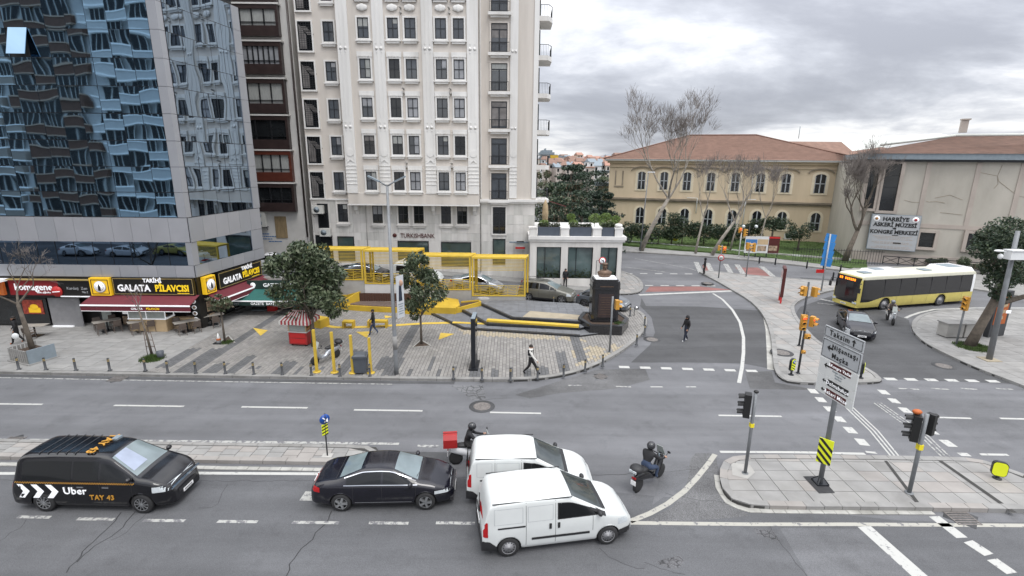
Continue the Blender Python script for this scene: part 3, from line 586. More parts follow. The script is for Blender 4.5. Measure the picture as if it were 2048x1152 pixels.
manhole(1304, 679, .38, 'pale round cover on the dark side road by the corner kerb'); manhole(1563, 709, .45, 'round cover in the triangular island paving', .128); manhole(1887, 732, .4, 'round cover in the dark slip road beside the right pavement')
manhole(24, 882, .34, 'iron drain grate in the far lane beside the left median', kind='g'); manhole(1415, 569, .4, 'flat cover at the tip of the triangular island', .128); m_ = manhole(1921, 1034, .4, 'rectangular drain grate at the near kerb of the big signal island', kind='g')
# ================================================================== BUILDINGS
def onL(x, y, O, ang):     # pixel -> (local x, z) on the upright plane through O running along ang
    d = ray(x, y); u = Vector((math.cos(ang), math.sin(ang))); n = Vector((-u.y, u.x)); t = n.dot(Vector(O))/(n.x*d.x+n.y*d.y)
    p = Vector((d.x*t, d.y*t)); return ((p-Vector(O)).dot(u), CAMH+d.z*t)
# ---------------- glass office tower
tw = thing('glass_tower', 'tall blue mirror glass office tower with pale metal cladding above the shops', 'office building', (-21.2, 33.0, 0))
SA = PI/2-R(8.2)   # heading of the side wall
def tbx(mb, x0, x1, y0, y1, z0, z1, mi=0): mb.bx(x0, x1, y0, y1, z0, z1, mi)
rzs = SA
us = Vector((math.cos(SA), math.sin(SA), 0)); ns = Vector((math.sin(SA), -math.cos(SA), 0))
TOPZ = 30
b = MB(); side_end = us*7.0; b.prism([(-40, .06), (-.06, .06), (side_end.x-.06, side_end.y), (side_end.x-6, side_end.y+2), (-40, 18)], 3.6, TOPZ); b.obj('wall', 'window_dark', tw)
rows = [7.72, 9.33, 10.93, 12.52, 14.14, 15.73, 17.33, 18.92, 20.51, 22.1]
fx = [-.60-1.24*k for k in range(16)]
pm = MB(); pm.box((0, 0, 0), (1.215, .03, 1.565)); pm = pm.mesh('glass_pane', 'mirror_front')
rr = random.Random(4)
for k in range(15):
    for r_ in range(9):
        xc = (fx[k]+fx[k+1])/2; zc_ = (rows[r_]+rows[r_+1])/2
        if k == 6 and r_ == 6: continue
        o = mobj('glass_pane', pm, tw, loc=(xc, 0, zc_)); o.rotation_euler = (rr.uniform(-.012, .012), 0, rr.uniform(-.012, .012))
b = MB(); b.box((0, 0, -.8), (1.12, .03, 1.6)); o = b.obj('open_pane', 'mirror_open_skylit', tw, label='pane tilted open reflecting the sky, its brightness put into a paler tint'); o.location = (fx[6]-.42, -.05, 18.95); o.rotation_euler = (-.30, 0, 0)
b = MB(); 
b = MB(); b.bx(fx[7], fx[6], .04, .08, 17.35, 18.9); b.obj('open_gap', 'interior', tw)
pw = MB(); pw.box((0, 0, 0), (1.235, .03, 1.565)); pw = pw.mesh('glass_pane', 'mirror_side')
for k in range(5):
    for r_ in range(9):
        c = us*(.42+1.26*k+.63)+ns*(-.0); o = mobj('glass_pane', pw, tw, loc=(c.x, c.y, (rows[r_]+rows[r_+1])/2)); o.rotation_euler = (0, 0, rzs+rr.uniform(-.01, .01))
# mullions
b = MB()
for z in rows: b.bx(-19.4, -.55, .0, .03, z-.018, z+.018); b.bar(us*.4+Vector((0, 0, z)), us*6.8+Vector((0, 0, z)), .03, .036)
for x in fx: b.bx(x-.014, x+.014, 0, .03, 7.7, 22.1)
for k in range(6):
    p = us*(.42+1.26*k); b.bar(p+Vector((0, 0, 7.7)), p+Vector((0, 0, 22.1)), .03, .03)
b.obj('mullions', 'frame_black', tw, kind='stuff')
# corner column cladding
b = MB()
for r_ in range(9):
    z0, z1 = rows[r_]+.012, rows[r_+1]-.012
    b.prism([(-.56, -.06), (0, -.06), (us.x*.40+.02, us.y*.40-.06), (us.x*.38-.05, us.y*.38+.1), (-.56, .1)], z0, z1)
b.obj('corner_cladding', 'tower_clad', tw)
b = MB()
for r_ in range(9): p = us*6.72; q2 = us*7.5; b.slab(p+Vector((0, 0, rows[r_]+.01)), q2+Vector((0, 0, rows[r_]+.01)), q2+Vector((0, 0, rows[r_+1]-.01)), p+Vector((0, 0, rows[r_+1]-.01)), .08)
b.obj('corner_cladding', 'tower_clad', tw)
# cladding panels in bands
def band(z0, z1, dep):
    mm = []
    for m in ('tower_clad', 'tower_clad_b'):
        q_ = MB(); q_.box((0, 0, (z0+z1)/2), (1.222, .06, z1-z0-.02)); mm.append(q_.mesh('cladding_panel', m))
    x = -.02
    for k in range(16): mobj('cladding_panel', rr.choice(mm), tw, loc=(x-.62-1.24*k, -dep, 0))
    for k in range(6):
        c = us*(.62+1.24*k)+ns*dep; o = mobj('cladding_panel', rr.choice(mm), tw, loc=(c.x, c.y, 0)); o.rotation_euler = (0, 0, rzs)
band(6.09, 7.70, .03); band(3.72, 4.53, .03)
b = MB(); b.bx(-20, -.35, .03, .06, 4.53, 6.09); b.obj('strip_window', 'mirror_strip', tw)
p = us*.5; q2 = us*6.1; b = MB(); b.slab(p+Vector((0, 0, 4.53)), q2+Vector((0, 0, 4.53)), q2+Vector((0, 0, 6.09)), p+Vector((0, 0, 6.09)), .02); b.obj('strip_window', 'mirror_side', tw)
b = MB(); b.prism([(-.36, -.04), (.02, -.04), (us.x*.48+.03, us.y*.48), (us.x*.45-.1, us.y*.45+.1), (-.36, .1)], 4.545, 6.075); p = us*6.1; q2 = us*7.45; b.slab(p+Vector((0, 0, 4.545)), q2+Vector((0, 0, 4.545)), q2+Vector((0, 0, 6.075)), p+Vector((0, 0, 6.075)), .05); b.obj('corner_cladding', 'tower_clad', tw)
b = MB()
for k in range(16): b.bx(-.35-1.24*k-.012, -.35-1.24*k+.012, .01, .035, 4.54, 6.08)
b.obj('window_mullions', 'frame_black', tw, kind='stuff')
# ---------------- ground floor shops (front row)
sh = thing('shop_row', 'row of ground floor shops with dark openings under the glass tower', 'shops', (-21.2, 33.0, 0))
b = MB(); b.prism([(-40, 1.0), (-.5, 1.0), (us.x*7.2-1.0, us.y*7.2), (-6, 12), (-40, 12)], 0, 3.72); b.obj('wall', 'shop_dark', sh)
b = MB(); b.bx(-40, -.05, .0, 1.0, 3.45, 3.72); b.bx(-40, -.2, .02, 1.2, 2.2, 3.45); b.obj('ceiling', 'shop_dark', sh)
b = MB(); b.prism([(-.55, .05), (-.05, .05), (us.x*.5, us.y*.5), (us.x*.5-.5, us.y*.5+.1)], 0, 3.7); b.obj('pillar', 'sign_black', sh)
b = MB()
for z in [x*.085 for x in range(25)]: b.bx(-10.45, -8.4, .18+.0, .2, z+.004, z+.081)
b.bx(-10.5, -8.35, .2, .24, 0, 2.2); b.obj('roller_shutter', 'shutter', sh)
b = MB(); b.bx(-10.4, -9.0, .02, .17, 0.1, .2); b.obj('shutter_rail', 'letter_white', sh)
b = MB(); b.bx(-12.6, -10.65, .22, .26, .3, 2.1); b.obj('shop_window', 'window_dark', sh)
b = MB(); b.bx(-12.3, -10.9, .18, .21, 1.0, 2.0); b.obj('food_poster', 'poster_red', sh)
b = MB(); b.bx(-11.9, -11.1, .16, .18, 1.1, 1.45); b.ball((-11.5, .16, 1.5), (.3, .02, .2)); b.obj('poster_print', 'sign_yellow', sh)
b = MB(); b.bx(-14.9, -12.7, .22, .26, .2, 2.1); b.obj('shop_window', 'window_dark', sh)
b = MB(); b.bx(-7.2, -6.3, .3, .9, .1, 1.9); b.obj('drinks_fridge', 'frame_black', sh)
b = MB(); b.bx(-7.05, -6.4, .27, .3, .55, 1.55); b.bx(-7.05, -6.4, .27, .3, .15, .45); b.obj('fridge_glass', 'clear_plastic', sh)
b = MB(); b.bx(-5.55, -4.85, .2, .24, 1.05, 1.85); b.obj('food_poster', 'letter_white', sh); b = MB(); b.ball((-5.2, .19, 1.45), (.25, .02, .2)); b.obj('poster_print', 'sign_brown', sh)
b = MB(); b.bx(-5.6, -4.8, .2, .24, .3, .9); b.obj('food_poster', 'poster_mix', sh)
for k in range(4):
    b = MB(); b.ball((-.42, -.0, 2.05-k*.42), (.17, .02, .15)); b.obj('dish_picture', 'letter_white', sh); b = MB(); b.ball((-.42, -.015, 2.05-k*.42), (.11, .015, .1)); b.obj('dish_picture', 'poster_mix', sh)
# side wall pictures
for k, (a, w_, z, h, m) in enumerate(((.6, .55, 1.5, .7, 'poster_mix'), (1.35, .4, 1.55, .8, 'letter_white'), (1.9, .4, 1.3, .6, 'poster_mix'), (.7, .5, .75, .4, 'poster_mix'), (2.5, .9, 1.3, 1.4, 'window_dark'))):
    p = us*a+ns*.02; q2 = us*(a+w_)+ns*.02; b = MB(); b.slab(p+Vector((0, 0, z-h/2)), q2+Vector((0, 0, z-h/2)), q2+Vector((0, 0, z+h/2)), p+Vector((0, 0, z+h/2)), -.04); b.obj('wall_picture', m, sh)
b = MB()
for k in range(8): p = us*3.3+ns*.1; q2 = us*4.4+ns*.1; z = .15+k*.22; b.bar(p+Vector((0, 0, z)), q2+Vector((0, 0, z)), .14, .03)
b.obj('step_rack', 'shutter', sh)
p = us*4.5+ns*.05; q2 = us*7+ns*.05; b = MB(); b.slab(p, q2, q2+Vector((0, 0, 2.2)), p+Vector((0, 0, 2.2)), -.05); b.obj('side_shutter', 'shutter', sh)
# ---------------- shop signs
def board(name, label, x0, x1, z0, z1, m, y=-.22, th=.18, frame=None, cat='sign', org=(-21.2, 33.0)):
    t = thing(name, label, cat, (org[0]+x0, org[1]+y, z0)); b = MB(); b.bx(0, x1-x0, 0, th, 0, z1-z0); b.obj('panel', m, t)
    if frame:
        b = MB(); w_, h_ = x1-x0, z1-z0
        for a in ((.06, w_-.06, .06, .09), (.06, w_-.06, h_-.09, h_-.06)): b.bx(a[0], a[1], -.02, 0, a[2], a[3])
        for a in (.06, w_-.09): b.bx(a, a+.03, -.02, 0, .09, h_-.09)
        b.obj('border', frame, t)
    return t
FR = Matrix(((1, 0, 0), (0, 0, -1), (0, 1, 0)))   # text facing -Y
def tx(t, s, size, x, z, m, y=-.03, **k): return text(s, size, Vector((x, y, z)), FR, m, t, **k)
t = board('shop_sign', 'dark red shop signboard with white name lettering and round red badge', -12.5, -9.2, 2.45, 3.5, 'red_sign'); tx(t, 'komagene', .62, 1.65, .55, 'letter_white', bold=.012); tx(t, 'etsiz çiğköfte', .17, 2.3, .2, 'letter_white')
b = MB(); b.lathe((3.2, -.08, .28), [(.36, 0), (.36, .07)], 20, axis='Y'); b.obj('badge', 'sign_red', t); b = MB(); b.box((3.2, -.12, .28), (.5, .02, .06), rot=Matrix.Rotation(-.08, 3, 'Y')); b.obj('badge_stripe', 'letter_white', t)
t = board('shop_sign', 'orange and white shop sign cut by the left photo edge', -14.6, -12.62, 2.5, 3.4, 'shoe_orange', y=-.5); b = MB(); b.bx(0, 1.98, -.3, .5, .9, 1.05); b.obj('roof_strip', 'letter_white', t); b = MB(); b.bx(1.1, 1.7, -.02, 0, .1, .75); b.obj('picture', 'sign_yellow', t)
t = board('shop_sign', 'black shop signboard with small grey lettering beside the red signboard', -9.18, -6.95, 2.45, 3.5, 'sign_black'); tx(t, 'Kardeş  Zen', .27, 1.25, .5, 'sign_grey'); tx(t, 'No:2', .2, 1.75, .24, 'sign_grey'); b = MB(); b.bx(.1, 2.2, -.1, -.02, -.08, -.02); b.obj('light_strip', 'letter_white', t)
b = MB(); b.bx(-3.3, 2.2, -.15, .1, 1.06, 1.12); b.obj('top_trim', 'gold', t)
def logo(org, lab, rzz=0, hh=1.2, ww=1.35):
    t = thing('logo_sign', lab, 'sign', org, rzz); b = MB(); b.bx(0, ww, 0, .3, 0, hh); b.obj('box', 'sign_yellow', t)
    b = MB()
    for a in ((.1, ww-.1, .1, .14), (.1, ww-.1, hh-.14, hh-.1)): b.bx(a[0], a[1], -.02, 0, a[2], a[3])
    for a in (.1, ww-.14): b.bx(a, a+.04, -.02, 0, .14, hh-.14)
    b.obj('border', 'sign_brown', t)
    b = MB(); b.lathe((ww/2, -.03, hh/2), [(.40, 0), (.40, .03)], 28, axis='Y'); b.obj('ring', 'sign_grey', t); b = MB(); b.lathe((ww/2, -.05, hh/2), [(.36, 0), (.36, .03)], 28, axis='Y'); b.obj('disc', 'letter_white', t)
    b = MB(); b.lathe((ww/2, -.065, hh/2), [(.27, 0), (.27, .02)], 28, axis='Y'); b.obj('inner_ring', 'sign_grey', t); b = MB(); b.lathe((ww/2, -.08, hh/2), [(.245, 0), (.245, .02)], 28, axis='Y'); b.obj('disc', 'letter_white', t)
    b = MB(); b.add([(ww/2-.09, -.085, hh/2-.24), (ww/2+.09, -.085, hh/2-.24), (ww/2+.085, -.085, hh/2+.02), (ww/2, -.085, hh/2+.24), (ww/2-.085, -.085, hh/2+.02)], [(0, 1, 2, 3, 4)]); b.obj('emblem', 'sign_black', t)
    return t
logo((-28.15, 32.65, 2.5), 'yellow square sign with round white badge left of the long black restaurant sign')
t = board('restaurant_sign', 'long black restaurant signboard with white and yellow lettering facing the avenue', -5.55, -.1, 2.52, 3.72, 'sign_black', y=-.2, frame='gold')
tx(t, 'TARİHİ', .36, 2.72, 1.0, 'letter_white', bold=.012); tx(t, 'GALATA', .62, 1.42, .47, 'letter_white', bold=.02, shx=.92); tx(t, 'PİLAVCISI', .62, 3.98, .47, 'letter_yellow', bold=.02, shx=.84); b = MB(); b.bx(4.3, 5.1, -.04, -.02, .13, .17); b.obj('small_print', 'letter_yellow', t)
lo = logo((0, 0, 0), 'yellow square sign with round white badge on the tower corner pillar', 0, 1.2, 1.0); p = Vector((-21.2, 33.0, 2.45))+us*.35+ns*.32; lo.location = p; lo.rotation_euler = (0, 0, SA)
t = board('restaurant_sign', 'slanting black restaurant signboard with white and yellow lettering on the tower side wall', 0, 4.9, 0, 1.2, 'sign_black', y=0, frame='gold', org=(0, 0)); t.location = Vector((-21.2, 33.0, 2.45))+us*1.75+ns*.22; t.rotation_euler = (0, 0, SA)
tx(t, 'TARİHİ', .36, 3.1, 1.0, 'letter_white', bold=.012); tx(t, 'GALATA', .6, 1.4, .47, 'letter_white', bold=.02, shx=.85); tx(t, 'PİLAVCISI', .6, 3.55, .5, 'letter_yellow', bold=.02, shx=.76); b = MB(); b.bx(3.6, 4.5, -.04, -.02, .13, .17); b.obj('small_print', 'letter_yellow', t)
# awnings
def awning(label, L, loc, rzz, m, dep=1.15, drop=.42, val=.34, txts=(), m2='letter_white'):
    t = thing('awning', label, 'awning', loc, rzz); b = MB(); b.slab((0, -dep, -drop), (L, -dep, -drop), (L, 0, 0), (0, 0, 0), .03); b.obj('canopy', m, t)
    b = MB(); b.bx(0, L, -dep-.06, -dep, -drop-.05, -drop+.04); b.obj('front_bar', m2, t)
    b = MB(); b.bx(0, L, -dep-.02, -dep+.01, -drop-.05-val, -drop-.05); b.obj('valance', m, t)
    b = MB(); b.bx(0, L, -dep-.03, -dep-.02, -drop-.07-val, -drop-.04-val); b.obj('hem', m2, t)
    for s, sz, x, mm in txts: text(s, sz, Vector((x, -dep-.035, -drop-.05-val/2)), FR, mm, t)
    return t
awning('long dark maroon awning over the restaurant counter facing the avenue', 7.2, (-28.3, 32.95, 2.5), 0, 'maroon', txts=(('GALATA', .2, 3.7, 'letter_white'), ('PİLAVCISI', .2, 4.75, 'letter_yellow')))
p = Vector((-21.2, 33.0, 2.42))+us*.6+ns*.02; awning('maroon awning with white hem along the tower side wall', 6.2, p, SA, 'maroon', dep=.9)
# green kiosk under the retaining wall
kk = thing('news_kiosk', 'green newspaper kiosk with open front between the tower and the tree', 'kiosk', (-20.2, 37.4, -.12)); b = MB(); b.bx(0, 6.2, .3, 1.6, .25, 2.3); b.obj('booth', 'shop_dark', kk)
b = MB(); b.bx(.05, 5.6, -.1, .05, 1.95, 2.62); b.obj('sign_board', 'green_sign', kk)
text('GAZETE BAYİİ', .40, Vector((2.6, -.13, 2.28)), FR, 'letter_white', kk, bold=.008); b = MB(); b.lathe((.5, -.13, 2.28), [(.2, 0), (.2, .02)], 14, axis='Y'); b.obj('round_emblem', 'letter_white', kk)
b = MB(); b.slab((-1.2, -1.6, 1.45), (5.4, -1.6, 1.45), (5.6, -.05, 1.95), (-.2, -.05, 1.95), .03); b.obj('green_awning', 'green_canvas', kk)
b = MB(); b.bx(-1.2, 5.4, -1.66, -1.6, 1.4, 1.48); b.obj('awning_bar', 'letter_white', kk); b = MB(); b.bx(-1.2, 5.4, -1.63, -1.6, 1.1, 1.4); b.obj('awning_valance', 'green_sign', kk)
text('GAZETE  BAYİİ', .27, Vector((1.9, -1.645, 1.25)), FR, 'letter_white', kk); text('tekel bayii', .2, Vector((-.3, -1.645, 1.25)), FR, 'sign_grey', kk)
for k in range(4):
    b = MB(); b.bx(.1, 1.2, -.1, .3, .25+k*.32, .29+k*.32); b.obj('shelf', 'far_grey', kk)
b = MB(); b.bx(.05, 1.3, -.2, .3, 0, .2); b.obj('crate_stack', 'far_blue', kk)
b = MB(); b.bx(1.4, 2.0, -.15, .3, 0, 1.2); b.obj('red_fridge', 'sign_red', kk)
rr = random.Random(5)
for k in range(14): b = MB(); b.bx(2.1+k % 7*.28, 2.3+k % 7*.28, .2, .28, .9-.5*(k//7), 1.25-.5*(k//7)); b.obj('magazine', rr.choice(['poster_mix', 'poster_red', 'food', 'far_blue', 'sign_yellow']), kk)
# glass food counter
ct = thing('food_counter', 'wooden glass fronted food counter projecting under the maroon awning', 'food counter', (-25.7, 32.3, .12))
b = MB(); b.bx(0, 2.5, 0, .9, 0, .85); b.obj('base', 'counter', ct); b = MB(); b.bx(-.03, 2.53, -.03, .93, .85, .92); b.obj('ledge', 'letter_white', ct)
b = MB()
for x in (0, 1.2, 2.46): b.bx(x, x+.05, 0, .05, .92, 1.75); b.bx(x, x+.05, .85, .9, .92, 1.75)
b.bx(0, 2.5, 0, .06, 1.7, 1.78); b.bx(0, 2.5, .84, .9, 1.7, 1.78); b.obj('frame', 'letter_white', ct)
b = MB(); b.bx(.05, 1.2, .01, .02, .92, 1.7); b.bx(1.26, 2.46, .01, .02, .92, 1.7); b.obj('front_glass', 'clear_plastic', ct)
b = MB(); b.bx(.1, 2.3, -.03, .0, 1.8, 2.0); b.obj('small_sign', 'sign_black', ct); text('GALATA', .16, Vector((.7, -.04, 1.9)), FR, 'letter_white', ct); text('PİLAVCISI', .16, Vector((1.65, -.04, 1.9)), FR, 'letter_yellow', ct)
b = MB(); b.bx(2.6, 4.0, .6, .95, 0, .8); b.obj('side_base', 'counter', ct)
for k in range(6): b = MB(); b.ball((.35+k*.36, .45, 1.02), (.14, .2, .09)); b.obj('food_tray', 'food', ct)
b = MB(); b.bx(.05, 2.45, .3, .85, .93, .97); b.obj('tray_shelf', 'shutter', ct)
# tables and chairs
def make_table(L=1.5):
    t = thing('cafe_table', 'x', 'table'); b = MB(); b.bx(-L/2, L/2, -.33, .33, .72, .75); b.obj('table_top', 'table_top', t)
    b = MB(); b.tube([(0, 0, .02), (0, 0, .72)], .05, 8); b.obj('pedestal', 'frame_black', t); b = MB(); b.bx(-.35, .35, -.25, .25, 0, .04); b.obj('foot', 'frame_black', t); return t
def make_chair():
    t = thing('cafe_chair', 'x', 'chair'); b = MB(); b.bx(-.22, .22, -.22, .22, .43, .47); b.obj('seat', 'chair_brown', t); b = MB(); b.slab((-.22, .22, .5), (.22, .22, .5), (.2, .3, .86), (-.2, .3, .86), .03); b.obj('backrest', 'chair_brown', t)
    for sx in (-.19, .19):
        for sy in (-.19, .19): b = MB(); b.bar((sx, sy, .43), (sx*1.1, sy*1.1, 0), .03); b.obj('leg', 'chair_brown', t)
    for sx in (-.23, .23): b = MB(); b.bar((sx, .24, .66), (sx, -.18, .64), .03); b.bar((sx, -.18, .64), (sx, -.2, .44), .03); b.obj('armrest', 'chair_brown', t)
    return t
T0 = make_table(); C0 = make_chair(); used = [0, 0]
def place(proto, i, loc, rz, label, group, cat=None):
    if not used[i]: used[i] = 1; o = proto; o.location = loc; o.rotation_euler = (0, 0, rz); o['label'] = label; o['group'] = group
    else: o = dup(proto, loc, rz, label, group)
    return o
tabs = [((217, 662), .85, 'leftmost grey table of the three in front of the restaurant'), ((285, 662), .8, 'middle grey table, in front of the glass food counter'), ((376, 663), .8, 'rightmost long grey table in front of the restaurant')]
for ti, (p_, a, lab) in enumerate(tabs):
    p = at(*p_, .12); place(T0, 0, p, a, lab, 'cafe tables on the pavement')
    for ci, (u_, v_) in enumerate(((-.45, -.62), (.4, -.62), (-.4, .62), (.45, .62))):
        d = Vector((math.cos(a)*u_-math.sin(a)*v_, math.sin(a)*u_+math.cos(a)*v_, 0)); rz = a+(PI if v_ < 0 else 0)
        place(C0, 1, p+d, rz, f"brown cafe chair at the {('near left','near right','far left','far right')[ci]} side of the {('leftmost','middle','rightmost')[ti]} grey table", 'brown cafe chairs')
p = at(425, 650, .12); dup(T0, p, .7, 'dark table by the pictures on the tower side wall', 'cafe tables on the pavement'); dup(C0, p+Vector((.6, -.5, 0)), 3.6, 'brown cafe chair beside the dark table at the tower side wall', 'brown cafe chairs')
p = at(72, 672, .12); dup(T0, p, .1, 'wooden table in front of the red food poster', 'cafe tables on the pavement'); dup(C0, p+Vector((.3, -.7, 0)), 3.2, 'brown cafe chair at the wooden table by the red poster', 'brown cafe chairs')
# ---------------- brown balcony building
bb = thing('brown_balcony_building', 'narrow white building with stacked dark brown glazed balcony boxes', 'apartment building', (-27.5, 50.0, 0))
b = MB(); b.bx(-4, 7.3, 0, 12, 0, 28); b.obj('wall', 'plaster_white', bb)
rowsb = [(24.95, 27.6), (22.2, 24.75), (19.0, 21.7), (15.6, 18.55), (12.4, 15.35), (9.4, 12.2), (6.5, 9.15)][::-1]
for k, (z0, z1) in enumerate(rowsb):
    m = 'brown_red' if k == 1 else 'brown_clad'; x1 = 6.4
    bx_ = MB(); bx_.bx(-3, x1, -.55, 0, z0, z0+.85); bx_.bx(-3, x1, -.55, 0, z1-.35, z1); bx_.bx(x1-.22, x1, -.55, 0, z0+.85, z1-.35); box = bx_.obj('balcony_box', m, bb)
    b = MB(); b.bx(-3, x1-.22, -.40, -.36, z0+.85, z1-.35); b.obj('balcony_glass', ['window_dark', 'curtain', 'window_dark', 'curtain', 'blind', 'curtain', 'curtain'][k % 7], bb)
    b = MB(); n_ = (4, 5, 3, 4, 9, 4, 4)[k]
    for j in range(n_+1): x = 1.9+j*(x1-2.1)/n_; b.bx(x-.05, x+.05, -.5, -.40, z0+.85, z1-.35)
    b.bx(1.5, x1-.2, -.5, -.42, z0+1.12, z0+1.17); b.obj('balcony_frame', 'dark_frame', bb)
    b = MB(); b.bx(-3, x1+.15, -.6, 0, z1+.02, z1+.16); b.obj('slab_edge', 'plaster_white', bb)
b = MB(); b.bx(4.0, 5.15, -.06, 0, 3.85, 6.0); b.obj('plywood_panel', 'ply', bb)
b = MB(); b.tube([(7.15, -.15, 28), (7.15, -.15, 4.0)], .09, 8); b.obj('drain_pipe', 'brown_clad', bb)
b = MB()
for k, (x, z, L) in enumerate(((2.0, 4.2, 1.3), (2.0, 3.95, 1.9), (2.6, 3.7, .9), (3.2, 3.45, 1.2))):
    xx = x
    while xx < x+L: wl = rr.uniform(.1, .28); b.bx(xx, xx+wl, -.02, -.004, z, z+.09); xx += wl+.05
b.obj('wall_writing', 'far_blue', bb)
def ac(label, loc, rz=0, two=False):
    t = thing('air_conditioner', label, 'air conditioner', loc, rz); h = 1.5 if two else .75; b = MB(); b.bx(-.5, .5, -.4, 0, 0, h); b.obj('casing', 'ac_white', t)
    for k in range(2 if two else 1): b = MB(); b.lathe((-.1, -.41, .37+k*.75), [(.28, 0), (.26, .01), (.08, .01)], 18, axis='Y'); b.obj('fan_grille', 'far_grey', t)
    b = MB(); b.bx(-.55, .55, -.42, .3, -.05, 0); b.bar((-.5, -.35, -.05), (-.5, .0, -.35), .03); b.bar((.5, -.35, -.05), (.5, 0, -.35), .03); b.obj('bracket', 'frame_black', t); return t
ac('tall twin fan air conditioner on the white wall left of the plywood panel', (-24.7, 49.9, 5.0), 0, True); ac('small air conditioner on the sill of the lowest brown balcony', (-25.0, 49.3, 7.0))
# ---------------- bank building
bk = thing('bank_building', 'tall cream and white bank office building with ornamented facade', 'office building', (0, 0, 0))
TOP = 28.5
b = MB(); b.bx(-19.2, 2.15, 48.5, 62, 7.9, TOP); b.obj('recessed_wall', 'bank_cream', bk)
b = MB(); b.bx(-19.2, 2.10, 48.52, 61.9, 0, 7.9); b.obj('base_wall', 'marble_c', bk)
b = MB(); b.bx(-15.25, -3.15, 47.5, 48.5, 7.5, TOP); b.obj('bay_wall', 'bank_cream', bk)
b = MB(); b.bx(-15.3, -3.1, 47.42, 48.5, 7.38, 7.5); b.bx(-15.28, -3.12, 47.46, 47.5, 7.5, 8.5); b.obj('bay_base', 'bank_white', bk)
pil = [(-15.28, -14.30), (-12.2, -11.22), (-8.0, -7.02), (-4.1, -3.13)]
for x0, x1 in pil:
    q_ = MB(); q_.bx(x0, x1, 47.38, 47.5, 8.5, TOP)
    for z in (20.9, 14.4):     # small square rosettes
        for dx in (.28, .68):
            for dz in (.35, -.35): q_.bx(x0+dx-.05, x0+dx+.05, 47.34, 47.38, z+dz-.04, z+dz+.04)
            q_.lathe((x0+dx, 47.33, z-.05), [(.13, 0), (.13, .05)], 8, axis='Y')
    for k in range(6): q_.bx(x0-.03, x1+.03, 47.34, 47.38, 9.3+k*.33, 9.34+k*.33)
    q_.bx(x0+.2, x1-.2, 47.35, 47.38, 11.9, 12.0); q_.bx(x0+.12, x0+.17, 47.35, 47.38, 11.4, 14.0); q_.bx(x1-.17, x1-.12, 47.35, 47.38, 11.4, 14.0); q_.lathe(((x0+x1)/2, 47.34, 12.1), [(.33, 0), (.33, .04)], 12, axis='Y', smooth=False)
    for a in range(5): ang = PI/2+(a-2)*.35; q_.bar(((x0+x1)/2, 47.36, 11.45), ((x0+x1)/2+math.cos(ang)*.5, 47.36, 11.35-math.sin(ang)*.0-abs(a-2)*.05+.0), .03, .05)
    q_.bx(x0+.3, x0+.34, 47.35, 47.38, 15.2, TOP); q_.bx(x1-.34, x1-.3, 47.35, 47.38, 15.2, TOP)
    q_.obj('pilaster', 'bank_white', bk)
    q_ = MB(); q_.prism([(0, 0), (.55, 0), (.55, .5), (.4, .55), (.25, .3), (.1, .9), (0, 1.0)][::-1], 0, .3)
    q_.v = [(x0+.35+v[2], 48.5-v[0] if True else 0, 7.38-v[1]) for v in q_.v]; q_.obj('bracket', 'bank_white', bk)
b = MB(); b.bx(-15.27, -3.14, 47.44, 47.5, 7.52, 8.48); b.obj('base_band', 'bank_cream', bk)
wr = random.Random(88)
def window(par, x0, x1, z0, z1, y, style='2x2', glass='window_glass', surround='bank_white', sill=True, header=0, name='window'):
    f = MB(); w_ = .07; f.bx(x0, x1, y-.05, y+.02, z0, z0+w_); f.bx(x0, x1, y-.05, y+.02, z1-w_, z1); f.bx(x0, x0+w_, y-.05, y+.02, z0+w_, z1-w_); f.bx(x1-w_, x1, y-.05, y+.02, z0+w_, z1-w_); xm = (x0+x1)/2
    if style == '2x2': f.bx(xm-.03, xm+.03, y-.045, y+.02, z0+w_, z1-w_); f.bx(x0+w_, x1-w_, y-.04, y+.02, (z0+z1)/2-.025, (z0+z1)/2+.025)
    if style == 'door': f.bx(xm-.05, xm+.05, y-.045, y+.02, z0+w_, z1-.5); f.bx(x0+w_, x1-w_, y-.04, y+.02, z1-.55, z1-.47); f.bx(x0+w_, x1-w_, y-.04, y+.02, z0+.75, z0+.80)
    w = f.obj(name, 'frame_black', par)
    q_ = MB(); q_.bx(x0+.03, x1-.03, y+.0, y+.03, z0+.03, z1-.03); q_.obj('pane', glass, w)
    k_ = wr.random()
    if style and k_ < .42: q_ = MB(); hh_ = (z1-z0)*wr.choice((.25, .4, .5, .92)); xa_ = x0+.06 if k_ < .3 else (x0+x1)/2; q_.bx(xa_, x1-.06, y-.012, y-.002, z1-.06-hh_*.95, z1-.06); q_.obj('blind', wr.choice(['blind', 'curtain', 'louver']), w)
    if surround:
        q_ = MB(); s_ = .14; q_.bx(x0-s_, x0, y-.09, y, z0-s_, z1+s_); q_.bx(x1, x1+s_, y-.09, y, z0-s_, z1+s_); q_.bx(x0, x1, y-.09, y, z1, z1+s_); q_.bx(x0, x1, y-.09, y, z0-s_, z0)
        if header: q_.bx(x0-.18, x1+.18, y-.12, y, z1+s_, z1+s_+.42); [q_.bx(x0+k*.25, x0+k*.25+.12, y-.16, y-.12, z1+s_+.02, z1+s_+.12) for k in range(4)]
        if sill: q_.bx(x0-.22, x1+.22, y-.2, y, z0-s_-.10, z0-s_); q_.bx(x0-.1, x1+.1, y-.14, y, z0-s_-.26, z0-s_-.10)
        q_.obj('surround', surround, w)
    return w
rw = [(8.80, 10.44), (11.98, 13.62), (15.18, 16.82), (18.40, 20.02), (21.64, 23.27), (24.88, 26.5)]
cols = [(-13.48, -12.52), (-10.92, -9.98), (-9.44, -8.48), (-6.82, -5.86), (-5.28, -4.34)]
rr = random.Random(12)
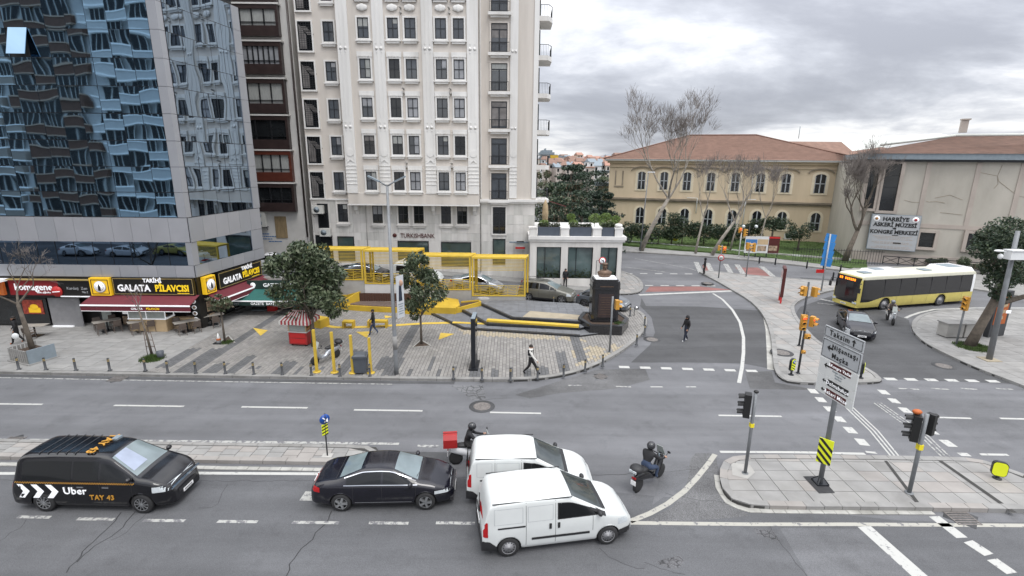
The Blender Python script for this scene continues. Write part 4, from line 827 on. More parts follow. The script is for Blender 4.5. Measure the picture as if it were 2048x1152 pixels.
for ri, (z0, z1) in enumerate(rw):
    for x0, x1 in cols:
        window(bk, x0, x1, z0, z1, 47.48, glass=rr.choice(['window_glass', 'window_dark', 'window_dark', 'window_glass', 'window_glass', 'blind']) if ri < 4 else 'window_glass', header=(ri < 4))
    window(bk, -16.8, -15.85, z0-.1, z1-.1, 48.48, glass='window_glass')
    # stair openings with louvred lattice
    q_ = MB(); q_.bx(-19.0, -17.8, 48.4, 48.48, z0-.85, z1-.12); st = q_.obj('stair_opening', 'window_dark', bk); q_ = MB()
    for k in range(13): q_.bx(-18.95, -17.85, 48.36, 48.4, z0-.75+k*.18, z0-.73+k*.18)
    for k in range(5): q_.bx(-18.7+k*.22, -18.68+k*.22, 48.36, 48.4, z0-.8, z1-.15)
    q_.obj('lattice', 'frame_black', st); q_ = MB()
    for k in range(6): q_.box((-18.5+k*.12, 48.38, z1-.55-k*.12), (.55, .03, .07))
    q_.add([(-18.9, 48.375, z0-.7), (-18.3, 48.375, z0-.7), (-18.3, 48.375, z1-1.2), (-18.9, 48.375, z1-.3)], [(0, 1, 2, 3)]); q_.obj('stair_flight', 'louver', st)
    q_ = MB(); q_.bx(-19.12, -17.68, 48.34, 48.5, z0-1.0, z0-.86); q_.bx(-19.12, -19.0, 48.36, 48.5, z0-.86, z1); q_.bx(-17.8, -17.68, 48.36, 48.5, z0-.86, z1); q_.bx(-19.0, -17.8, 48.36, 48.5, z1-.12, z1); q_.obj('surround', 'bank_white', st)
    # balcony doors
    zb = z0-.8; zt = z1-.1 if ri else z1-.05
    window(bk, -2.05, -.6, zb, zt, 48.48, 'door', 'window_glass', 'bank_cream', sill=False, name='balcony_door')
    q_ = MB(); q_.bx(-2.3, -.3, 48.05, 48.5, zb-.32, zb-.08); q_.bx(-2.1, -.5, 48.2, 48.5, zb-.5, zb-.32); bs = q_.obj('balcony_slab', 'bank_white', bk)
    q_ = MB(); q_.bx(-2.2, -.45, 48.1, 48.13, zb+.72, zb+.76); q_.bx(-2.2, -.45, 48.1, 48.13, zb-.02, zb+.01)
    for k in range(14): x = -2.18+k*.13; q_.bx(x, x+.02, 48.1, 48.12, zb, zb+.72)
    q_.obj('railing', 'frame_black', bs)
    # corner balconies on the right flank
    q_ = MB(); q_.prism([(2.15, 49.4), (3.05, 49.4), (3.45, 50.3), (3.45, 52.6), (2.15, 52.6)], zb-.45, zb-.05); bs = q_.obj('balcony_slab', 'bank_white', bk); q_ = MB()
    for k in range(7): q_.bx(2.2+k*.14, 2.22+k*.14, 49.42, 49.44, zb-.05, zb+.85)
    for k in range(16): q_.bx(3.4, 3.42, 50.35+k*.14, 50.37+k*.14, zb-.05, zb+.85)
    q_.bar((2.15, 49.43, zb+.86), (3.03, 49.43, zb+.86), .04); q_.bar((3.03, 49.43, zb+.86), (3.41, 50.3, zb+.86), .04); q_.bar((3.41, 50.3, zb+.86), (3.41, 52.5, zb+.86), .04); q_.obj('railing', 'frame_black', bs)
    q_ = MB(); q_.bx(2.15, 2.4, 51, 52.2, zb, zb+2.4); q_.obj('flank_window', 'window_dark', bk)
for x0, x1 in cols[::1]:
    for zz in (24.05,): q_ = MB(); q_.ball(((x0+x1)/2-.22, 47.42, zz), (.26, .08, .24)); q_.ball(((x0+x1)/2+.22, 47.42, zz), (.26, .08, .24)); q_.ball(((x0+x1)/2, 47.40, zz), (.3, .08, .3)); q_.obj('garland', 'bank_white', bk)
for x in (-9.7, -5.57):
    for z in (17.55, 24.0, 11.2): q_ = MB(); q_.tube([(x, 47.5, z), (x, 47.25, z+.05), (x-.1, 47.2, z+.1)], .07, 6); q_.obj('wall_spout', 'concrete', bk); q_ = MB(); q_.tube([(x, 47.5, z-.35), (x, 47.3, z-.33)], .09, 6); q_.obj('wall_spout', 'concrete', bk)
for x0, x1, m in ((-.35, .35, 'bank_white'), (1.75, 2.18, 'bank_white'), (-3.1, -2.95, 'bank_white')):
    q_ = MB(); q_.bx(x0, x1, 48.38, 48.5, 8.1, TOP)
    if x0 == -.35:
        for k in range(6): q_.bx(x0-.02, x1+.02, 48.34, 48.38, 9.3+k*.33, 9.34+k*.33)
        for z in (20.9, 14.4):
            for dx in (.2, .5): q_.lathe((x0+dx, 48.34, z), [(.12, 0), (.12, .04)], 8, axis='Y')
        q_.lathe((0, 48.34, 12.1), [(.28, 0), (.28, .04)], 12, axis='Y', smooth=False)
    q_.obj('pilaster', m, bk)
q_ = MB(); q_.bx(-3.1, 2.35, 48.2, 48.5, 7.75, 7.98); q_.bx(-3.1, 2.25, 48.3, 48.5, 7.6, 7.75); q_.bx(2.15, 3.4, 48.6, 50.2, 7.75, 8.0); q_.bx(-19.2, -15.3, 48.38, 48.5, 7.75, 7.9); q_.obj('cornice', 'bank_white', bk)
# ground and mezzanine windows of the base
W0 = [(-13.35, -12.4, 5.62, 7.28), (-10.9, -9.95, 5.62, 7.28), (-9.42, -8.48, 5.62, 7.28), (-6.82, -5.88, 5.62, 7.28), (-5.3, -4.34, 5.62, 7.28), (-16.65, -15.7, 5.7, 7.4), (-1.9, -.68, 4.7, 7.25)]
W1 = [(-16.9, -15.3, 1.9, 4.3), (-11.1, -8.1, 1.6, 3.9), (-6.9, -4.0, 1.5, 3.85), (-1.9, -.68, 1.7, 4.2), (-19.0, -17.4, 1.9, 4.4), (-18.6, -17.6, 5.1, 7.4)]
for w_ in W0: window(bk, *w_, 48.46, 'door' if w_[0] == -1.9 else '2x2', 'window_dark', 'marble_b', sill=w_[0] != -1.9)
for w_ in W1: window(bk, *w_, 48.46, None, 'green_glass' if w_[0] > -17.3 else 'window_dark', None)
holes = W0+W1
xe = sorted(set([-19.2, 2.1, -14.6, -13.9, -12.9, -7.5, -3.1, -2.4, .1, 1.0]+[round(v, 2) for h_ in holes for v in h_[:2]])); ze = [0.2, 1.5, 2.6, 3.9, 4.7, 5.62, 6.5, 7.4, 7.75]
xe2 = [xe[0]]
for x in xe[1:]:
    if x-xe2[-1] > .3 or any(abs(x-v) < .01 for h_ in holes for v in h_[:2]): xe2.append(x)
xe = xe2
for i in range(len(xe)-1):
    zl = [0.2, 7.75]+[1.4, 2.7, 3.95, 4.7, 5.6, 6.5]
    xm = (xe[i]+xe[i+1])/2; hz = [(h_[2], h_[3]) for h_ in holes if h_[0]-.01 < xm < h_[1]+.01]
    zl = sorted(set(zl+[v for h_ in hz for v in h_]))
    for z0, z1 in zip(zl, zl[1:]):
        zm = (z0+z1)/2
        if any(a-.01 < zm < c+.01 for a, c in hz) or z1-z0 < .12 or xe[i+1]-xe[i] < .05: continue
        q_ = MB(); q_.bx(xe[i]+.006, xe[i+1]-.006, 48.47+rr.uniform(0, .012), 48.53, z0+.006, z1-.006); q_.obj('marble_panel', rr.choice(['marble', 'marble_b', 'marble_c', 'marble']), bk)
text('TURKISHBANK', .60, Vector((-9.15, 48.42, 4.42)), FR, 'sign_brown', bk, shx=.82, bold=.004); b = MB(); b.lathe((-11.35, 48.42, 4.45), [(.2, 0), (.2, .04), (.12, .04)], 10, axis='Y'); b.obj('bank_emblem', 'sign_brown', bk)
ac('air conditioner beside the dark stair window at the left edge of the bank', (-18.4, 48.35, 6.5)); ac('air conditioner below the dark stair window, just above the tree', (-17.9, 48.35, 4.35))
q_ = MB(); q_.tube([(-3.05, 48.4, TOP), (-3.05, 48.4, 1)], .04, 6); q_.tube([(-14.0, 48.4, 7.3), (-14.0, 48.4, 3.2)], .03, 6); q_.obj('drain_pipe', 'concrete', bk)
# street name plate
t = thing('street_plate', 'small grey and red street name plate at the bank corner', 'sign', (1.2, 48.2, 3.6)); b = MB(); b.bx(-1.5, .3, -.3, 0, .3, .42); b.obj('ledge', 'far_grey', t); b = MB(); b.bx(-.9, 0, -.1, -.06, -.35, .25); b.obj('plate', 'sign_white', t); b = MB(); b.bx(-.9, 0, -.12, -.1, -.3, -.1); b.obj('red_band', 'sign_red', t); b = MB(); b.bx(-.8, -.1, -.35, -.31, .42, .5); b.obj('bracket', 'frame_black', t)
# ---------------- white pavilion
pv = thing('white_pavilion', 'single storey white marble corner pavilion with large dark windows', 'building', (0, 0, 0))
b = MB(); b.bx(1.6, 10.0, 45.5, 56, 0, 1.0); b.bx(1.6, 10.0, 45.5, 56, 3.95, 4.65)
for x0, x1 in ((1.6, 2.22), (4.45, 5.08), (7.36, 8.05), (9.6, 10.0)): b.bx(x0, x1, 45.5, 45.9, 1.0, 3.95)
b.obj('wall', 'marble_b', pv)
b = MB(); b.bx(1.45, 10.3, 45.3, 56.2, 4.65, 4.95); b.bx(1.5, 10.2, 45.4, 56.1, 4.45, 4.65); b.obj('cornice', 'bank_white', pv)
for x0, x1 in ((2.22, 4.45), (5.08, 7.36), (8.05, 9.6)):
    f = MB(); f.bx(x0, x1, 45.68, 45.74, 1.0, 1.06); f.bx(x0, x1, 45.68, 45.74, 3.89, 3.95); f.bx(x0, x0+.06, 45.68, 45.74, 1.06, 3.89); f.bx(x1-.06, x1, 45.68, 45.74, 1.06, 3.89); f.bx(x0+.75, x0+.8, 45.69, 45.73, 1.06, 3.89); w_ = f.obj('window', 'frame_black', pv); q_ = MB(); q_.bx(x0, x1, 45.75, 45.78, 1.0, 3.95); q_.obj('pane', 'pavilion_glass', w_)
    q_ = MB(); rr2 = random.Random(int(x0*7))
    for _ in range(160): p = Vector((rr2.uniform(x0+.1, x1-.1), 45.70, 1.1+abs(rr2.gauss(0, .35)))); a = rr2.uniform(0, PI); d = Vector((math.cos(a), 0, math.sin(a)))*.09; e_ = Vector((-d.z, 0, d.x))*.5; q_.add([p-d, p-e_, p+d, p+e_], [(0, 1, 2, 3)], rr2.randrange(2))
    q_.obj('window_plants', ['leaf_c', 'leaf_a'], pv)
for k, (x0, x1) in enumerate(((1.52, 2.21), (4.36, 5.11), (7.24, 8.03), (9.25, 9.95))):
    b = MB(); b.bx(x0, x1, 45.45, 46.1, 4.95, 5.62); b.bx(x0-.05, x1+.05, 45.4, 46.15, 5.62, 5.75); b.bx(x0+.1, x1-.1, 45.42, 45.45, 5.05, 5.5)
    if k == 3: b.lathe(((x0+x1)/2, 45.8, 5.75), [(.2, 0), (.35, .1), (.35, .25), (.2, .33)], 14)
    b.obj('parapet_post', 'bank_white', pv)
for k, (x0, x1) in enumerate(((2.3, 4.3), (5.2, 7.15), (8.1, 9.2))):
    pt = thing('roof_planter', ('dark blue roof planter with low bush, left of three on the pavilion', 'dark blue roof planter with round topiary, middle of three on the pavilion', 'dark blue roof planter with tall topiary, right of three on the pavilion')[k], 'planter', (x0, 45.6, 4.95))
    b = MB(); b.bx(0, x1-x0, 0, .6, 0, .8); b.obj('box', 'planter_grey', pt); b = MB(); b.bx(.1, x1-x0-.1, .1, .5, .8, .82); b.obj('soil', 'soil', pt)
    q_ = MB(); rr2 = random.Random(k+3)
    for _ in range(500): p = Vector((rr2.uniform(.0, x1-x0), rr2.uniform(0, .6), .85+abs(rr2.gauss(0, .16)))); d = Vector((rr2.uniform(-1, 1), rr2.uniform(-1, 1), rr2.uniform(-1, 1))).normalized()*.07; e_ = d.cross(Vector((.3, .5, .8))).normalized()*.05; q_.add([p-d, p-e_, p+d, p+e_], [(0, 1, 2, 3)], rr2.randrange(3))
    q_.obj('bush', ['leaf_a', 'leaf_d', 'leaf_c'], pt)
# ---------------- museum (yellow)
MA = -R(16); MO = Vector((15.2, 81.8))
my = thing('yellow_museum', 'two storey ochre museum building with arched windows and hipped tile roof', 'museum', (MO.x, MO.y, 0), MA)
ML = 34.5; MD = 24
b = MB(); b.bx(0, ML, 0, MD, 0, 11.6); b.obj('wall', 'museum_yellow', my)
b = MB(); b.bx(-.3, ML+.2, -.35, 0, 5.85, 6.1); b.bx(-.2, ML, -.2, 0, 5.6, 5.85); b.obj('string_course', 'museum_dark', my)
b = MB(); b.bx(-.15, ML, -.15, 0, 10.75, 10.9); b.bx(-.6, ML+.3, -.6, 0, 11.6, 11.75); b.bx(-.35, ML, -.35, 0, 11.35, 11.6); b.obj('cornice', 'museum_yellow', my)
b = MB(); b.bx(-.8, ML+.4, -.8, MD+.8, 11.75, 11.98); b.obj('eave', 'sign_white', my)
def hip(mb, x0, x1, y0, y1, z0, rx0, rx1, ry, rz_, mi=0):
    mb.add([(x0, y0, z0), (x1, y0, z0), (x1, y1, z0), (x0, y1, z0), (rx0, ry, rz_), (rx1, ry, rz_)], [(0, 1, 5, 4), (1, 2, 5), (2, 3, 4, 5), (3, 0, 4), (3, 2, 1, 0)], mi)
b = MB(); hip(b, -.9, ML+.5, -.9, MD+.9, 11.98, 12.0, 22.5, 12, 16.0); b.obj('roof', 'roof_tile', my)
b = MB(); b.tube([(12, 12, 16.05), (22.5, 12, 16.05)], .14, 6); b.tube([(-.9, -.9, 12.02), (12, 12, 16.05)], .12, 6); b.tube([(ML+.5, -.9, 12.02), (22.5, 12, 16.05)], .12, 6); b.obj('ridge_tiles', 'roof_tile_b', my)
# tile courses on the front slope
b = MB()
for k in range(1, 30):
    t_ = k/30; y = -.9+12.9*t_; z = 11.98+4.02*t_; xa = -.9+12.9*t_; xb = ML+.5-(ML+.5-22.5)*t_
    b.bar((xa+.1, y, z+.02), (xb-.1, y, z+.02), .06, .04)
b.obj('tile_courses', 'roof_tile_b', my, kind='stuff')
wx = [5.0, 8.35, 11.7, 15.1, 18.5, 21.9, 25.3, 29.7]
def arch_pts(cx, w_, zs_, z1, n=8, seg=False):
    r_ = w_/2; out_ = []
    for i in range(n+1):
        a = PI*i/n
        out_.append((cx-r_*math.cos(a), zs_+(z1-zs_)*math.sin(a)))
    return out_
def archwin(x, w_, z0, zsp, z1, y, par, dark):
    f = MB()
    def fan(w2, z00, zz, zt, yy, th, mi):
        pts = [(x-w2/2, z00), (x+w2/2, z00)]+[(q[0], q[1]) for q in arch_pts(x, w2, zz, zt)][::-1]
        n = len(pts); f.add([(p[0], yy, p[1]) for p in pts]+[(p[0], yy-th, p[1]) for p in pts], [tuple(range(n, 2*n))]+[(i, (i+1) % n, n+(i+1) % n, n+i) for i in range(n)], mi)
    fan(w_+.75, z0-.25, zsp, z1+.3, y, .08, 0)
    wn = f.obj('window', 'museum_cream', par); f = MB(); fan(w_, z0, zsp, z1, y-.081, .02, 0); f.obj('pane', dark, wn); f = MB()
    f.bx(x-.07, x+.07, y-.15, y-.10, z0, z1-.05); f.bx(x-w_/2, x+w_/2, y-.15, y-.10, z0+(zsp-z0)*.55, z0+(zsp-z0)*.55+.1); f.bx(x-w_/2, x-w_/2+.08, y-.15, y-.1, z0, zsp); f.bx(x+w_/2-.08, x+w_/2, y-.15, y-.1, z0, zsp); f.obj('frame', 'shutter_blue', wn)
    return wn
for k, x in enumerate(wx):
    archwin(x, 1.15 if k < 7 else 1.4, 7.45, 9.75, 10.1, 0, my, 'window_dark')
    q_ = MB(); P_ = [Vector((x-1.6*math.cos(PI*i/10), -.1, 10.2+.62*math.sin(PI*i/10))) for i in range(11)]
    for a, c in zip(P_, P_[1:]): q_.bar(a, c, .25, .16)
    q_.obj('arch_hood', 'museum_dark', my)
    archwin(x+.1, 1.25, 2.1, 4.0, 4.65, 0, my, 'window_dark')
b = MB(); b.tube([(11.9, -.3, 6.3), (13.4, -.3, 6.3), (13.4, -.3, 4)], .08, 6); b.tube([(21.6, -.3, 6.3), (20.2, -.3, 6.3), (20.1, -.3, 1)], .08, 6); b.tube([(20.8, -.2, 11.5), (20.8, -.2, 6.3)], .05, 6); b.obj('drain_pipe', 'sign_white', my)
b = MB(); b.bx(.9, 1.1, -.06, 0, 8, 10.2); b.bx(2.0, 2.2, -.06, 0, 8, 10.2); b.bx(.8, 2.3, -.08, 0, 7.7, 7.9); b.obj('blind_niche', 'museum_dark', my)
ac('air conditioner behind the hedge at the left corner of the yellow museum', (18.4, 79.9, .9), MA); ac('air conditioner under the windows of the yellow museum beside the hanging posters', (40, 73.2, .9), MA)
# museum wings behind
def backroof(label, x0, x1, y0, y1, z0, z1, rx0, rx1, m='roof_tile'):
    t = thing('museum_wing', label, 'building', (0, 0, 0)); b = MB(); b.bx(x0, x1, y0, y1, 0, z0); b.obj('wall', 'wall_grey', t); b = MB(); hip(b, x0-.5, x1+.5, y0-.5, y1+.5, z0, rx0, rx1, (y0+y1)/2, z1); b.obj('roof', m, t); return t
pa = atY(1587, 282, 100); pb = atY(1745, 279, 100)
backroof('museum wing with tile roof showing behind the right end of the yellow museum', pa.x-4, pb.x+9, 96, 108, 12, pa.z, pa.x, pb.x)
b = MB(); p = atY(1597, 277, 100); b.tube([p, p+Vector((0, 0, 2.2))], .06, 5); tag(b.obj('roof_mast', 'far_grey'), 'thin mast on the tile roof behind the yellow museum', 'mast')
# ---------------- grey museum hall
GA = -R(25); GO = Vector((45., 60.)); gl = lambda x, y: onL(x, y, GO, GA)
gm = thing('grey_museum_hall', 'large grey rendered museum hall with tall dark slot windows and tile roof', 'museum', (GO.x, GO.y, 0), GA)
GX0 = -3.6
b = MB(); b.bx(GX0, 26, 0, 20, 0, 12.1); b.obj('wall', 'wall_grey', gm)
b = MB(); b.prism([(GX0, 0), (GX0, 4), (GX0-1.6, 16), (GX0-1.8, 16), (GX0-.8, 5), (GX0-.4, 1)], 0, 11.6); b.obj('side_wall', 'wall_grey', gm)
b = MB(); b.bx(GX0-.6, 27, -.7, 20, 12.1, 12.75); b.obj('fascia', 'far_grey', gm); b = MB(); b.bx(GX0-.3, 27, -.45, 20, 11.85, 12.1); b.obj('gutter', 'frame_black', gm)
xr, zr = gl(1858, 272)
b = MB(); b.add([(GX0-.7, -.8, 12.75), (28, -.8, 12.75), (28, 9, 15.0), (6.5, 9, 15.0), (GX0-.7, 9, 12.75)], [(0, 1, 2, 3), (0, 3, 4), (4, 3, 2, 1, 0)]); b.obj('roof', 'roof_tile', gm)
b = MB(); b.tube([(6.5, 9, 15.08), (28, 9, 15.08)], .22, 6); b.tube([(GX0+2, 5.5, 13.9), (6.5, 9, 15.08)], .2, 6); b.obj('ridge_trim', 'roof_pale', gm)
b = MB(); b.add([(-4, 9, 13.2), (6.5, 9.2, 15.0), (6.5, 16, 15.7), (-5, 16, 15.0)], [(0, 1, 2, 3), (3, 2, 1, 0)]); b.obj('pale_roof', 'roof_pale', gm)
b = MB(); b.box((7.4, 10, 16.2), (.7, .6, 1.5)); b.bx(7.0, 7.9, 9.6, 10.4, 16.95, 17.1); b.obj('chimney', 'wall_strip', gm)
def gwin(P_, nme='window', sur=True):
    (xa, za), (xb, zb) = gl(*P_[0]), gl(*P_[1]); q_ = MB(); q_.bx(xa, xb, -.03, .0, zb, za); w_ = q_.obj(nme, 'window_dark', gm); q_ = MB()
    for k in range(1, 4): z = zb+(za-zb)*k/4; q_.bx(xa, xb, -.06, -.03, z-.03, z+.03)
    q_.obj('glazing_bars', 'frame_black', w_); q_ = MB(); q_.bx(xa-.35, xa, -.3, 0, zb-.3, za+.3); q_.bx(xb, xb+.35, -.3, 0, zb-.3, za+.3); q_.bx(xa, xb, -.3, 0, za, za+.3); q_.bx(xa, xb, -.3, 0, zb-.3, zb); q_.obj('surround', 'wall_strip', w_)
gwin(((1773, 327), (1786, 422))); gwin(((1744, 327), (1740, 418)) if False else ((1741, 330), (1745, 417))); gwin(((1840, 464), (1864, 495))); gwin(((1936, 466), (1962, 500))); gwin(((2035, 468), (2062, 502)))
for a in ((1861, 320), (1962, 318), (2052, 315)):
    x, _z = gl(*a); q_ = MB(); q_.bx(x-.22, x+.22, -.08, 0, 4.9, 11.8); q_.obj('wall_strip', 'wall_strip', gm)
q_ = MB(); q_.bx(GX0, 26, -.07, 0, 4.45, 4.9); q_.bx(GX0, 26, -.1, 0, 0, 1.2); q_.obj('plinth', 'wall_strip', gm)
for k, L in enumerate(([(1852, 402), (1858, 404), (1872, 403), (1890, 406)], [(1960, 345), (1995, 352), (1996, 368), (1988, 377)], [(2005, 330), (1998, 345), (1995, 352)], [(1995, 352), (1997, 362), (2020, 380), (2035, 392), (2070, 398)], [(1870, 396), (1900, 390), (1925, 400)], [(1808, 400), (1822, 404), (1838, 405)], [(1880, 425), (1925, 430)])):
    q_ = MB(); P_ = [Vector((gl(*a)[0], -.012, gl(*a)[1])) for a in L]
    for a, c in zip(P_, P_[1:]): q_.bar(a, c, .02, .04)
    q_.obj('wall_crack', 'museum_dark', gm)
# museum banner board
t = thing('museum_board', 'large pale museum notice board with bold black lettering on the grey hall', 'sign', (GO.x, GO.y, 0), GA)
(xa, za), (xb, zb) = gl(1744, 428), gl(1832, 502); xb = gl(1843, 433)[0]-.1
dy = -.45
q_ = MB(); q_.bx(xa, xb, dy, dy+.12, zb, za); q_.obj('panel', 'sign_grey', t); q_ = MB(); q_.bx(xa-.06, xb+.06, dy+.02, dy+.2, zb-.06, zb); q_.bx(xa-.06, xb+.06, dy+.02, dy+.2, za, za+.06); q_.bx(xa-.06, xa, dy+.02, dy+.2, zb, za); q_.bx(xb, xb+.06, dy+.02, dy+.2, zb, za); q_.obj('frame', 'far_grey', t)
W_ = xb-xa; Hh = za-zb; xc = (xa+xb)/2
for s, sz, fz, sx in (('HARBİYE', .62, .88, 1.0), ('ASKERİ MÜZESİ', .62, .72, .95), ('VE', .28, .62, 1.1), ('KONGRE MERKEZİ', .62, .51, .88)): text(s, sz, Vector((xc, dy-.02, zb+Hh*fz)), FR, 'ink', t, shx=sx, bold=.022)
for sx in (-1, 1): q_ = MB(); q_.lathe((xc+sx*W_*.40, dy-.02, zb+Hh*.89), [(.32, 0), (.32, .02)], 16, axis='Y'); q_.obj('crest', 'letter_white', t); q_ = MB(); q_.lathe((xc+sx*W_*.40, dy-.035, zb+Hh*.89), [(.17, 0), (.17, .02)], 12, axis='Y'); q_.obj('crest_centre', 'food' if sx < 0 else 'stripe_red', t)
q_ = MB(); q_.bx(xc+.15, xc+.9, dy-.02, dy, zb+Hh*.10+.35, zb+Hh*.10+.5); q_.bx(xc-.1, xc+.5, dy-.02, dy, zb+Hh*.415, zb+Hh*.435); q_.obj('black_bar', 'ink', t); q_ = MB()
for k, fz in enumerate((.38, .34, .30, .21, .17, .08, .04)):
    xx = xa+.4+(k % 3)*.25
    while xx < xb-.5-(k % 2)*.3: wl = rr.uniform(.1, .35); q_.bx(xx, xx+wl, dy-.012, dy, zb+Hh*fz, zb+Hh*fz+.07); xx += wl+.07
q_.obj('small_print', 'wall_strip', t)
# ---------------- apartment block across the avenue, seen mirrored in the tower
ap = thing('apartment_block', 'apartment block with pale and brown balconies mirrored in the tower glass', 'apartment building', (-34, -2.5, 0), PI)
b = MB(); b.bx(0, 52, 0, 10, 0, 40); b.obj('wall', 'house_c', ap)
for fl_ in range(13):
    z = 3.0+fl_*3.0
    for blk, (x0, x1, m, wm_, proud) in enumerate(((0, 19, 'house_c', 'sign_white', 1.0), (20, 29, 'reflected_brown', 'sign_white', .8), (30, 38, 'wall_strip', 'sign_white', .9), (39, 51, 'house_a', 'sign_white', .6))):
        q_ = MB(); q_.bx(x0, x1, -proud, 0, z, z+.95); q_.obj('balcony_front', m, ap); q_ = MB(); q_.bx(x0, x1, -proud-.08, 0, z+.95, z+1.1); q_.bx(x0, x1, -proud-.05, 0, z-.12, z); q_.obj('balcony_edge', 'letter_white' if blk != 1 else 'house_d', ap)
        n_ = int((x1-x0)/3); q_ = MB(); g_ = MB()
        for k in range(n_): xa = x0+.35+k*3.1; g_.bx(xa, xa+2.4, -.5, -.42, z+1.1, z+2.85); [q_.bx(xa+j*.78, xa+j*.78+.09, -.55, -.5, z+1.1, z+2.85) for j in range(4)]; q_.bx(xa, xa+2.4, -.55, -.5, z+2.78, z+2.88)
        q_.obj('window_frames', wm_, ap); g_.obj('window_glazing', 'window_dark', ap)
# ================================================================== PLAZA FURNITURE
# retaining wall
rwl = thing('retaining_wall', 'stepped rendered retaining wall carrying the yellow railing', 'wall', (0, 39.45, 0))
for x0, x1, z in ((-16.7, -11.8, 2.15), (-11.8, -7.45, 1.86), (-7.45, -3.25, 1.42), (-3.25, 1.12, .94)):
    b = MB(); b.bx(x0+.008, x1-.008, -.17, .17, 0, z); b.obj('wall_section', 'plaster_white' if x0 == -11.8 else 'concrete', rwl)
b = MB(); b.bx(-22, -16.7, -.1, .17, 0, 2.3); b.obj('wall_section', 'concrete', rwl)
b = MB(); b.ball((-2.3, -.165, .72), (.55, .02, .16), n=9); b.obj('paint_patch', 'plaster_white', rwl)
# yellow pergola frames
def frame(label, x0, x1, zb, zt, dy=1.3, dx=.32, nsl=8, back=True):
    t = thing('pergola', label, 'pergola', (x0, 39.3, zb), group=None); W_ = x1-x0; h = zt-zb
    for a, c in (((.0, 0), (W_, 0)),): 
        for xx, yy in ((.07, 0), (W_-.07, 0), (.07+dx, dy), (W_-.07+dx, dy)):
            q_ = MB(); q_.bx(xx-.07, xx+.07, yy-.06, yy+.06, 0 if yy == 0 else -.0, h-.12); q_.obj('post', 'yellow_rail', t)
    q_ = MB(); q_.bx(0, W_, -.07, .07, h-.14, h); q_.obj('beam', 'yellow_rail', t)
    q_ = MB(); q_.bx(dx, W_+dx, dy-.07, dy+.07, h-.14, h); q_.obj('beam', 'yellow_rail', t)
    for xx in (.07, W_-.07): q_ = MB(); q_.bar((xx, .07, h-.065), (xx+dx, dy-.07, h-.065), .14, .13); q_.obj('cross_beam', 'yellow_rail', t)
    q_ = MB(); q_.slab((.1, .07, h-.05), (W_-.1, .07, h-.05), (W_-.1+dx, dy-.07, h-.05), (.1+dx, dy-.07, h-.05), .02); q_.obj('roof_sheet', 'yellow_rail', t)
    q_ = MB(); q_.bx(.14, W_-.14, -.05, .05, .0, .1); q_.obj('bottom_beam', 'yellow_rail', t)
    for k in range(nsl): z = h-.24-k*.115; q_ = MB(); q_.bx(.14, W_-.14, -.012, .012, z-.018, z+.018); q_.obj('slat', 'yellow_rail', t)
    q_ = MB(); q_.bx(.14, W_-.14, -.03, .03, .84, .88); q_.obj('hand_rail', 'yellow_rail', t)
    for k in range(5):
        q_ = MB(); z = .2+k*.125; P_ = [Vector((.14+(W_-.28)*i/26, 0, z+.045*math.sin(i*.95+k*.15)*(1 if i % 9 > 1 else .4))) for i in range(27)]
        for a, c in zip(P_, P_[1:]): q_.bar(a, c, .022, .038)
        q_.obj('wavy_bar', 'yellow_rail', t)
    n_ = 6
    for k in range(1, n_): x = W_*k/n_; q_ = MB(); q_.bx(x-.015, x+.015, -.02, .02, .1, .84); q_.obj('upright', 'yellow_rail', t)
    return t
frame('leftmost yellow steel frame with wavy railing, half hidden by the big tree', -16.65, -11.85, 2.15, 4.66); frame('tall yellow steel frame with wavy railing behind the street lamp', -11.78, -7.48, 1.86, 4.60)
frame('third yellow steel frame with wavy railing, behind the slim plaza tree', -7.42, -3.28, 1.42, 4.22); frame('rightmost yellow steel frame with wavy railing beside the parked cars', -3.22, 1.10, .94, 4.12, dx=.25)
# yellow planters and bench
def solid(par, name, poly, z0, z1, m): q_ = MB(); q_.prism(poly, z0, z1); return q_.obj(name, m, par)
yp = thing('yellow_planter', 'angular yellow planter walls with soil left of the wooden bench', 'planter', (0, 0, 0))
def wallrun(par, pts, zt, th=.12, m='yellow', name='planter_wall'):
    for (a, za), (c, zc2) in zip(zip(pts, zt), list(zip(pts, zt))[1:]):
        a = Vector(a); c = Vector(c); d = (c-a).normalized(); n = Vector((-d.y, d.x))*th
        q_ = MB(); q_.add([(a.x, a.y, .1), (c.x, c.y, .1), (c.x+n.x, c.y+n.y, .1), (a.x+n.x, a.y+n.y, .1), (a.x, a.y, za), (c.x, c.y, zc2), (c.x+n.x, c.y+n.y, zc2), (a.x+n.x, a.y+n.y, za)], [(3, 2, 1, 0), (4, 5, 6, 7), (0, 1, 5, 4), (1, 2, 6, 5), (2, 3, 7, 6), (3, 0, 4, 7)]); q_.obj(name, m, par)
wallrun(yp, [(-14.6, 38.0), (-12.9, 37.9), (-12.1, 38.7)], [.85, .95, 1.35]); wallrun(yp, [(-14.6, 38.5), (-13.2, 39.0), (-12.1, 38.95)], [1.0, 1.0, 1.3]); solid(yp, 'soil', [(-14.6, 38.12), (-12.9, 38.02), (-12.2, 38.7), (-12.3, 39.2), (-14.8, 39.2)], .1, .8, 'soil')
wb = thing('plaza_bench', 'long bench with brown timber back and seat on a yellow base', 'bench', (0, 0, 0))
solid(wb, 'base', [(-12.9, 37.75), (-10.9, 37.35), (-8.1, 37.05), (-8.0, 38.6), (-12.1, 38.9)], .1, .52, 'yellow')
seat_poly = [(-12.75, 37.85), (-10.9, 37.5), (-8.3, 37.2), (-8.2, 38.55), (-12.0, 38.8)]
for k in range(18):
    xa = -12.6+k*.245; q_ = clip_poly(seat_poly, xa, 36, xa+.225, 40)
    if len(q_) >= 3: solid(wb, 'seat_board', q_, .52, .58, 'wood_seat')
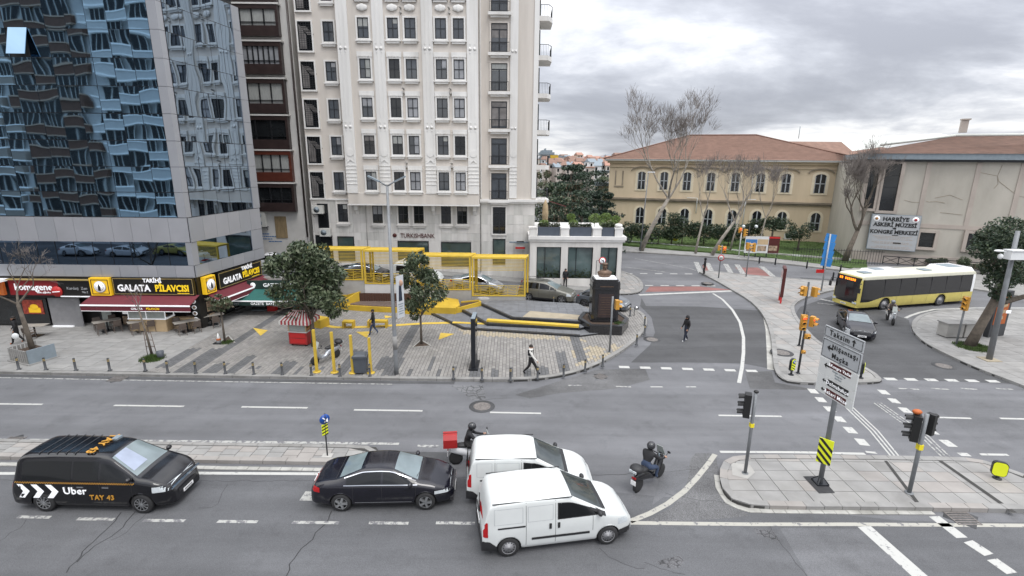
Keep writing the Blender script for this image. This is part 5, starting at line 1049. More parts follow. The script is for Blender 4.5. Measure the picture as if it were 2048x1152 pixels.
for k in range(23): xa = -12.35+k*.19; q_ = MB(); q_.bx(xa, xa+.17, 38.75, 38.85, .58, 1.22); q_.obj('back_board', 'wood_dark', wb)
yq = thing('yellow_planter', 'large faceted yellow planter behind the slim plaza tree', 'planter', (0, 0, 0))
solid(yq, 'body', [(-8.1, 36.85), (-6.9, 36.75), (-4.25, 36.55), (-4.0, 37.4), (-4.3, 39.0), (-8.0, 38.8)], .1, .72, 'yellow')
q_ = MB(); q_.add([(-8.1, 36.85, .72), (-6.9, 36.75, .72), (-4.25, 36.55, .72), (-4.0, 37.4, .72), (-4.3, 39.0, .74), (-8.0, 38.8, .74), (-5.3, 38.4, 1.05), (-6.7, 38.3, 1.05)], [(0, 1, 7), (1, 2, 6, 7), (2, 3, 6), (3, 4, 6), (4, 5, 7, 6), (5, 0, 7)]); q_.obj('top', 'yellow', yq)
yr = thing('yellow_planter', 'low yellow planter with soil at the right end beside the steps', 'planter', (0, 0, 0)); wallrun(yr, [(-4.2, 36.75), (-2.4, 38.2), (-2.5, 38.5)], [.62, .78, .78]); wallrun(yr, [(-4.0, 38.4), (-2.6, 38.95)], [.7, .7]); solid(yr, 'soil', [(-4.0, 36.95), (-2.6, 38.3), (-2.7, 38.9), (-4.0, 38.9)], .1, .6, 'soil')
# yellow stools, painted lines and triangles
def stool(label, p, w, d, h, rz=0, solid_=False):
    t = thing('yellow_stool', label, 'stool', (p.x, p.y, .12), rz); q_ = MB(); q_.bx(-w/2, w/2, -d/2, d/2, h-.12, h); q_.obj('seat', 'yellow', t)
    for s_ in (-1, 1): q_ = MB(); q_.bx(s_*w/2-s_*.12, s_*w/2, -d/2, d/2, 0, h-.12); q_.obj('side_panel', 'yellow', t)
    if solid_: q_ = MB(); q_.bx(-w/2+.12, w/2-.12, -d/2+.02, d/2-.02, 0, h-.12); q_.obj('core', 'yellow', t)
    return t
stool('solid yellow cube seat behind the big tree trunk', at(638, 652, .12), 1.1, .9, .6, -.35, True); stool('small open yellow cube stool left of the walking man', at(698, 655, .12), .78, .5, .5, .02); stool('long open yellow bench stool behind the walking man', at(756, 654, .12), 1.35, .5, .5, .02)
def gmark(name, L, m, z=.136, w=None, label=None):
    q_ = MB()
    if w: [q_.sheet(s_, z) for s_ in strip([at(*a, .12).xy for a in L], w)]
    else: q_.sheet([at(*a, .12).xy for a in L], z)
    return q_.obj(name, m, pav)
gmark('yellow_line', [(600, 630), (640, 650), (672, 655), (740, 654), (850, 647), (935, 645)], 'yellow_mark', w=.42)
for L in ([(506, 656), (536, 661), (521, 672)], [(712, 664), (744, 663), (733, 676)], [(881, 666), (909, 668), (877, 680)], [(769, 631), (787, 634), (770, 637)]): gmark('yellow_triangle', L, 'yellow_mark')
for L in ([(457, 671), (470, 686), (436, 688)], [(842, 680), (862, 692), (825, 695)]):
    gmark('tree_pit', L, 'soil', .137)
    for a, c in zip(L, L[1:]+L[:1]): gmark('pit_edging', [a, c], 'kerb_light', .14, w=.08)
# stepped terrace round the monument
tr = thing('stepped_terrace', 'three low grey paved steps with black stone edges leading to the monument', 'steps', (0, 0, 0))
T1 = [at(850, 622, .2).xy, at(925, 657, .2).xy, at(1160, 672, .2).xy, Vector((7.6, 33.2)), Vector((5.6, 39.0)), Vector((1.2, 39.25)), Vector((-2.8, 39.25))]
T2 = [at(922, 620, .38).xy, at(974, 648, .38).xy, at(1160, 657, .38).xy, Vector((6.6, 34.6)), Vector((5.5, 38.9)), Vector((1.2, 39.25)), Vector((-2.6, 39.25))]
T3 = [at(961, 608, .56).xy, at(1023, 636, .56).xy, at(1165, 645, .56).xy, Vector((6.4, 36)), Vector((5.2, 38.6)), Vector((1.25, 39.2)), Vector((-1.6, 39.2))]
for k, (T_, z0, z1) in enumerate(((T1, .1, .24), (T2, .24, .42), (T3, .42, .60))):
    q_ = MB(); q_.prism([tuple(p) for p in T_], z0, z1-.012, side=0); st_ = q_.obj('step', 'black_stone', tr)
    pave(st_, T_, .6, .6, z1, ['terrace', 'terrace', 'terrace'], 'step_slab', gap=.012, h=.012, near=(2, 20), seed=k, stag=0)
    for a, c in zip(T_[:3], T_[1:3]):
        d = (c-a).normalized(); n = Vector((-d.y, d.x))*.09; q_ = MB(); q_.bar((a.x+n.x, a.y+n.y, z1+.008), (c.x+n.x, c.y+n.y, z1+.008), .18, .02); q_.obj('edge_stone', 'black_stone', st_)
a, c = at(974, 643, .43), at(1158, 655, .43); q_ = MB(); q_.bar((a.x, a.y+.1, .50), (c.x, c.y+.1, .50), .42, .13); q_.obj('yellow_seat_edge', 'yellow_rail', tr)
q_ = MB(); a, c = at(905, 645, .26), at(978, 648, .26); q_.sheet([(a.x, a.y-.15), (c.x, c.y-.15), (c.x, c.y+.2), (a.x, a.y+.25)], .262); q_.obj('yellow_line', 'yellow_mark', tr)
q_ = MB(); q_.sheet([at(1060, 622, .6).xy, at(1180, 632, .6).xy, at(1172, 640, .6).xy, at(1045, 634, .6).xy], .612); q_.obj('sand_band', 'paver_sand', tr)
# monument
mn = thing('monument_plinth', 'tall polished black granite plinth on a hexagonal black base', 'monument', (6.45, 34.15, .1))
hexo = [(-1.75, .1), (-1.15, -1.6), (1.0, -1.75), (1.85, .1), (1.5, 1.6), (-1.2, 1.6)]
q_ = MB(); q_.prism(hexo, 0, .62); q_.obj('base', 'granite', mn); q_ = MB(); q_.prism([(x*.84, y*.84) for x, y in hexo], .62, .63); q_.obj('soil', 'soil', mn)
for a, c in zip(hexo, hexo[1:]+hexo[:1]):
    q_ = MB(); q_.add([(a[0], a[1], .62), (c[0], c[1], .62), (c[0]*.84, c[1]*.84, .62), (a[0]*.84, a[1]*.84, .62), (a[0], a[1], .68), (c[0], c[1], .68), (c[0]*.84, c[1]*.84, .68), (a[0]*.84, a[1]*.84, .68)], [(4, 5, 6, 7), (0, 1, 5, 4), (2, 3, 7, 6), (1, 2, 6, 5), (3, 0, 4, 7)]); q_.obj('coping', 'black_stone', mn)
def cham(w, d, z0, z1, c=.16, y=0): return [(-w+c, -d), (w-c, -d), (w, -d+c), (w, d-c), (w-c, d), (-w+c, d), (-w, d-c), (-w, -d+c)]
for w_, d_, z0, z1, nm in ((.98, .8, .63, .78, 'moulding'), (.93, .75, .78, 2.95, 'shaft'), (.98, .8, 2.95, 3.02, 'moulding'), (.95, .77, 3.02, 3.38, 'frieze'), (.93, .74, 3.38, 3.5, 'moulding'), (.82, .64, 3.5, 3.62, 'moulding')):
    q_ = MB(); q_.prism(cham(w_, d_, z0, z1), z0, z1); q_.obj(nm, 'granite', mn)
q_ = MB(); q_.bx(-.52, .52, -.79, -.75, .98, 2.65); q_.obj('inscription_panel', 'brown_clad', mn)
q_ = MB()
for k in range(8): q_.bx(-.4+(k % 2)*.05, .4-(k % 3)*.06, -.80, -.79, 1.2+k*.17, 1.23+k*.17)
q_.bx(-.45, .45, -.785, -.77, 3.14, 3.2); q_.obj('inscription', 'bronze', mn)
b = MB(); b.bx(-.72, .72, -.55, .55, 3.62, 3.68); b.obj('white_cap', 'letter_white', mn)
# bust
bu = thing('bronze_bust', 'weathered bronze bust in cap and coat on top of the black plinth', 'statue', (6.4, 34.2, 3.78)); bu.scale = (.88, .88, .80)
q_ = MB(); q_.lathe((0, 0, 0), [(.34, 0), (.5, .1), (.55, .3), (.48, .48), (.3, .6), (.16, .66)], 16); q_.v = [(x, y*.7, z) for x, y, z in q_.v]; q_.obj('torso', 'bronze', bu)
q_ = MB(); q_.tube([(0, 0, .55), (0, -.02, .78)], [.17, .14], 10); q_.ball((0, -.03, .9), (.18, .2, .23), n=14, k=10); q_.ball((0, -.22, .88), (.035, .05, .06), n=8, k=5); q_.bar((-.1, -.21, .8), (.1, -.21, .8), .05, .05); q_.ball((-.18, -.02, .88), (.03, .05, .07), n=6, k=4); q_.ball((.18, -.02, .88), (.03, .05, .07), n=6, k=4); q_.obj('head', 'bronze', bu)
q_ = MB(); q_.lathe((0, -.02, 1.02), [(.2, 0), (.22, .06), (.26, .1), (.2, .2), (.05, .22)], 14); q_.obj('cap', 'bronze', bu)
for s_ in (-1, 1): q_ = MB(); q_.ball((s_*.42, 0, .38), (.16, .2, .12), n=10, k=6); q_.obj('epaulette', 'bronze', bu)
# bollards
def make_bollard():
    t = thing('bollard', 'x', 'bollard'); q_ = MB(); q_.lathe((0, 0, 0), [(.11, 0), (.11, .03), (.06, .05), (.055, .68), (.05, .72), (.03, .735)], 12); q_.obj('post', 'post_dark', t)
    for z in (.54, .61): q_ = MB(); q_.lathe((0, 0, z), [(.060, 0), (.060, .03)], 12); q_.obj('band', 'gold', t)
    return t
B0 = make_bollard(); firstb = [0]
names = ['beside the white framed planter box at the far left', 'second from the left edge, near the slatted planter', 'third from the left edge', 'fourth from the left edge', 'left of the slim staked tree', 'right of the slim staked tree', 'below the middle cafe table', 'below the small leafy tree', 'right of the small leafy tree', 'left of the red striped cart', 'below the red striped cart', 'between the first and second yellow post', 'in front of the fourth yellow post by the bin', 'left of the black totem', 'right of the black totem', 'left of the walking woman', 'at the feet of the walking woman', 'right of the walking woman', 'where the kerb starts to curve', 'below the slim signal pole on the corner', 'at the round corner below the monument', 'on the corner right of the monument base', 'right of the monument, second from top', 'by the tiny mirror post behind the monument', 'rusty one beside the olive car door', 'beside the front wheel of the olive car']
bl_px = [(38, 739), (92, 740), (152, 741), (220, 741), (291, 742), (336, 746), (392, 747), (451, 748), (508, 749), (565, 750), (623, 751), (680, 753), (740, 753), (907, 758), (964, 760), (1021, 761), (1075, 758), (1127, 753), (1170, 743), (1205, 733), (1273, 690), (1289, 670), (1289, 651), (1260, 632), (1068, 601), (1107, 609)]
for (x, y), nme in zip(bl_px, names):
    p = at(x, y, .13); lab = 'dark kerbside bollard with yellow bands '+nme
    if not firstb[0]: firstb[0] = 1; B0.location = p; B0['label'] = lab; B0['group'] = 'banded bollards along the plaza kerb'
    else: dup(B0, p, 0, lab, 'banded bollards along the plaza kerb')
rr = random.Random(9)
q_ = MB(); q_.lathe((0, 0, 0), [(.08, 0), (.08, .8), (.05, .86)], 8); bm_ = q_.mesh('plain_bollard', 'frame_black')
fb_px = [(1518, 527), (1550, 530), (1613, 537), (1646, 541), (1680, 545), (1665, 561)]; fbn = ['leftmost of the row', 'second of the row', 'third of the row', 'just left of the blue sign pole', 'just right of the blue sign pole', 'on the near island by the bus front']
for (x, y), nme in zip(fb_px, fbn):
    o = mobj('plain_bollard', bm_, loc=at(x, y, .13)); tag(o, 'plain black bollard below the museum lawn, '+nme, 'bollard', 'plain black bollards by the museum')
# yellow posts
q_ = MB(); 
def ypost(x, y, h, lab):
    p = at(x, y, .12); t = thing('yellow_post', lab, 'post', p, group='four tall yellow posts on the plaza'); q_ = MB(); q_.bx(-.065, .065, -.065, .065, .02, h); q_.obj('shaft', 'yellow_rail', t); q_ = MB(); q_.lathe((0, 0, 0), [(.22, 0), (.22, .04)], 10); q_.obj('foot_plate', 'yellow_rail', t)
for a in ((634, 744, 2.45, 'leftmost tall yellow post in front of the parked scooter'), (669, 745, 2.35, 'second tall yellow post right of the parked scooter'), (706, 746, 2.2, 'third tall yellow post left of the grey bin'), (742, 746, 2.05, 'rightmost yellow post just behind the grey bin')): ypost(*a)
# wheelie bin
p = at(723, 744, .12); t = thing('wheelie_bin', 'dark grey wheeled rubbish bin between two yellow posts', 'bin', p, .1); q_ = MB(); q_.box((0, 0, .5), (.62, .6, .86), top=1.15); q_.obj('body', 'bin_grey', t); q_ = MB(); q_.box((0, 0, .99), (.8, .78, .1)); q_.box((0, 0, 1.07), (.66, .64, .08), top=.8); q_.obj('lid', 'bin_grey', t)
for s_ in (-.28, .28): q_ = MB(); q_.lathe((s_, .25, .09), [(.09, -.03), (.09, .03)], 12, axis='X'); q_.obj('wheel', 'tyre', t)
# food cart
p = at(604, 688, .12); t = thing('snack_cart', 'red street snack cart with glass case and red striped canopy', 'cart', p, -.12)
q_ = MB(); q_.bx(-.6, .6, -.4, .4, .12, .9); q_.obj('body', 'cart_red', t)
for k in range(2): q_ = MB(); q_.bx(-.5, .5, -.42, -.4, .2+k*.36, .48+k*.36); q_.obj('drawer_panel', 'sign_red', t)
q_ = MB(); q_.bx(-.62, .62, -.43, .43, .9, .96); q_.obj('shelf', 'sign_white', t); q_ = MB(); q_.bx(-.55, .55, -.36, .36, .96, 1.15); q_.obj('food', 'food', t)
for xx in (-.56, .56):
    for yy in (-.37, .37): q_ = MB(); q_.bx(xx-.03, xx+.03, yy-.03, yy+.03, .96, 1.75); q_.obj('pillar', 'counter', t)
q_ = MB(); q_.bx(-.56, .56, -.375, -.365, .98, 1.45); q_.obj('glass_case', 'clear_plastic', t)
for k in range(16):
    a = k/16; x0 = -.95+1.9*a; x1 = -.95+1.9*(k+1)/16; m = 'stripe_red' if k % 2 else 'stripe_white'; q_ = MB(); xr0 = x0*.5; xr1 = x1*.5
    for sy in (-1, 1): q_.quad((x0, sy*.75, 1.72), (x1, sy*.75, 1.72), (xr1, 0, 2.25), (xr0, 0, 2.25)); q_.quad((x0, sy*.76, 1.5), (x1, sy*.76, 1.5), (x1, sy*.75, 1.72), (x0, sy*.75, 1.72))
    q_.obj('canopy_stripe', m, t)
for sx in (-1, 1):
    for k in range(8):
        q_ = MB(); y0_ = -.75+1.5*k/8; y1_ = -.75+1.5*(k+1)/8; q_.quad((sx*.95, y0_, 1.72), (sx*.95, y1_, 1.72), (sx*.475, y1_*.02, 2.25), (sx*.475, y0_*.02, 2.25)); q_.quad((sx*.95, y0_, 1.5), (sx*.95, y1_, 1.5), (sx*.95, y1_, 1.72), (sx*.95, y0_, 1.72)); q_.obj('canopy_stripe', 'stripe_red' if k % 2 else 'stripe_white', t)
for xx in (-.45, .45):
    for yy in (-.3, .3): q_ = MB(); q_.lathe((xx, yy, .07), [(.07, -.02), (.07, .02)], 10, axis='Y'); q_.obj('castor', 'tyre', t)
# totem
p = at(947, 739, .12); t = thing('black_totem', 'tall thin black display totem seen edge on at the plaza kerb', 'totem', p, -.03); q_ = MB(); q_.bx(-.12, .12, -.1, 1.1, .1, 3.0); q_.obj('body', 'frame_black', t); q_ = MB(); q_.bx(-.11, .11, -.11, 1.11, 3.0, 3.03); q_.obj('top_cap', 'far_grey', t); q_ = MB(); q_.bx(-.26, .26, -.2, 1.2, 0, .1); q_.obj('base', 'frame_black', t)
for s_ in (-1, 1): q_ = MB(); q_.bx(s_*.12, s_*.125, .0, 1.0, .8, 2.8); q_.obj('screen', 'window_dark', t)
# slatted planter box at far left
p = at(68, 718, .12); t = thing('planter_box', 'square planter with pale slats and grey panel round the bare tree', 'planter', p, -.35)
q_ = MB(); q_.bx(-1.0, 1.0, -.75, .75, 0, .06); q_.obj('base', 'slab_b', t); q_ = MB(); q_.bx(-.8, .8, -.6, .6, .06, .55); q_.obj('soil', 'soil', t)
for k in range(9): q_ = MB(); q_.bx(-.85+k*.19, -.73+k*.19, -.68, -.62, .06, .8); q_.obj('slat', 'slab', t)
for k in range(7): q_ = MB(); q_.bx(-.9, -.84, -.6+k*.19, -.48+k*.19, .06, .8); q_.obj('slat', 'slab', t)
q_ = MB(); q_.bx(.84, .9, -.66, .66, .06, .85); q_.obj('end_panel', 'far_grey', t)
# traffic cone with hose at tree pit, grey bucket
p = at(438, 686, .12); t = thing('traffic_cone', 'dirty white and orange traffic cone at the foot of the small tree', 'traffic cone', p); q_ = MB(); q_.bx(-.25, .25, -.25, .25, 0, .05); q_.obj('base', 'frame_black', t); q_ = MB(); q_.lathe((0, 0, .05), [(.15, 0), (.03, .6)], 12); q_.obj('cone', 'sign_white', t); q_ = MB(); q_.lathe((0, 0, .2), [(.13, 0), (.105, .12)], 12); q_.obj('orange_band', 'shoe_orange', t)
p = at(322, 717, .12); t = thing('grey_bucket', 'small grey tub beside the staked tree on the pavement', 'bucket', p); q_ = MB(); q_.lathe((0, 0, 0), [(.15, 0), (.2, .45), (.18, .45), (.14, .05)], 14); q_.obj('tub', 'bin_grey', t)
# ================================================================== POLES, SIGNALS, SIGNS
def pole(t, h, r=.06, m='post_grey', x=0, y=0, r2=None): q_ = MB(); q_.tube([(x, y, 0), (x, y, h)], [r, r2 or r], 12); q_.lathe((x, y, 0), [(r*2, 0), (r*2, .03)], 10); return q_.obj('pole', m, t)
def head(t, loc, rz, body='signal_yellow', n=3, lit=None, s=1.0, back=False):
    loc = Vector(loc); m = Matrix.Rotation(rz, 3, 'Z'); q_ = MB(); q_.box(loc, (.32*s, .22*s, .30*n*s), rz); hd = q_.obj('signal_head', body, t)
    for k in range(n):
        z = (n-1)/2*.3*s-k*.3*s; c = loc+m @ Vector((0, -.12*s, 0))+Vector((0, 0, z)); q_ = MB(); q_.lathe((0, 0, 0), [(.10*s, 0), (.10*s, .012)], 12, axis='Y'); q_.v = [tuple(m @ Vector(v)+c) for v in q_.v]
        q_.obj('lens', 'red_glow' if lit == k else 'signal_black', hd)
        q_ = MB(); V = []
        for j in range(9): a = PI*j/8; V += [Vector((math.cos(a)*.125*s, 0, math.sin(a)*.125*s)), Vector((math.cos(a)*.125*s, -.2*s, math.sin(a)*.125*s-.03*s))]
        q_.add([tuple(m @ v+c) for v in V], [(2*j, 2*j+1, 2*j+3, 2*j+2) for j in range(8)]); q_.obj('visor', body if body == 'signal_black' else 'signal_yellow', hd)
    return hd
def signal(label, xy, h, heads, z=.14, extra=None, m='post_grey', r=.06):
    p = at(*xy, z); t = thing('traffic_light', label, 'traffic light', p); pole(t, h, r, m)
    for hd in heads: head(t, *hd[:2], **hd[2])
    return t
K = 'signal_black'
t = signal('black backed traffic light on the left end of the signal island', (1490, 947), 3.35, [((-.24, .05, 2.8), -1.95, dict(body=K, s=1.0))]); q_ = MB(); q_.ball((0, 0, 3.36), (.09, .09, .06)); q_.obj('cap', K, t); q_ = MB(); q_.bx(-.065, .065, -.07, .07, 1.95, 2.1); q_.obj('sticker', 'hivis2', t)
t = signal('pair of black backed traffic lights on the right of the signal island', (1818, 986), 3.1, [((-.25, .05, 2.55), -2.1, dict(body=K, s=1.05)), ((.26, .08, 2.68), 2.03, dict(body=K, s=.85))], r=.07); q_ = MB(); q_.ball((-.25, .12, 3.12), (.16, .12, .09)); q_.obj('orange_visor', 'shoe_orange', t); q_ = MB(); q_.bx(-.075, .075, -.08, .08, 1.75, 1.95); q_.obj('sticker', 'hivis2', t)
signal('tall pole with two yellow signal heads turned away on the triangular island', (1598, 691), 4.2, [((-.3, -.1, 3.65), -PI/2+.3, dict(n=2)), ((.38, -.1, 3.6), PI/2+.2, dict(n=2))], m='post_dark')
signal('nearer signal pole with two lit red lights on the triangular island', (1596, 746), 3.6, [((-.2, -.1, 3.0), -.25, dict(n=3, lit=0, s=.95)), ((.3, -.05, 3.05), .7, dict(n=2, lit=0, s=.95)), ((.12, -.1, 2.2), -.1, dict(n=1, s=.9)), ((.05, -.1, 1.3), -.1, dict(n=1, s=.6))], m='post_dark')
t = signal('small red signal with round no entry sign on the far tip of the triangular island', (1437, 556), 3.4, [((.25, 0, 2.95), -.1, dict(n=2, lit=0, s=1.1)), ((-.3, 0, 3.1), 1.2, dict(n=2, s=.8))], z=.12); q_ = MB(); q_.lathe((0, -.1, 2.1), [(.32, 0), (.32, .02)], 20, axis='Y'); q_.obj('sign_disc', 'sign_red', t); q_ = MB(); q_.lathe((0, -.12, 2.1), [(.23, 0), (.23, .02)], 20, axis='Y'); q_.obj('disc_centre', 'sign_white', t); q_ = MB(); q_.bx(-.12, .12, -.135, -.12, 2.06, 2.14); q_.obj('mark', 'ink', t)
signal('red traffic signal on a pale pole beside the museum posters', (1477, 515), 3.7, [((-.2, 0, 3.4), 0, dict(n=2, lit=0, s=1.1)), ((.4, 0, 3.1), 1.5, dict(n=3, s=1.0))], z=.13, m='sign_white')
signal('yellow signal heads seen from behind in front of the museum posters', (1492, 553), 3.6, [((-.22, 0, 3.2), PI/2, dict(n=2, s=1.1)), ((.45, 0, 3.05), -PI/2, dict(n=3, s=1.0))], z=.12)
signal('yellow traffic light on the right pavement beside the leaning tree', (1912, 690), 3.3, [((-.12, -.12, 2.85), -1.2, dict(n=3, s=1.0))], z=.12)
signal('small yellow traffic light on the plaza corner in front of the monument', (1219, 704), 3.55, [((.28, 0, 3.05), 1.7, dict(n=2, s=.95))], z=.12)
# direction sign
p = at(1640, 966, .145); t = thing('direction_sign', 'tall pole with stacked grey and brown direction panels on the signal island', 'road sign', p)
q_ = MB(); q_.tube([(0, 0, 0), (0, 0, 5.9)], [.085, .08], 14); q_.obj('pole', 'post_grey', t); q_ = MB(); q_.box((0, 0, .03), (.42, .42, .06)); [q_.bar((sx*.2, sy*.2, .06), (sx*.06, sy*.06, .25), .03) for sx in (-1, 1) for sy in (-1, 1)]; q_.obj('foot_plate', 'frame_black', t)
def panelT(t, c, w, h, rz, tilt, m, items, border=True, name='panel'):
    Mx = Matrix.Rotation(rz, 3, 'Z') @ Matrix.Rotation(tilt, 3, 'Y'); c = Vector(c)+Mx @ Vector((0, -.12, 0)); q_ = MB(); q_.box(c, (w, .04, h), rot=Mx); pn = q_.obj(name, m, t)
    fr = Mx @ FR
    if border:
        q_ = MB()
        for dx, dz, ww, hh in ((0, h/2-.04, w-.08, .015), (0, -h/2+.04, w-.08, .015), (w/2-.04, 0, .015, h-.08), (-w/2+.04, 0, .015, h-.08)): q_.box(c+Mx @ Vector((dx, -.024, dz)), (ww, .004, hh), rot=Mx)
        q_.obj('border', 'ink', pn)
    for it in items:
        if it[0] == 'T': text(it[1], it[2], c+Mx @ Vector((it[3], -.03+(-.012 if len(it) > 6 else 0), it[4])), fr, it[5], pn, th=.004, shx=1.0, bold=it[2]*(.006 if len(it) > 6 else .015), sp=1.1 if len(it) > 6 else 1.22)
        if it[0] == 'B': q_ = MB(); q_.box(c+Mx @ Vector((it[1], -.026, it[2])), (it[3], .008, it[4]), rot=Mx); q_.obj('name_band', it[5], pn)
        if it[0] == 'A':
            x, z, s_, a = it[1:5]; q_ = MB(); pts = [(0, .5), (-.42, 0), (-.12, .08), (-.12, -.5), (.12, -.5), (.12, .08), (.42, 0)]; q_.add([c+Mx @ Vector((x+(u*math.cos(a)-v*math.sin(a))*s_, -.026, z+(u*math.sin(a)+v*math.cos(a))*s_)) for u, v in pts], [(0, 1, 2, 3, 4, 5, 6)]); q_.obj('arrow', 'ink', pn)
    return pn
RZ = -1.45; PW = 1.75; y_ = .0
panelT(t, (0.03, y_, 5.62), PW, .40, RZ, 0, 'sign_grey', [('T', 'Taksim', .27, -.16, 0, 'ink'), ('A', .48, 0, .24, 0)])
panelT(t, (0.03, y_, 5.02), PW, .70, RZ, 0, 'sign_grey', [('T', 'Nişantaşı', .24, .17, .15, 'ink'), ('T', 'Maçka', .25, .02, -.16, 'ink'), ('A', -.48, .06, .30, PI/2)])
panelT(t, (0.03, y_, 4.34), PW, .60, RZ, 0, 'sign_white', [('B', .12, .17, .96, .21, 'sign_brown'), ('T', '&Kongre Vadisi', .15, .12, .17, 'letter_white', 1), ('T', 'Kongre ve Sergi', .075, .1, 0, 'far_grey'), ('T', 'Congress', .075, .1, -.1, 'far_grey'), ('T', 'Merkezi', .075, .1, -.2, 'far_grey'), ('A', -.5, .08, .26, PI/2)], border=False)
panelT(t, (0.03, y_, 3.86), PW, .32, RZ, 0, 'sign_white', [('B', .14, 0, .96, .23, 'ink'), ('T', 'Dolmabahçe', .19, .14, 0, 'letter_white', 1), ('A', -.5, 0, .2, PI/2)], border=False)
panelT(t, (0.03, y_, 3.52), PW, .32, RZ, 0, 'sign_white', [('B', .12, 0, .92, .23, 'sign_brown'), ('T', 'Askeri Müze', .19, .12, 0, 'letter_white', 1), ('A', -.5, 0, .2, PI/2)], border=False)
# chevron plate on the pole
q_ = MB(); Mx = Matrix.Rotation(-.8, 3, 'Z'); c = Vector((0, 0, 1.35))+Mx @ Vector((0, -.12, 0)); hw, hh = .23, .48
q_.box(c, (hw*2, .03, hh*2), rot=Mx); ch = q_.obj('chevron_plate', 'hivis', t)
def stripes(ch, c, Mx, hw, hh, n, sl, wd, m='ink', off=-.02):
    for k in range(n):
        z0 = -hh*1.3+k*(2.2*hh/n)+.05
        sub = [(-hw, z0+sl), (hw, z0-sl), (hw, z0-sl+wd), (-hw, z0+sl+wd)]; sub = clip_poly(sub, -hw, -hh, hw, hh)
        if len(sub) >= 3: q_ = MB(); q_.add([c+Mx @ Vector((u, off, v)) for u, v in sub], [tuple(range(len(sub)))]); q_.obj('stripe', m, ch)
stripes(ch, c, Mx, hw, hh, 4, .22, .13)
# reflective oval markers
def marker(label, xy, z, h, w, rz, stripe, m='hivis', arrow=True, low=.25):
    p = at(*xy, z); t = thing('island_marker', label, 'marker', p); Mx = Matrix.Rotation(rz, 3, 'Z'); q_ = MB(); q_.tube([(0, 0, 0), (0, 0, low)], .06, 8); q_.lathe((0, 0, 0), [(.14, 0), (.14, .04)], 10); q_.obj('foot', 'frame_black', t)
    pts = []
    for cx2, cz2, a0 in ((w/2-.14, h-.14, 0), (-w/2+.14, h-.14, PI/2), (-w/2+.14, .14, PI), (w/2-.14, .14, 1.5*PI)): pts += [(cx2+.14*math.cos(a0+k*PI/8), cz2+.14*math.sin(a0+k*PI/8)) for k in range(5)]
    def plate(s_, y0, y1, m, nm):
        q_ = MB(); n = len(pts); P2 = [((u)*s_, (v-h/2)*s_+h/2+low) for u, v in pts]; q_.add([Mx @ Vector((u, y0, v)) for u, v in P2]+[Mx @ Vector((u, y1, v)) for u, v in P2], [tuple(range(n)), tuple(range(2*n-1, n-1, -1))]+[(i, n+i, n+(i+1) % n, (i+1) % n) for i in range(n)]); return q_.obj(nm, m, t)
    plate(1, -.05, .08, 'frame_black', 'shell'); f_ = plate(.9, -.075, -.05, m, 'face')
    if stripe: stripes(f_, Vector((0, 0, low+h*.40)), Mx, w*.42, h*.36, 4, .09, .055, off=-.08)
    if arrow: q_ = MB(); q_.lathe((0, 0, 0), [(.11, 0), (.11, .015)], 16, axis='Y'); q_.v = [tuple(Mx @ Vector((v[0], v[1]-.09, v[2]+low+h-.17))) for v in q_.v]; q_.obj('blue_disc', 'sign_blue', f_); q_ = MB(); q_.box(Mx @ Vector((0, -.098, low+h-.17)), (.12, .004, .03), rot=Mx @ Matrix.Rotation(.6, 3, 'Y')); q_.obj('arrow', 'letter_white', f_)
    return t
marker('striped yellow and black oval marker with blue disc on the triangular island', (1582, 750), .12, .72, .38, .5, True); marker('yellow marker with black edge, partly hidden behind the direction panels', (1721, 756), .12, .72, .3, 1.2, False, arrow=False); marker('plain bright yellow oval marker with black rim right of the traffic lights', (1994, 957), .145, .58, .46, -.5, False, arrow=False, low=.12)
# keep right sign on median
p = at(655, 912, .125); t = thing('keep_right_sign', 'round blue arrow sign above a striped plate on the left median', 'road sign', p); q_ = MB(); q_.tube([(0, 0, 0), (0, 0, 1.75)], .03, 8); q_.obj('pole', 'post_dark', t); Mx = Matrix.Rotation(.75, 3, 'Z')
q_ = MB(); q_.box((0, 0, .02), (.4, .3, .02)); q_.obj('foot_patch', 'concrete', t)
def disc(t, c, r, m, Mx, off, nm): q_ = MB(); q_.lathe((0, 0, 0), [(r, 0), (r, .02)], 20, axis='Y'); q_.v = [tuple(Vector(c)+Mx @ Vector((v[0], v[1]+off, v[2]))) for v in q_.v]; return q_.obj(nm, m, t)
disc(t, (0, 0, 1.62), .2, 'sign_blue', Mx, -.05, 'disc'); q_ = MB(); q_.box(Vector((0, 0, 1.62))+Mx @ Vector((0, -.06, 0)), (.24, .005, .045), rot=Mx @ Matrix.Rotation(.8, 3, 'Y')); q_.add([Vector((0, 0, 1.62))+Mx @ Vector((u, -.063, v)) for u, v in ((.12, -.13), (-.04, -.12), (.11, .03))], [(0, 1, 2)]); q_.obj('arrow', 'letter_white', t)
disc(t, (.01, .05, 1.62), .2, 'frame_black', Matrix.Rotation(-1.1, 3, 'Z'), .0, 'rear_disc')
q_ = MB(); q_.box((0, -.02, 1.17), (.24, .02, .46), rot=Mx); pl_ = q_.obj('striped_plate', 'hivis', t); stripes(pl_, Vector((0, -.02, 1.17)), Mx, .12, .23, 4, -.03, .055, off=-.014)
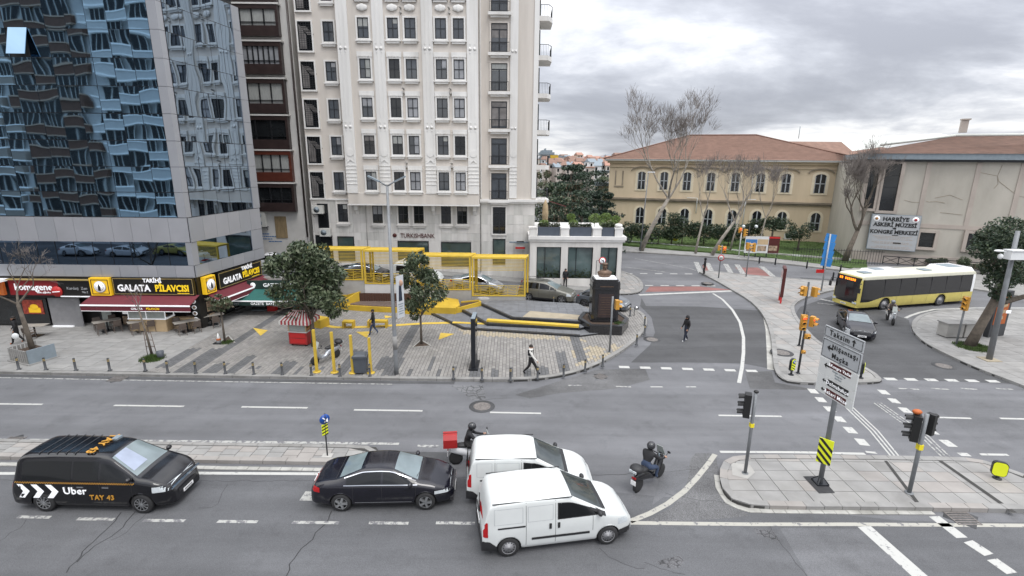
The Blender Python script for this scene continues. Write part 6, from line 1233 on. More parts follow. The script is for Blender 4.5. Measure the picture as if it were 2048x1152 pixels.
# street lamps
def lamp2(label, xy, h):
    p = at(*xy, .12); t = thing('street_lamp', label, 'street lamp', p); q_ = MB(); q_.tube([(0, 0, 0), (0, 0, .5), (0, 0, h)], [.13, .12, .065], 12); q_.obj('pole', 'post_grey', t); q_ = MB(); q_.lathe((0, 0, 1.45), [(.125, 0), (.12, .75)], 12); q_.obj('pale_sleeve', 'slab', t)
    for s_ in (-1, 1): q_ = MB(); q_.tube([(0, 0, h), (s_*.35, 0, h+.22)], .04, 8); a = q_.obj('arm', 'post_grey', t); q_ = MB(); q_.box((s_*.65, 0, h+.36), (.62, .22, .07), rot=Matrix.Rotation(-s_*.45, 3, 'Y')); q_.obj('lamp_head', 'far_grey', a); q_ = MB(); q_.box((s_*.65+s_*.0, 0, h+.335), (.5, .18, .05), rot=Matrix.Rotation(-s_*.45, 3, 'Y')); q_.obj('lamp_glass', 'lamp_white', a)
    return t
lm = lamp2('tall grey street lamp with two winged heads on the plaza kerb', (793, 748), 10.1)
p = at(793, 748, .12); t = thing('portrait_banner', 'tall narrow white portrait banner hanging on the plaza street lamp', 'banner', p+Vector((.25, 0, 0))); q_ = MB(); Mx = Matrix.Rotation(1.05, 3, 'Z'); q_.box((.12, .14, 4.35), (.55, .02, 2.3), rot=Mx); q_.obj('cloth', 'banner_cloth', t); q_ = MB(); q_.box(Vector((.12, .14, 4.55))+Mx @ Vector((0, -.015, 0)), (.28, .01, .85), rot=Mx, top=.6); q_.obj('printed_suit', 'navy', t); q_ = MB(); q_.ball(Vector((.12, .14, 5.1))+Mx @ Vector((.04, -.02, 0)), (.13, .08, .17)); q_.obj('printed_face', 'skin', t)
q_ = MB(); [q_.box(Vector((.12, .14, 3.95-k*.13))+Mx @ Vector((0, -.014, 0)), (.4-.06*(k % 3), .004, .05), rot=Mx) for k in range(5)]; q_.obj('printed_lines', 'far_grey', t)
for z in (3.2, 5.5): q_ = MB(); q_.bar((-.25, 0, z), (.1, .1, z), .03); q_.obj('bracket', 'post_dark', t)
p = at(1902, 533, .13); Hl = 11; t = thing('street_lamp', 'thin dark street lamp with white head in front of the grey museum hall', 'street lamp', p); tp = atY(1951, 368, p.y); q_ = MB(); q_.tube([(0, 0, 0), ((tp.x-p.x)*.5, 0, (tp.z-p.z)*.5), (tp.x-p.x, 0, tp.z-p.z)], [.12, .09, .05], 8); q_.obj('pole', 'post_dark', t); q_ = MB(); q_.ball((tp.x-p.x+.35, 0, tp.z-p.z), (.5, .22, .14)); q_.obj('lamp_head', 'letter_white', t)
def lamp1(label, xy, top, Y=None, z=.3):
    p = at(*xy, z); tp = atY(*top, p.y); t = thing('street_lamp', label, 'street lamp', p); d = tp-p; q_ = MB(); q_.tube([(0, 0, 0), (d.x, 0, d.z)], [.09, .06], 8); q_.obj('pole', 'post_grey', t); q_ = MB(); q_.box((d.x+.35, 0, d.z+.05), (.9, .25, .12)); q_.obj('lamp_head', 'lamp_white', t)
lamp1('grey street lamp left of the tall bare plane tree', (1280, 502), (1297, 345)); lamp1('white garden lamp behind the pavilion roof planters', (1121, 470), (1126, 398), z=.3)
t_ = at(1493, 508, .3); t = thing('globe_lamp', 'dark park lamp with two glass globes in the museum hedge', 'street lamp', t_); q_ = MB(); q_.tube([(0, 0, 0), (0, 0, 3.6)], .05, 8); q_.bar((-.8, 0, 3.3), (.8, 0, 3.3), .04); q_.obj('pole', 'frame_black', t)
for s_ in (-.8, .8): q_ = MB(); q_.ball((s_, 0, 3.5), .22); q_.obj('globe', 'clear_lamp', t)
# camera mast on the right
p = at(1978, 719, .12); t = thing('camera_mast', 'thick grey camera mast with white control box and domes at the right edge', 'camera mast', p); tp = atY(2036, 462, p.y)-p; q_ = MB(); q_.tube([(0, 0, 0), (tp.x*.5, 0, tp.z*.5), (tp.x, 0, tp.z)], [.16, .13, .11], 14); q_.obj('pole', 'post_grey', t); q_ = MB(); q_.box((0, 0, .02), (.9, .8, .03)); q_.obj('foot_patch', 'paver_sand', t)
bz = atY(2018, 508, p.y)-p; q_ = MB(); q_.box((bz.x+.05, -.3, bz.z), (.85, .45, .5)); q_.box((bz.x+.05, -.3, bz.z+.27), (.95, .55, .06)); q_.obj('control_box', 'lamp_white', t)
for s_ in (-1, 1): q_ = MB(); q_.bar((bz.x, -.25, bz.z+.15), (bz.x+s_*1.0, -.25, bz.z+.2), .05); q_.ball((bz.x+s_*.85, -.25, bz.z+.22), (.28, .16, .07)); q_.ball((bz.x+s_*.7, -.25, bz.z-.1), (.13, .13, .16)); q_.obj('camera_dome', 'lamp_white', t)
q_ = MB(); c = atY(2012, 622, p.y)-p; q_.box((c.x, -.16, c.z), (.28, .03, .18)); q_.obj('plate', 'letter_white', t)
# round no left turn sign by the monument
p = at(1190, 586, .12); t = thing('no_left_turn_sign', 'round red rimmed no left turn sign on a thin pole behind the bust', 'road sign', p); q_ = MB(); tz = atY(1191, 521, p.y).z-p.z; q_.tube([(0, 0, 0), (0, 0, tz)], .03, 8); q_.bar((0, 0, tz), (.45, 0, tz), .03); q_.obj('pole', 'post_dark', t); cz_ = tz; I3 = Matrix.Identity(3)
disc(t, (.5, -.05, cz_), .32, 'sign_red', I3, 0, 'disc'); disc(t, (.5, -.08, cz_), .24, 'letter_white', I3, 0, 'disc_centre'); q_ = MB(); q_.bx(.42, .62, -.09, -.085, cz_+.02, cz_+.07); q_.bx(.57, .62, -.09, -.085, cz_-.13, cz_+.02); q_.bar((.34, -.09, cz_+.16), (.66, -.09, cz_-.16), .01, .04); q_.obj('arrow', 'ink', t)
p = at(1262, 634, .13); t = thing('corner_mirror', 'tiny round convex mirror on a short post behind the monument', 'mirror', p+Vector((.3, .3, 0))); q_ = MB(); q_.tube([(0, 0, 0), (0, 0, .6)], .025, 6); q_.obj('post', 'post_dark', t); disc(t, (.15, 0, .62), .16, 'frame_black', I3, 0, 'rim'); disc(t, (.15, -.02, .62), .12, 'chrome', I3, 0, 'glass')
# blue sign
p = at(1642, 583, .12); t = thing('blue_sign', 'tall blue direction board seen from behind on a leaning grey pole', 'road sign', p); tp = atY(1661, 468, p.y)-p; q_ = MB(); q_.tube([(0, 0, 0), (tp.x, 0, tp.z)], .07, 8); q_.obj('pole', 'sign_grey', t)
for k in range(4): z0 = tp.z*(.44+k*.14); x0 = tp.x*(.44+k*.14); q_ = MB(); q_.box((x0+.12, .08, z0+tp.z*.07), (.95, .05, tp.z*.135), rot=Matrix.Rotation(.16, 3, 'Y')); q_.obj('board', 'blue_board', t)
q_ = MB(); q_.bx(-.75, .0, -.05, 0, tp.z*.33, tp.z*.39); q_.obj('red_arrow_plate', 'sign_red', t)
# ad stands
p = at(1560, 603, .12); t = thing('advert_stand', 'narrow dark poster stand seen edge on in the island paving', 'poster stand', p, 1.15); q_ = MB(); q_.bx(-.75, .75, -.12, .12, .55, 3.0); q_.obj('frame', 'sign_brown', t); q_ = MB(); q_.bx(-.62, .62, -.135, -.12, .8, 2.8); q_.bx(-.62, .62, .12, .135, .8, 2.8); q_.obj('poster', 'clear_lamp', t); q_ = MB(); q_.bx(-.7, -.6, -.06, .06, 0, .55); q_.bx(.3, .7, -.1, .1, 0, .55); q_.obj('legs', 'sign_red', t)
p = at(1985, 672, .12); t = thing('advert_stand', 'large dark poster stand with orange poster behind the camera mast', 'poster stand', p, .3); q_ = MB(); q_.bx(-.75, .85, -.15, .15, 0, 3.2); q_.obj('frame', 'post_dark', t); q_ = MB(); q_.bx(-.6, .6, -.17, -.15, .9, 2.9); q_.obj('poster', 'shoe_orange', t); q_ = MB(); [q_.box((-.1+k*.1, -.18, 1.3+k*.45), (.7, .01, .22), rot=Matrix.Rotation(-.2, 3, 'Y')) for k in range(3)]; q_.obj('poster_print', 'counter', t); q_ = MB(); q_.bx(-.2, .45, -.18, -.17, 2.6, 2.72); q_.obj('poster_headline', 'letter_white', t)
# posters by the lawn
for k, (a, m, lab) in enumerate(((1499, 'far_blue', 'blue toned museum poster board on the lawn, left of three'), (1521, 'counter', 'sandy museum poster board on the lawn, middle of three'), (1543, 'sign_brown', 'dark red museum poster board on the lawn, right of three'))):
    p = at(a, 514, .3); t = thing('poster_board', lab, 'poster board', p, -.15); q_ = MB(); q_.bx(-.72, .72, 0, .06, .5, 2.55); q_.obj('panel', 'sign_white' if k < 2 else 'sign_brown', t); q_ = MB(); q_.bx(-.66, .66, -.015, 0, 1.55, 2.2); q_.obj('print', m, t); q_ = MB(); q_.bx(-.5, .5, -.015, 0, .75, 1.4); q_.obj('print', 'poster_mix', t)
    if k == 2: q_ = MB(); q_.bx(-.7, .7, -.03, -.016, 2.3, 2.5); q_.obj('red_header', 'sign_red', t)
    q_ = MB(); q_.bx(-.65, -.58, 0, .06, 0, .5); q_.bx(.58, .65, 0, .06, 0, .5); q_.obj('legs', 'frame_black', t)
disc(thing('yellow_roundel', 'small round pale yellow sign standing on the museum lawn', 'sign', at(1350, 484, .3)), (0, 0, .55), .42, 'hivis2', I3, 0, 'disc')
# grey cabinets on right pavement
for a, lab in (((1908, 676), 'left of two pale concrete utility boxes by the leaning tree'), ((1944, 676), 'right of two pale concrete utility boxes by the leaning tree')):
    p = at(*a, .12); t = thing('utility_box', lab, 'utility box', p, .05); q_ = MB(); q_.bx(-.58, .58, 0, .8, .06, .95); q_.obj('cabinet', 'concrete', t); q_ = MB(); q_.bx(-.64, .64, -.06, .86, .95, 1.03); q_.obj('lid', 'slab', t); q_ = MB(); q_.bx(-.5, .5, .1, .7, 0, .06); q_.obj('foot', 'frame_black', t)
# low black fence and tubs by grey museum
t = thing('lattice_fence', 'low black lattice fence along the foot of the grey museum hall', 'fence', (GO.x, GO.y, 0.1), GA); q_ = MB()
for k in range(16): x = -.6+k*1.5; q_.bx(x-.04, x+.04, -1.6, -1.52, 0, 1.0); q_.bar((x, -1.56, .15), (x+1.5, -1.56, .9), .05); q_.bar((x, -1.56, .9), (x+1.5, -1.56, .15), .05)
q_.bx(-.6, 24, -1.6, -1.52, .92, 1.0); q_.bx(-.6, 24, -1.6, -1.52, .1, .16); q_.obj('lattice', 'frame_black', t)
t = thing('iron_fence', 'thin dark iron railing at the left corner of the grey museum hall', 'fence', (at(1640, 525, .3).x, at(1640, 525, .3).y, .3), -.2); q_ = MB()
for k in range(34): q_.bx(-3+k*.28, -2.97+k*.28, -.015, .015, 0, 1.7)
q_.bx(-3, 6.5, -.02, .02, 1.5, 1.54); q_.bx(-3, 6.5, -.02, .02, .15, .19); q_.obj('railing', 'frame_black', t)
# ================================================================== TREES AND PLANTS
def leafcloud(mb, c, rad, n, size, rr, mats=3, shell=.55, flat=1.0):
    c = Vector(c)
    for _ in range(n):
        d = Vector((rr.gauss(0, 1), rr.gauss(0, 1), rr.gauss(0, 1))).normalized(); q_ = rr.random()**.45*(1-shell)+shell*rr.random()**.2
        q_ = min(1.08, q_); p = c+Vector((d.x*rad[0], d.y*rad[1], d.z*rad[2]))*q_
        u = Vector((rr.gauss(0, 1), rr.gauss(0, 1), rr.gauss(0, 1)*flat)).normalized(); v = u.cross(Vector((rr.gauss(0, 1), rr.gauss(0, 1), rr.gauss(0, 1)))).normalized(); s_ = size*rr.uniform(.6, 1.3)
        mb.add([p-u*s_, p-v*s_*.45, p+u*s_, p+v*s_*.45], [(0, 1, 2, 3)], rr.randrange(mats))
def branch(mb, p, d, L, r, depth, rr, tips, spread=.55, up=.15, seg=3, mi=0, shrink=.72, kids=(2, 3)):
    pts = [p]; q_ = p.copy(); dd = d.copy(); rs = [r]
    for i in range(seg): dd = (dd+Vector((rr.gauss(0, .12), rr.gauss(0, .12), rr.gauss(0, .08)+up*.25))).normalized(); q_ = q_+dd*L/seg; pts.append(q_.copy()); rs.append(r*(1-(i+1)/seg*.38))
    mb.tube(pts, rs, 6 if depth > 2 else (4 if depth > 1 else 3), mi, cap=False)
    if depth <= 0: tips.append((q_, dd)); return
    for k in range(rr.randint(*kids)):
        a = rr.uniform(0, 2*PI); perp = dd.cross(Vector((math.cos(a), math.sin(a), .3))).normalized(); nd = (dd+perp*rr.uniform(.5, 1.2)*spread+Vector((0, 0, up))).normalized()
        st = pts[-1] if k < 2 else pts[rr.randint(1, len(pts)-1)]
        branch(mb, st, nd, L*shrink*rr.uniform(.8, 1.15), rs[-1]*.75, depth-1, rr, tips, spread, up, seg, mi, shrink, kids)
def leafy(label, loc, h0, crown, lumps, n, size, mats, seed, trunk=.11, name='leafy_tree', lean=0):
    rr = random.Random(seed); t = thing(name, label, 'tree', loc); tips = []; q_ = MB(); q_.tube([(0, 0, -.05), (lean*.3, 0, h0*.5), (lean, 0, h0)], [trunk*1.25, trunk, trunk*.85], 10); 
    for k in range(6): a = k*PI/3+rr.random(); branch(q_, Vector((lean, 0, h0-.1)), Vector((math.cos(a)*.6, math.sin(a)*.6, .9)).normalized(), crown[2]*.55, trunk*.5, 2, rr, tips, .7, .1)
    q_.obj('trunk', 'bark', t); q_ = MB(); cz = h0+crown[2]*.75
    for _ in range(lumps):
        d = Vector((rr.gauss(0, 1), rr.gauss(0, 1), rr.gauss(0, 1))).normalized()*(.15+rr.random()**.6*.75); d.x += .12*math.sin(d.z*5+seed); c = Vector((lean+d.x*crown[0], d.y*crown[1], cz+d.z*crown[2])); s_ = rr.uniform(.13, .36)
        leafcloud(q_, c, (crown[0]*s_, crown[1]*s_, crown[2]*s_*.8), n//lumps, size, rr, len(mats), .5)
    q_.obj('crown', mats, t); return t
leafy('large dark green broad leaved tree beside the red striped cart', at(628, 692, .12), 1.9, (2.75, 2.4, 2.75), 60, 12500, .135, ['leaf_a', 'leaf_b', 'leaf_c', 'leaf_a', 'leaf_d'], 3, .13)  # pale leaf_d share puts the leaf highlights into the crown colour
leafy('slim dark green tree standing in the triangular pit on the plaza', at(843, 688, .12), 1.9, (1.65, 1.6, 2.3), 34, 4900, .115, ['leaf_a', 'leaf_b', 'leaf_c', 'leaf_d', 'leaf_a'], 8, .07)
leafy('small sparse leafy tree in front of the tower side shops', at(450, 684, .12), 2.1, (1.3, .9, .62), 16, 1500, .09, ['leaf_a', 'leaf_b', 'leaf_d', 'brown_leaf'], 12, .06)
def tuftobj(label, loc, r, n=500, h=.25):
    q_ = MB(); rr = random.Random(n)
    for _ in range(n): a = rr.uniform(0, 2*PI); d = r*rr.random()**.5; tuft(q_, (math.cos(a)*d, math.sin(a)*d, 0), h*rr.uniform(.5, 1), 3, rr)
    o = q_.obj('grass_tuft', ['grass_a', 'grass_b'], loc=loc); tag(o, label, 'grass tuft'); return o
tuftobj('round tuft of grass at the foot of the staked tree', at(305, 718, .12), .55); tuftobj('small grass tuft in the triangular pit of the small leafy tree', at(455, 685, .12), .3, 200, .15); tuftobj('low patch of green weeds under the leaning tree', at(1945, 694, .12), .95, 900, .18); tuftobj('bit of green growing in the monument base', Vector((7.4, 33.2, .72)), .3, 160, .15)
def bare(label, loc, h, r, depth, seed, spread=.5, up=.3, lean=(0, 0), m='bark_pale', L0=None, name='bare_tree', start=None, twigs=True, kids=(2, 3), shrink=.72):
    rr = random.Random(seed); t = thing(name, label, 'tree', loc); q_ = MB(); top = Vector((lean[0], lean[1], h)); q_.tube([(0, 0, -.1), Vector((lean[0]*.35, lean[1]*.35, h*.4)), top], [r*1.3, r, r*.75], 10); tips = []
    q_.obj('trunk', m, t); q_ = MB()
    for k in range(3): a = k*2.1+rr.random(); branch(q_, top-Vector((0, 0, .15)), (Vector((math.cos(a)*spread, math.sin(a)*spread, 1))).normalized(), L0 or h*.5, r*.55, depth, rr, tips, spread, up, 3, 0, shrink, kids)
    q_.obj('branches', m if depth > 3 else 'twig', t)
    if twigs:
        q_ = MB()
        for p, d in tips:
            for _ in range(3): e_ = p+(d+Vector((rr.gauss(0, .35), rr.gauss(0, .35), rr.gauss(.15, .3)))).normalized()*rr.uniform(.5, 1.3)*(1 if h > 3.1 else .3); q_.bar(p, e_, .016 if h > 3.1 else .007)
        q_.obj('twigs', 'twig', t, kind='stuff')
    return t
def gtree(px_, z): return at(*px_, z)
bare('tallest bare plane tree with forked crown in front of the yellow museum', gtree((1282, 499), .3), 6.8, .27, 5, 21, .62, .42, (3.1, 0), L0=4.1, kids=(3, 3))
bare('bare tree with white banded trunk in front of the third museum window', gtree((1391, 505), .3), 4.6, .13, 4, 5, .5, .4, (.6, 0), L0=2.3)
bare('pale bare tree with a crooked trunk near the red signals', gtree((1424, 508), .3), 4.2, .2, 4, 9, .6, .35, (2.4, 0), L0=2.5)
bare('slender bare tree between the crooked tree and the posters', gtree((1460, 500), .35), 4.4, .11, 4, 14, .45, .4, (.8, 0), L0=2.3); bare('thin bare tree in front of the sixth museum window', gtree((1516, 500), .35), 4.4, .1, 4, 15, .45, .4, (.5, 0), L0=2.2)
bare('dark many branched bare tree where the two museum buildings meet', gtree((1690, 520), .3), 3.6, .3, 5, 33, .55, .4, (.9, 0), m='bark', L0=3.0, kids=(3, 3))
t0 = bare('leafless tree growing out of the slatted planter box', at(66, 700, .6), 2.9, .12, 4, 41, .9, .05, (-.25, 0), m='bark', L0=1.3)
st = bare('slim staked young tree with bare top in the avenue pavement', at(305, 712, .12), 3.0, .06, 2, 44, .5, .2, (-.35, 0), m='bark', L0=.6, twigs=True)
for s_ in (-1, 1): q_ = MB(); q_.tube([(s_*.28, 0, 0), (s_*.2-.08, 0, 1.5)], .02, 6); q_.bar((s_*.2-.08, 0, 1.5), (-.15, 0, 1.52), .03); q_.obj('stake', 'wood_seat', st)
q_ = MB(); q_.bar((-.3, 0, .6), (.25, 0, .6), .03); q_.bar((-.3, 0, 1.0), (.2, 0, 1.0), .03); q_.obj('stake_rail', 'wood_seat', st)
# leaning pine at right
p = at(1938, 692, .12); t = thing('leaning_tree', 'thick leaning trunk with dense dark crown behind the camera mast', 'tree', p); q_ = MB(); a1 = atY(1985, 610, p.y)-p; a2 = atY(2010, 560, p.y)-p; a3 = atY(2060, 590, p.y+.5)-p
q_.tube([(0, 0, -.1), a1*.5+Vector((0, 0, 0)), a1, a2], [.34, .27, .24, .18], 12); q_.tube([a1, a3, a3+Vector((1.5, 0, .9))], [.2, .14, .1], 8); q_.tube([a2, atY(1975, 500, p.y)-p], [.16, .07], 8); q_.tube([a2, atY(2030, 480, p.y)-p], [.16, .07], 8); q_.obj('trunk', 'bark', t); q_ = MB(); rr = random.Random(77)
for x, y, s_ in ((1985, 475, 1.0), (2015, 462, 1.25), (2045, 470, 1.4), (1965, 500, .8), (2000, 500, 1.2), (2035, 505, 1.3), (1990, 535, .9), (2020, 545, 1.2), (1995, 565, .8), (2060, 500, 1.5), (2090, 480, 1.6), (1975, 455+30, .9), (2000, 590, .55), (2050, 545, 1.1)):
    c = atY(x, y, p.y+rr.uniform(-.8, 1.2))-p
    leafcloud(q_, c, (s_, s_, s_*.72), int(620*s_*s_)+200, .10, rr, 3, .6)
q_.obj('crown', ['leaf_a', 'cedar_a', 'leaf_c'], t)
# hedges along museum
def shrub(label, c, rad, n, size, mats, name='shrub', cat='shrub', grp=None):
    t = thing(name, label, cat, (c[0], c[1], c[2]), group=grp); q_ = MB(); rr = random.Random(int(c[0]*91+c[1]))
    for _ in range(8): d = Vector((rr.uniform(-.6, .6)*rad[0], rr.uniform(-.5, .5)*rad[1], rr.uniform(-.3, .5)*rad[2])); leafcloud(q_, (d.x, d.y, rad[2]+d.z), (rad[0]*.5, rad[1]*.5, rad[2]*.55), n//8, size, rr, len(mats), .6)
    q_.obj('foliage', mats, t); q_ = MB(); q_.tube([(0, 0, -.1), (0, 0, rad[2])], .08, 5); q_.obj('stem', 'bark', t); return t
DK = ['leaf_a', 'cedar_a', 'leaf_c']
hedge = [((1265, 487), 2.6, 1.7, 'dense dark shrub at the left corner of the yellow museum'), ((1320, 489), 3.4, 1.6, 'wide dark shrub behind the foot of the tall plane tree'), ((1368, 490), 3.2, 1.9, 'dark shrub left of the white banded bare tree'), ((1412, 491), 2.6, 1.7, 'dark shrub right of the white banded bare tree'), ((1462, 492), 2.8, 1.6, 'dark shrub behind the twin globe lamp'), ((1500, 492), 2.0, 1.7, 'dark shrub between the globe lamp and the posters')]
for a, w_, h_, lab in hedge: p = at(*a, .45); shrub(lab, (p.x, p.y+1, .3), (w_, 1.3, h_), int(w_*700), .16, DK)
for a, w_, h_, z0, lab in (((1545, 494), 3.4, 1.3, 2.4, 'flat topped dark tree in front of the seventh museum window'), ((1600, 500), 1.7, 1.8, 1.3, 'rounded dark clipped bush right of the flat topped tree'), ((1345, 487), 2.0, 2.2, 1.8, 'conical dark evergreen rising above the museum hedge')):
    p = at(*a, .45); t = shrub(lab, (p.x, p.y+.5, z0), (w_, 1.4, h_*.8), int(w_*750), .14, DK, 'evergreen_tree', 'tree'); q_ = MB(); q_.tube([(0, 0, -z0), (0, 0, .6)], .12, 6); q_.obj('trunk', 'bark', t)
for k, (a, w_, h_, lab) in enumerate((((1768, 520), 1.15, .75, 'clipped green bush below the left part of the museum board'), ((1800, 524), .95, .6, 'dark rounded bush second from left by the grey hall'), ((1828, 527), .95, .75, 'clipped bush under the right edge of the museum board'), ((1870, 533), 1.0, .6, 'low dark bush left of the thin street lamp foot'), ((1928, 541), 1.1, .9, 'green bush right of the thin street lamp foot'), ((1962, 548), 1.1, .7, 'reddish brown bush beside the leaning tree crown'))):
    p = at(*a, .1); shrub(lab, (p.x, p.y, .25), (w_, .8, h_*.8), 1300, .09, ['brown_leaf', 'leaf_c', 'leaf_a'] if k == 5 else ['leaf_b', 'leaf_a', 'leaf_c'])
# topiary balls on roof
for k, (x, y, r, lab) in enumerate(((1088, 447, .5, 'round lime topiary at the left roof edge by the bank'), (1142, 434, .45, 'upper lime topiary ball above the middle planter'), (1147, 447, .5, 'lower lime topiary ball above the middle planter'), (1190, 437, .65, 'broad lime topiary cushion on the pavilion roof'), (1212, 434, .55, 'lime topiary cushion right of the broad one'), (1208, 447, .5, 'lower left lime topiary ball of the right planter'), (1226, 447, .5, 'lower right lime topiary ball of the right planter'), (1232, 438, .45, 'rightmost lime topiary ball behind the round finial'))):
    Y = 46.8 if y > 440 else 47.8; c = atY(x, y, Y); t = thing('topiary_ball', lab, 'topiary', (c.x, c.y, 4.95)); q_ = MB(); leafcloud(q_, (0, 0, c.z-4.95), (r, r, r*.75), 900, .06, random.Random(k), 3, .85); q_.obj('foliage', ['lime_a', 'lime_b', 'lime_c'], t); q_ = MB(); q_.tube([(0, 0, .3), (0, 0, c.z-4.95)], .03, 6); q_.obj('stem', 'bark', t); q_ = MB(); q_.lathe((0, 0, 0), [(.25, 0), (.32, .4), (.28, .4), (.25, .3)], 12); q_.obj('pot', 'planter_grey', t)
p = atY(1090, 446, 48); t = thing('closed_parasol', 'closed tan parasol on the terrace beside the bank', 'parasol', (p.x, p.y, 4.95)); q_ = MB(); h_ = atY(1090, 399, 48).z-4.95; q_.lathe((0, 0, 0), [(.22, h_*.25), (.3, h_*.6), (.22, h_*.85), (.02, h_)], 8); q_.obj('canopy', 'tan_canvas', t); q_ = MB(); q_.tube([(0, 0, 0), (0, 0, h_*.3)], .04, 6); q_.obj('pole', 'wood_seat', t)
t = thing('awning_boom', 'thin reddish awning boom sticking out beside the bank corner', 'awning arm', (0, 0, 0)); q_ = MB(); q_.bar(atY(1092, 400, 50), atY(1132, 413, 52), .08); q_.obj('boom', 'sign_brown', t)
# garden conifers beyond the pavilion
def cedar(label, px_, Y, h, w, layers, n, seed, mats=('cedar_a', 'cedar_b', 'cedar_c'), name='cedar_tree'):
    rr = random.Random(seed); base = atY(px_[0], px_[1], Y); t = thing(name, label, 'tree', (base.x, Y, 0)); top = base.z; q_ = MB(); q_.tube([(0, 0, 0), (0, 0, top*.9)], [.35, .08], 8); q_.obj('trunk', 'bark', t); q_ = MB()
    for k in range(layers):
        f = k/(layers-1); z = top-h*f; R_ = w*(.25+.85*math.sin(min(1, f*1.15+.12)*PI*.62)); m_ = max(3, int(R_*2.2))
        for j in range(m_): a = rr.uniform(0, 2*PI); d = R_*rr.uniform(.2, .85); leafcloud(q_, (math.cos(a)*d, math.sin(a)*d, z-rr.uniform(0, .5)), (R_*.42, R_*.42, h/layers*.42), n//(layers*m_)+6, .2, rr, 3, .5)
    q_.obj('crown', list(mats), t); return t
cedar('big dark layered cedar left of the yellow museum', (1143, 332), 78, 9, 5.2, 8, 6500, 1); cedar('dark cedar with spreading upper boughs behind the big cedar', (1175, 345), 88, 8, 6.5, 7, 5000, 2); cedar('pale green pine directly beside the bank corner', (1100, 372), 66, 9, 3.6, 7, 4200, 3, ('leaf_d', 'cedar_b', 'cedar_a')); cedar('brownish green pine in the middle of the garden', (1137, 372), 66, 8, 3.4, 7, 3800, 4, ('brown_leaf', 'cedar_b', 'cedar_a'))
cedar('dark blue green pine in front of the museum corner', (1204, 385), 68, 8.5, 3.7, 8, 6000, 5, ('cedar_c', 'cedar_a', 'cedar_c')); cedar('rusty leaved tree at the far left of the garden', (1092, 345), 82, 10, 3.0, 7, 2600, 6, ('brown_leaf', 'leaf_b', 'leaf_d'), 'garden_tree'); cedar('green tree below the far rooftops near the museum', (1205, 355), 110, 8, 6, 6, 3200, 7, ('leaf_b', 'leaf_d', 'cedar_b'), 'garden_tree'); cedar('dark tree touching the left wall of the museum', (1228, 372), 96, 9, 5, 6, 2600, 8, ('cedar_b', 'leaf_c', 'leaf_b'), 'garden_tree')
cedar('low dark pine behind the right roof planter', (1165, 420), 58, 5, 2.6, 5, 2400, 9); cedar('low brownish bush behind the middle roof planter', (1120, 432), 58, 4, 2.6, 4, 1600, 10, ('brown_leaf', 'cedar_a', 'cedar_c'))
# ================================================================== FAR TOWN
b = MB()
hill = [(-120, 140, 0), (160, 140, 0), (220, 420, 8.5), (-200, 420, 8.5), (-300, 700, 9.5), (340, 700, 9.5)]
b.add(hill, [(0, 1, 2, 3), (3, 2, 5, 4)]); b.obj('hill', 'leaf_c', kind='structure')
t = thing('garden_wall', 'pale garden building with slate caps left of the yellow museum', 'building', (0, 0, 0)); c = atY(1214, 372, 90); q_ = MB(); q_.bx(c.x-1.6, c.x+2, 90, 94, 0, c.z); q_.obj('wall', 'museum_cream', t); q_ = MB(); q_.bx(c.x-2, c.x+2.3, 89.6, 94, c.z, c.z+.5); q_.bx(c.x-1.2, c.x+2.3, 89.7, 94, c.z+2.2, c.z+2.6); q_.obj('roof', 'far_grey', t)
rr = random.Random(31); specs = []
for row, (Y, yb, yt) in enumerate(((190, 345, 326), (215, 338, 321), (245, 333, 318), (280, 329, 315), (320, 326, 311), (370, 323, 313))):
    x = 1080+rr.uniform(0, 8)
    while x < 1240: w_ = rr.uniform(9, 17); specs.append((x, w_, Y+rr.uniform(-8, 8), yb, yt+rr.uniform(-4, 3), row)); x += w_*rr.uniform(.85, 1.1)
for k, (x, w_, Y, yb, yt, row) in enumerate(specs):
    a = atY(x, yt, Y); c = atY(x+w_, yt, Y); zb = -1; W_ = c.x-a.x; wc, rc = rr.choice([('cream', 'house_a'), ('grey brown', 'house_b'), ('white', 'house_c'), ('sandy', 'house_d')]), rr.choice([('red tile', 'roof_far'), ('brown tile', 'roof_tile'), ('dark grey', 'far_grey')]); t = thing('town_house', f"{'narrow' if w_ < 11.5 else 'wide' if w_ > 14.5 else 'middling'} distant {wc[0]} house with {rc[0]} roof, {('lowest','second lowest','third','fourth','fifth','topmost')[row]} row {'beside the bank corner' if x < 1125 else 'beside the museum' if x > 1195 else 'above the cedars'}", 'house', (a.x, Y, 0), rr.uniform(-.3, .3), 'distant town houses on the hillside'); z1 = a.z-rr.uniform(.6, 1.6)
    q_ = MB(); q_.bx(0, W_, 0, 9, zb, z1); q_.obj('wall', wc[1], t); q_ = MB()
    if rr.random() < .75: q_.add([(-.3, -.3, z1), (W_+.3, -.3, z1), (W_+.3, 9.3, z1), (-.3, 9.3, z1), (0, 4.5, z1+1.5), (W_, 4.5, z1+1.5)], [(0, 1, 5, 4), (2, 3, 4, 5), (1, 2, 5), (3, 0, 4)])
    else: q_.bx(-.2, W_+.2, -.2, 9.2, z1, z1+.3)
    q_.obj('roof', rc[1], t); q_ = MB()
    for i in range(max(1, int(W_/1.6))):
        for j in range(3): q_.bx(.5+i*1.5, 1.2+i*1.5, -.06, 0, z1-1.6-j*2.8, z1-.5-j*2.8)
    q_.obj('windows', 'window_dark', t)
t = thing('hilltop_block', 'large grey terraced block crowning the far hill beside the bank', 'building', (0, 0, 0)); a = atY(1084, 325, 260); c = atY(1125, 303, 260)
